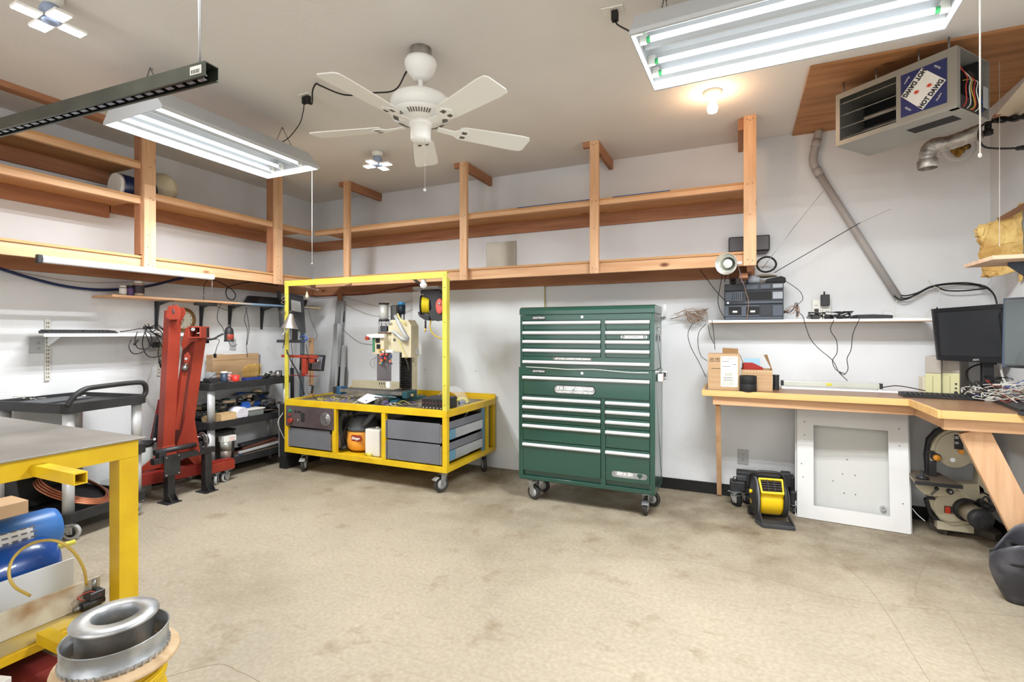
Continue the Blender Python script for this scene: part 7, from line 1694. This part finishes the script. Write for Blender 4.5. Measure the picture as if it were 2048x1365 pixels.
# guide post and table
a_, b_ = SP_(1857,922), SP_(1872,955); MB().box(a_.x,b_.x,YS-.01,YS+.05,b_.z,a_.z).build('guide_block', IRON, t, .003)
a_, b_ = YP(1829,965,4.18), YP(1925,973,4.18); zt3 = YP(1870,966,4.18).z
tbl = MB().prism([(a_.x,4.18,zt3-.018),(b_.x,4.18,zt3-.018),(b_.x-.03,4.50,zt3-.018),(a_.x+.03,4.50,zt3-.018)], (0,0,.018)).build('saw_table', mat('saw_table', (126,112,96), .45, .4), t, .002)
for k in range(6): MB().beam((a_.x+.02+.012*k,4.179,zt3-.001), (a_.x+.05+.012*k,4.30,zt3+.001), .003, .003).build('slot_line', BLKR, tbl)
MB().box(a_.x,b_.x,4.166,4.1795,zt3-.022,zt3).build('table_edge', BLK, t, .002)
p = YP(1846,956,4.24); MB().lathe([(.001,0),(.035,0),(.035,.014),(.012,.02),(.010,.055),(.001,.055)], (p.x,4.26,zt3+.0005), n=20).build('mitre_knob', BLK, t)
MB().prism([YP(1834,971,4.28),YP(1916,971,4.28),YP(1910,985,4.28),YP(1895,993,4.28),YP(1870,994,4.28),YP(1850,990,4.28),YP(1838,980,4.28)], (0,.06,0)).build('trunnion', BS, t, .004)
p = YP(1899,983,4.275); MB().cyl(p, p+Vector((0,-.02,0)), .018, n=18).build('trunnion_knob', BLK, t); MB().cyl(p+Vector((0,-.02,0)), p+Vector((0,-.024,0)), .007, n=12).build('knob_insert', GREYL, t)
MB().beam(YP(1862,990,4.25), YP(1874,980,4.25), .012, .010).build('lever', STEEL, t, .001); p = YP(1873,978,4.25); MB().ball(p, .013, 12, 8).build('lever_ball', BLK, t)
# motor
mcen = YP(1940,1025,4.16); mdir = Vector((.18,-1,-.10)).normalized(); p = SP_(1930,1018)
MB().lathe([(.001,0),(.075,0),(.078,.02),(.078,.03),(.001,.03)], p, mdir, 28).build('motor_mount', BLK, t)
MB().cyl(p+mdir*.03, p+mdir*.14, .060, n=26).build('motor_body', mat('motor_tan', (120,110,92), .5), t)
MB().lathe([(.001,.14),(.064,.14),(.068,.15),(.068,.175),(.055,.19),(.001,.19)], p, mdir, 28).build('motor_end_cap', BLK, t)
gr_ = MB()
for k in range(10):
    a = k*math.pi/10; ee = p+mdir*.191; xx = mdir.cross(Vector((0,0,1))).normalized(); zz2 = xx.cross(mdir); v = xx*math.cos(a)+zz2*math.sin(a); gr_.beam(ee-v*.045, ee+v*.045, .003, .003, mdir)
gr_.build('cap_grille', DGREY, t)['kind'] = 'stuff'
MB().cyl(SP_(1956,1002)+Vector((0,-.02,0)), SP_(1962,1006)+Vector((.02,-.10,-.01)), .024).build('capacitor', BLK, t)
# base
MB().prism([FL(1858,1058,.0),FL(1893,1072,.0),FL(1905,1068,.0),FL(1955,1072,.0),FL(1990,1083,.0),FL(2005,1080,.0),FL(1985,1050,.0),FL(1960,1036,.0),FL(1900,1036,.0),FL(1856,1040,.0)], (0,0,.045)).build('base_casting', mat('base_dirty', (74,70,64), .7, col2=(96,90,80), scale=8), t, .006)
a_, b_ = SP_(1876,1044), SP_(1950,1052); MB().box(a_.x,b_.x,YS+.01,YS+.08,.0452,SP_(1900,1050).z+.01).build('pedestal', BS, t, .004)
MB().tube([YP(1963,985,4.3),YP(1975,990,4.25),YP(1990,1002,4.2),YP(1985,1020,4.2),YP(1970,1022,4.2),YP(1962,1005,4.2),YP(1972,994,4.2),YP(1980,1006,4.2)], .005, 8).build('coiled_cord', CABLE, t)
MB().tube([YP(1825,1018,4.3),YP(1835,1030,4.2),YP(1850,1043,4.15)], .002, 6).build('thin_cord', CABW, t)
# welding helmet
HC = FL(2045,1200,0); HC = Vector((1.335,3.47,0))
t = thing('welding_helmet', 'scuffed black welding helmet lying upside down at the right picture edge', 'helmet', HC)
HM = mat('helmet_black', (56,56,62), .42, col2=(96,96,102), scale=9, lo=.45, hi=.8)
vs = []; nA, nB = 28, 12
fR = Vector((-sn,cs,0)); rR = Vector((cs,sn,0))
for i in range(nA+1):
    a = math.pi*2*i/nA
    for j in range(nB+1):
        v_ = j/nB; wob = 1+.12*math.cos(2*a)
        r_ = (.055+.075*math.sin(min(1,v_*1.15)*math.pi/2))*wob
        hh = .005+ v_*(.30+.035*math.cos(a)+.05*math.sin(2*a))
        c2 = HC+rR*(.0+.02*v_)
        vs.append(c2+rR*r_*math.cos(a)*1.0+fR*r_*math.sin(a)*.9+Vector((0,0,hh)))
m_ = MB(); n1 = nB+1
m_.add(vs, [(i*n1+j,(i+1)*n1+j,(i+1)*n1+j+1,i*n1+j+1) for i in range(nA) for j in range(nB)], True)
m_.build('shell', HM, t, solid=.004)
MB().lathe([(.001,0),(.05,0),(.055,.006)], HC+Vector((0,0,.003)), n=24).build('crown', HM, t)
MB().tube([HC+rR*(.115*math.cos(a))+fR*(.10*math.sin(a))+Vector((0,0,.24+.02*math.cos(a))) for a in (2.2,2.8,3.4,4.0,4.6,5.2)], .012, 8).build('headgear_band', BLKR, t)
MB().tube([HC+rR*-.02+fR*-.09+Vector((0,0,.20)),HC+rR*-.07+fR*-.03+Vector((0,0,.27)),HC+rR*-.03+fR*.03+Vector((0,0,.30)),HC+rR*.04+fR*.02+Vector((0,0,.28))], .014, 8).build('sweat_band', BLKR, t)
c_ = HC-fR*.118+rR*.01+Vector((0,0,.20)); MB().cyl(c_, c_-fR*.02, .018, n=18).build('pivot_knob', BLK, t)
MB().tube([HC-fR*.13+rR*.02+Vector((0,0,.06)),HC-fR*.135+rR*.05+Vector((0,0,.05)),HC-fR*.12+rR*.1+Vector((0,0,.055))], .003, 6).build('wire_clip', COPPER, t)
MB().tube([DP(2080,880,3.4),DP(2052,888,3.4),DP(2042,905,3.4),DP(2044,925,3.4),DP(2060,940,3.4)], .006, 7).build('hanging_cord', CABLE, thing('wall_wire_loop', 'black cord loop hanging on the right wall under the bench', 'cord', DP(2044,910,3.4)))

# ---------------- on the wall above the bench ----------------
led_ = thing('wall_ledge_shelf', 'narrow white ledge shelf along the back wall above the bench', 'shelf', YP(1640,641,4.5))
a_, b_ = YP(1417,642,4.46), YP(1869,640,4.46); LZ = 1.512
MB().box(a_.x,b_.x,4.46,YB-.0005,LZ-.022,LZ).build('board', WHT, led_, .001); MB().box(a_.x,b_.x,4.458,4.4598,LZ-.026,LZ-.019).build('raw_edge', CARDE, led_)
LT = LZ+.0006
# stereo
a_, b_ = YP(1448,600,4.47), YP(1568,600,4.47); SX0, SX1 = a_.x, b_.x
t = thing('stereo_system', 'old black stereo with twin cassette decks on the wall ledge', 'stereo', ((SX0+SX1)/2,4.55,LZ))
SB = mat('stereo_black', (40,44,52), .4, col2=(34,38,46), scale=5)
def sz(py): return YP(1500,py,4.47).z
zs = [LT, sz(609), sz(581), sz(567)]
for k in range(3): MB().box(SX0+.002,SX1-.002,4.478,4.66,zs[k]+.0006,zs[k+1]-.001).build('unit', SB, t, .003)
def face(x0f, x1f, z0, z1, m, d=.004, nm='panel', par=t):
    return MB().box(SX0+(SX1-SX0)*x0f,SX0+(SX1-SX0)*x1f,4.478-d,4.4778,z0,z1).build(nm, m, par, .001)
G2 = mat('stereo_trim', (72,80,92), .35); G3 = mat('stereo_silver', (150,156,164), .35)
face(.01,.60,zs[0]+.03,zs[1]-.01,G2); face(.62,.80,zs[0]+.03,zs[1]-.01,SB); face(.82,.98,zs[0]+.03,zs[1]-.012,G2)
for x in (.08,.38):
    w__ = face(x,x+.22,zs[0]+.04,zs[1]-.018,BLKR,.006,'cassette_door'); face(x+.07,x+.15,zs[0]+.06,zs[0]+.075,PAPER,.0075,'cassette_label',w__)
face(.02,.98,zs[0]+.004,zs[0]+.022,G2,.006,'button_row')
face(.38,.80,zs[1]+.035,zs[2]-.01,BLKR); face(.82,.98,zs[1]+.04,zs[2]-.018,G3,.005); face(.36,.98,zs[1]+.006,zs[1]+.022,G2,.006,'button_row'); face(.02,.32,zs[1]+.03,zs[2]-.012,G2)
for k in range(6): 
    x = .14+.035*k; face(x,x+.008,zs[1]+.038,zs[2]-.02,BLKR,.007,'slider')
face(.38,.58,zs[2]+.01,zs[3]-.012,G2); face(.62,.78,zs[2]+.012,zs[3]-.014,G2); face(.82,.98,zs[2]+.014,zs[3]-.012,G3,.005)
e_ = Vector((SX0+.03,4.47,zs[1]+.014)); MB().cyl(e_, e_+Vector((0,-.01,0)), .008).build('knob', CHROME, t)
zst = zs[3]+.0002
for k,(px,cc) in enumerate(((1465,BLKR),(1497,CABW))): pass
t = thing('camera_lens', 'dark round lens-like barrel on the left of the stereo top', 'lens', YP(1466,560,4.52)); c_ = YP(1466,561,4.5); MB().lathe([(.012,-.03),(.024,-.03),(.026,-.02),(.026,.04),(.001,.04)], (c_.x,4.53,zst+.027), (0,1,0), 20).build('barrel', BLK, t)
t = thing('glass_jar', 'clear jar lying on its side on the stereo top, wider one', 'jar', YP(1510,560,4.52)); c_ = YP(1508,560,4.52)
MB().cyl((c_.x-.045,4.53,zst+.036),(c_.x+.04,4.53,zst+.036),.035,n=20).build('jar', mat('jar_clear', (190,198,208), .15, alpha=.75), t); MB().cyl((c_.x-.055,4.53,zst+.036),(c_.x-.046,4.53,zst+.036),.033,n=20).build('lid', mat('lid_blue', (40,56,110), .4), t)
t = thing('glass_jar', 'smaller clear jar left of the wider jar on the stereo top', 'jar', YP(1492,562,4.52)); c_ = YP(1492,562,4.5); MB().cyl((c_.x-.03,4.56,zst+.025),(c_.x+.02,4.54,zst+.025),.023,n=18).build('jar', mat('jar_amber', (190,180,150), .15, alpha=.8), t); MB().cyl((c_.x+.021,4.54,zst+.025),(c_.x+.028,4.537,zst+.025),.021,n=18).build('lid', mat('lid_brass', (170,140,90), .3, .6), t)
t = thing('black_pouch', 'black pouch draped over the right end of the stereo top', 'pouch', YP(1555,562,4.52)); a_, b_ = YP(1530,560,4.5), YP(1571,560,4.5)
MB().prism([(a_.x,4.48,zst),(a_.x+.01,4.48,zst+.03),(b_.x-.03,4.48,zst+.05),(b_.x,4.48,zst+.035),(b_.x+.003,4.48,zst-.0+.0),], (0,.12,0)).build('pouch', BLKR, t, .006)
t = thing('tv_antenna', 'rabbit-ear antenna with black loop and two long rods on the stereo', 'antenna', YP(1540,545,4.55))
c_ = YP(1530,547,4.55); MB().lathe([(.001,.012),(.05,.010),(.085,.0),(.09,-.006),(.001,-.008)], Vector((c_.x,4.56,zst+.062)), n=30).build('base', mat('antenna_tan', (140,128,110), .5), t)
MB().cyl((c_.x,4.56,zst+.05),(c_.x,4.56,zst+.055),.02).build('pad', BLKR, t)
lc = YP(1533,529,4.55); pts = [Vector((lc.x+.070*math.cos(a*math.pi/10),4.56+.01*math.sin(a),lc.z+.060*math.sin(a*math.pi/10))) for a in range(20)]
MB().tube(pts, .0075, 8, 2, closed=True).build('loop', BLKR, t)
MB().cyl(YP(1524,538,4.55), YP(1592,450,4.5), .0022, n=6).build('rod', ALU, t); MB().cyl(YP(1592,450,4.5), YP(1646,383,4.45), .0012, n=6).build('rod', STEEL, t)
MB().cyl(YP(1548,546,4.55), YP(1720,446,4.5), .0030, n=6).build('rod', DGREY, t); MB().cyl(YP(1720,446,4.5), YP(1782,418,4.45), .0012, n=6).build('rod', STEEL, t)
# clamp light on the shelf end
lc = YP(1452,528,4.05)
t = thing('clamp_lamp', 'round silver reflector lamp clipped to the shelf end above the stereo', 'lamp', YP(1475,527,4.16))
dl_ = Vector((-.35,-1,-.12)).normalized()
MB().lathe([(.082,.0),(.080,.004),(.060,-.035),(.036,-.058),(.030,-.062),(.028,-.058),(.056,-.033),(.077,.002),(.082,.0)], lc, dl_, 34).build('reflector', mat('reflector_alu', (224,226,220), .22, .85), t)
MB().lathe([(.001,-.012),(.026,-.014),(.034,-.03),(.030,-.058),(.001,-.06)], lc, dl_, 24).build('frosted_bulb', mat('frost', (214,216,208), .4), t)
MB().cyl(lc-dl_*.06, lc-dl_*.12, .018).build('socket', BLK, t); MB().beam(lc-dl_*.12, YP(1484,526,4.165), .03, .02).build('clamp', SATIN, t, .003)
for k, pts in enumerate(([(1472,520),(1480,545),(1483,560),(1490,575)],[(1474,520),(1478,540),(1482,556),(1482,566)])): MB().tube([YP(*q,4.14+.1*k) for q in pts], .003, 7).build('cord', mat('cord_mauve', (96,86,100), .5), t)
t = thing('wood_scrap', 'brown wooden block below the shelf end beside the clamp lamp', 'block', YP(1482,545,4.3)); 
MB().box(YP(1478,540,4.30).x, YP(1496,540,4.30).x, 4.30, 4.62, YP(1490,556,4.3).z, 1.874).build('block', RX, t, .002)
# hanging cords
t = thing('tan_wires', 'tangle of tan wires hanging at the left end of the wall ledge', 'wires', YP(1400,630,4.6))
random.seed(44)
for i in range(15):
    pts = [YP(1330+random.random()*25,640-random.random()*14,4.64)] if i < 8 else [YP(1372+random.random()*25,626+random.random()*16,4.62)]
    for j in range(5):
        pts.append(YP(1368+random.random()*46,617+random.random()*30,4.56+random.random()*.1))
    MB().tube(pts, .0022, 6, 4).build('wire', CABB if i % 3 else CABW, t)
t = thing('tan_wires', 'tan wire tangle hanging over the ledge right of the stereo', 'wires', YP(1580,620,4.55))
for i in range(9):
    p0_ = YP(1568,622+random.random()*6,4.55); pts = [p0_, YP(1580+random.random()*8,612+random.random()*16,4.5), YP(1590+random.random()*10,604+random.random()*24,4.5), YP(1586+random.random()*12,622+random.random()*16,4.48)]
    MB().tube(pts, .0022, 6, 4).build('wire', CABB if i % 3 else CABLE, t)
def wirething(label, sets, r=.003, m=CABLE, y=4.45):
    t = thing('hanging_wire', label, 'wire', YP(*sets[0][0], y))
    for pts in sets: MB().tube([YP(*q, y) for q in pts], r, 6, 6).build('wire', m, t)
    return t
wirething('black wires hanging from the left of the stereo down past the shelf', [[(1400,540),(1415,560),(1430,580),(1450,602)],[(1445,548),(1440,575),(1436,600),(1440,620),(1450,638)],[(1452,550),(1449,565)],[(1461,548),(1459,560)]], .0035, CABLE, 4.45)
wirething('tan wire hanging in front of the stereo', [[(1487,530),(1486,560),(1492,585),(1497,605),(1494,640)]], .0028, CABB, 4.44)
wirething('cream and black wires dropping from ledge to the tall cardboard box', [[(1412,648),(1398,665),(1396,690),(1402,712),(1414,722)],[(1416,650),(1420,670),(1428,688)],[(1386,645),(1376,668),(1382,695),(1398,725),(1412,755)],[(1424,640),(1427,665),(1430,700)]], .0028, CABLE, 4.40)
wirething('black wire loop right of the stereo', [[(1571,562),(1590,575),(1602,586),(1605,600),(1592,612)]], .0025, CABLE, 4.50)
wirething('long black wires hanging below the ledge to the spirit level', [[(1591,622),(1605,632),(1612,655),(1622,680),(1640,700),(1655,712),(1668,725),(1678,745),(1695,762)],[(1668,640),(1661,660),(1673,682),(1674,706),(1665,722),(1672,740),(1690,748)],[(1719,638),(1706,668),(1702,700),(1694,718),(1696,738),(1688,750),(1678,744)]], .0028, CABLE, 4.43)
# six-way outlet with adapter and charger heap
t = thing('multi_outlet', 'white six-way wall outlet with black power adapter above the ledge', 'outlet', YP(1640,613,YB))
c_ = YP(1642,615,YB-.0005)
pl_ = MB().box(c_.x-.065,c_.x+.065,YB-.035,YB-.0005,LT+.002,c_.z+.06).build('outlet_block', WHTP, t, .006)
sl_ = MB()
for i in range(3):
    for j in range(2):
        x = c_.x-.04+i*.04; z = c_.z-.035+j*.045; sl_.box(x-.008,x-.005,YB-.0362,YB-.0352,z,z+.01); sl_.box(x+.005,x+.008,YB-.0362,YB-.0352,z,z+.01)
sl_.build('slot', BLKR, pl_)['kind'] = 'stuff'
ad = YP(1650,601,YB-.06); MB().box(ad.x-.03,ad.x+.03,YB-.085,YB-.036,ad.z-.045,ad.z+.045).build('power_adapter', BLK, t, .006); MB().cyl(ad+Vector((-.005,0,.045)), ad+Vector((-.005,0,.07)), .006).build('prong', BLK, t)
ad = YP(1633,621,YB-.05); MB().box(ad.x-.014,ad.x+.014,YB-.06,YB-.036,ad.z-.012,ad.z+.012).build('plug', BLK, t, .003)
t = thing('charger_heap', 'heap of black charger cables on the wall ledge below the outlet', 'cables', YP(1665,632,4.55))
random.seed(8)
for i in range(16):
    p0_ = YP(1622+random.random()*70,630,4.5+random.random()*.12); pts = [p0_]
    for j in range(4): q = pts[-1]+Vector(((random.random()-.5)*.2,(random.random()-.5)*.06,(random.random()-.4)*.05)); q.x = min(max(q.x,YP(1620,630,4.5).x),YP(1706,630,4.5).x); q.y = min(max(q.y,4.48),4.66); q.z = min(max(q.z,LT+.004),LT+.055); pts.append(q)
    pts[0].z = LT+.005; MB().tube(pts, .0035, 6, 5).build('cable', CABLE, t)
for px in (1632,1658,1680): c2 = YP(px,634,4.52); MB().obox((c2.x,4.53,LT+.016), (.05,.045,.03), RZ3(px*.1)).build('charger', BLK, t, .005)
t = thing('router', 'flat black router with ridged side on the ledge right of the chargers', 'router', YP(1745,632,4.55)); a_, b_ = YP(1708,632,4.48), YP(1786,632,4.48)
MB().prism([(a_.x,4.48,LT),(b_.x,4.48,LT),(b_.x,4.48,LT+.025),((a_.x+b_.x)/2,4.48,LT+.032),(a_.x+.01,4.48,LT+.03)], (0,.13,0)).build('case', BLK, t, .004)
rg = MB()
for k in range(18): x = a_.x+.06+(b_.x-a_.x-.07)*k/18; rg.box(x,x+.004,4.477,4.4798,LT+.004,LT+.02)
rg.build('ridge', DGREY, t)['kind'] = 'stuff'
MB().tube([(a_.x+.02,4.47,LT+.02),(a_.x-.03,4.47,LT+.006),(a_.x-.08,4.5,LT+.006)], .003, 6).build('cord', CABLE, t)
t = thing('white_wires', 'loose white wires lying at the right end of the wall ledge', 'wires', YP(1820,634,4.55))
for pts in ([(1785,636),(1800,632),(1820,634),(1840,638),(1866,640)],[(1790,632),(1810,628),(1830,632),(1850,636),(1868,638)],[(1770,632),(1764,624),(1775,621),(1788,626),(1786,634)],[(1788,634),(1790,618),(1793,602)],[(1849,637),(1860,620),(1874,605),(1880,590),(1878,578),(1868,574)]): MB().tube([YP(*q,4.56) for q in pts], .0026, 6, 5).build('wire', CABW, t)
# speaker-like black box and metal plate behind the shelf
t = thing('wall_speaker', 'flat black wall-mounted speaker box half behind the end post', 'speaker', YP(1498,488,YB)); a_, b_ = YP(1457,495,YB-.07), YP(1540,495,YB-.07)
MB().box(a_.x,b_.x,YB-.075,YB-.0005,YP(1500,503,YB-.07).z,YP(1500,472,YB-.07).z).build('cabinet', mat('speaker_brown', (58,52,52), .4), t, .01)
MB().prism([(a_.x+.14,YB-.07,YP(1500,504,YB-.07).z),(b_.x-.01,YB-.07,YP(1500,504,YB-.07).z),(b_.x-.03,YB-.07,YP(1500,508,YB-.07).z),(a_.x+.16,YB-.07,YP(1500,508,YB-.07).z)], (0,.06,0)).build('lower_lip', BLK, t)
t = thing('metal_plate', 'square dull metal plate on the back wall behind the lower shelf', 'plate', YP(1002,505,YB)); a_, b_ = YP(973,487,YB-.01), YP(1032,531,YB-.01)
MB().box(a_.x,b_.x,YB-.012,YB-.0005,b_.z-.02,a_.z).build('plate', mat('plate_pewter', (148,140,126), .4, .5, col2=(134,126,112), scale=2), t, .002)
# conduit
t = thing('conduit_pipe', 'grey plastic conduit bending from the ceiling plywood diagonally down the wall', 'pipe', YP(1640,300,YB-.05))
PVC = mat('pvc_grey', (166,161,158), .5); yc = YB-.045
ptop = YP(1638,262,yc); ptop.z = CH-.017
pth = [ptop, YP(1632,290,yc), YP(1627,310,yc), YP(1627,326,yc), YP(1636,346,yc)]
MB().tube(pth, .030, 16, 8).build('elbow', PVC, t); MB().cyl(YP(1635,343,yc), YP(1797,597,yc), .027, n=20).build('pipe', PVC, t)
e0, e1 = YP(1632,337,yc), YP(1640,352,yc); MB().cyl(e0, e1, .0335, n=20).build('coupling', PVC, t); MB().cyl(YP(1634,279,yc), YP(1630,295,yc), .0335, n=20).build('coupling', PVC, t)
t = thing('cable_bundle', 'bundle of black cables arching from the conduit mouth behind the monitors', 'cable', YP(1850,575,YB-.04))
for k, pts in enumerate(([(1793,588),(1810,592),(1835,586),(1860,574),(1890,568),(1930,566),(1960,570)],[(1790,590),(1808,597),(1832,590),(1862,575),(1900,569),(1945,570),(1970,575)],[(1788,592),(1800,600),(1815,598),(1830,590),(1865,573),(1890,581),(1925,582),(1975,577)])):
    MB().tube([YP(*q,YB-.045-.012*k) for q in pts], .0055, 6).build('cable', CABLE, t)
for k in range(3): MB().tube([YP(1960,570+k*2,YB-.045-.012*k),YP(1974,575+k,4.56),YP(1988,590,4.50),YP(1994,612,4.47),YP(1992,640,4.46)], .0055, 6).build('cable', CABLE, t)
MB().tube([YP(1856,560,YB-.02),YP(1868,574,YB-.07),YP(1864,584,YB-.03)], .002, 5).build('tie', CABW, t)
MB().tube([YP(1976,570,4.6),YP(1982,560,4.55),YP(1986,535,4.5)], .0015, 5).build('tie_string', CABW, t)
# insulation batt, shelf board on the right wall
t = thing('insulation_batt', 'ragged yellow fibreglass insulation sheet hanging at the right wall corner', 'insulation', YP(2000,480,4.2))
random.seed(2)
out = [(1957,453),(1990,442),(2048,412),(2110,400),(2110,560),(2048,538),(2020,545),(1985,552),(1968,553),(1970,535),(1962,510),(1966,490),(1958,470)]
o2 = []
for i in range(len(out)):
    a, b = out[i], out[(i+1) % len(out)]
    for k in range(4):
        s = k/4; o2.append((a[0]+(b[0]-a[0])*s+(random.random()-.5)*5*(a[0]<2048), a[1]+(b[1]-a[1])*s+(random.random()-.5)*5*(a[0]<2048)))
pts = [YP(*q,4.22) for q in o2]; pts = [Vector((min(p.x,XR-.02),p.y,p.z)) for p in pts]
bm_ = bmesh.new(); vv = [bm_.verts.new(p-Vector((0,0,0))) for p in pts]; f_ = bm_.faces.new(vv); r_ = bmesh.ops.extrude_face_region(bm_, geom=[f_]); bmesh.ops.translate(bm_, vec=(0,.05,0), verts=[v for v in r_['geom'] if isinstance(v, bmesh.types.BMVert)])
bmesh.ops.triangulate(bm_, faces=bm_.faces); bmesh.ops.subdivide_edges(bm_, edges=[e for e in bm_.edges if e.calc_length() > .05], cuts=3, use_grid_fill=True)
for v in bm_.verts: v.co += Vector((random.random()-.5,random.random()-.5,random.random()-.5))*.012
bmesh.ops.recalc_face_normals(bm_, faces=bm_.faces)
me = bpy.data.meshes.new('batt'); bm_.to_mesh(me); bm_.free(); me.transform(Matrix.Translation(-t.location)); me.materials.append(FOAMY)
o_ = bpy.data.objects.new('batt', me); C.objects.link(o_); o_.parent = t
pp = [YP(1993,437,4.2),YP(2015,425,4.18),YP(2048,406,4.15),YP(2100,390,4.15),YP(2100,410,4.15),YP(2048,420,4.17),YP(2020,435,4.19),YP(1998,442,4.2)]
pp = [Vector((min(p.x,XR-.02),p.y,p.z)) for p in pp]; MB().prism(pp, (0,-.006,0)).build('paper_facing', mat('kraft_facing', (120,84,60), .8), t)
t = thing('wall_shelf', 'small raw-edged board shelf jutting from the right wall below the insulation', 'shelf', (1.42,3.5,1.78))
MB().box(1.18,XR-.001,3.34,3.70,1.78,1.80).build('board', mat('shelf_tan', (196,166,140), .7, col2=(176,146,120), scale=3, stretch=(1,8,1)), t)
MB().prism([(1.60,3.50,1.50),(1.64,3.50,1.50),(1.64,3.50,1.779),(1.30,3.50,1.779),(1.30,3.50,1.76)], (0,.012,0)).build('bracket', mat('bracket_blue', (44,54,66), .5), t, .002)
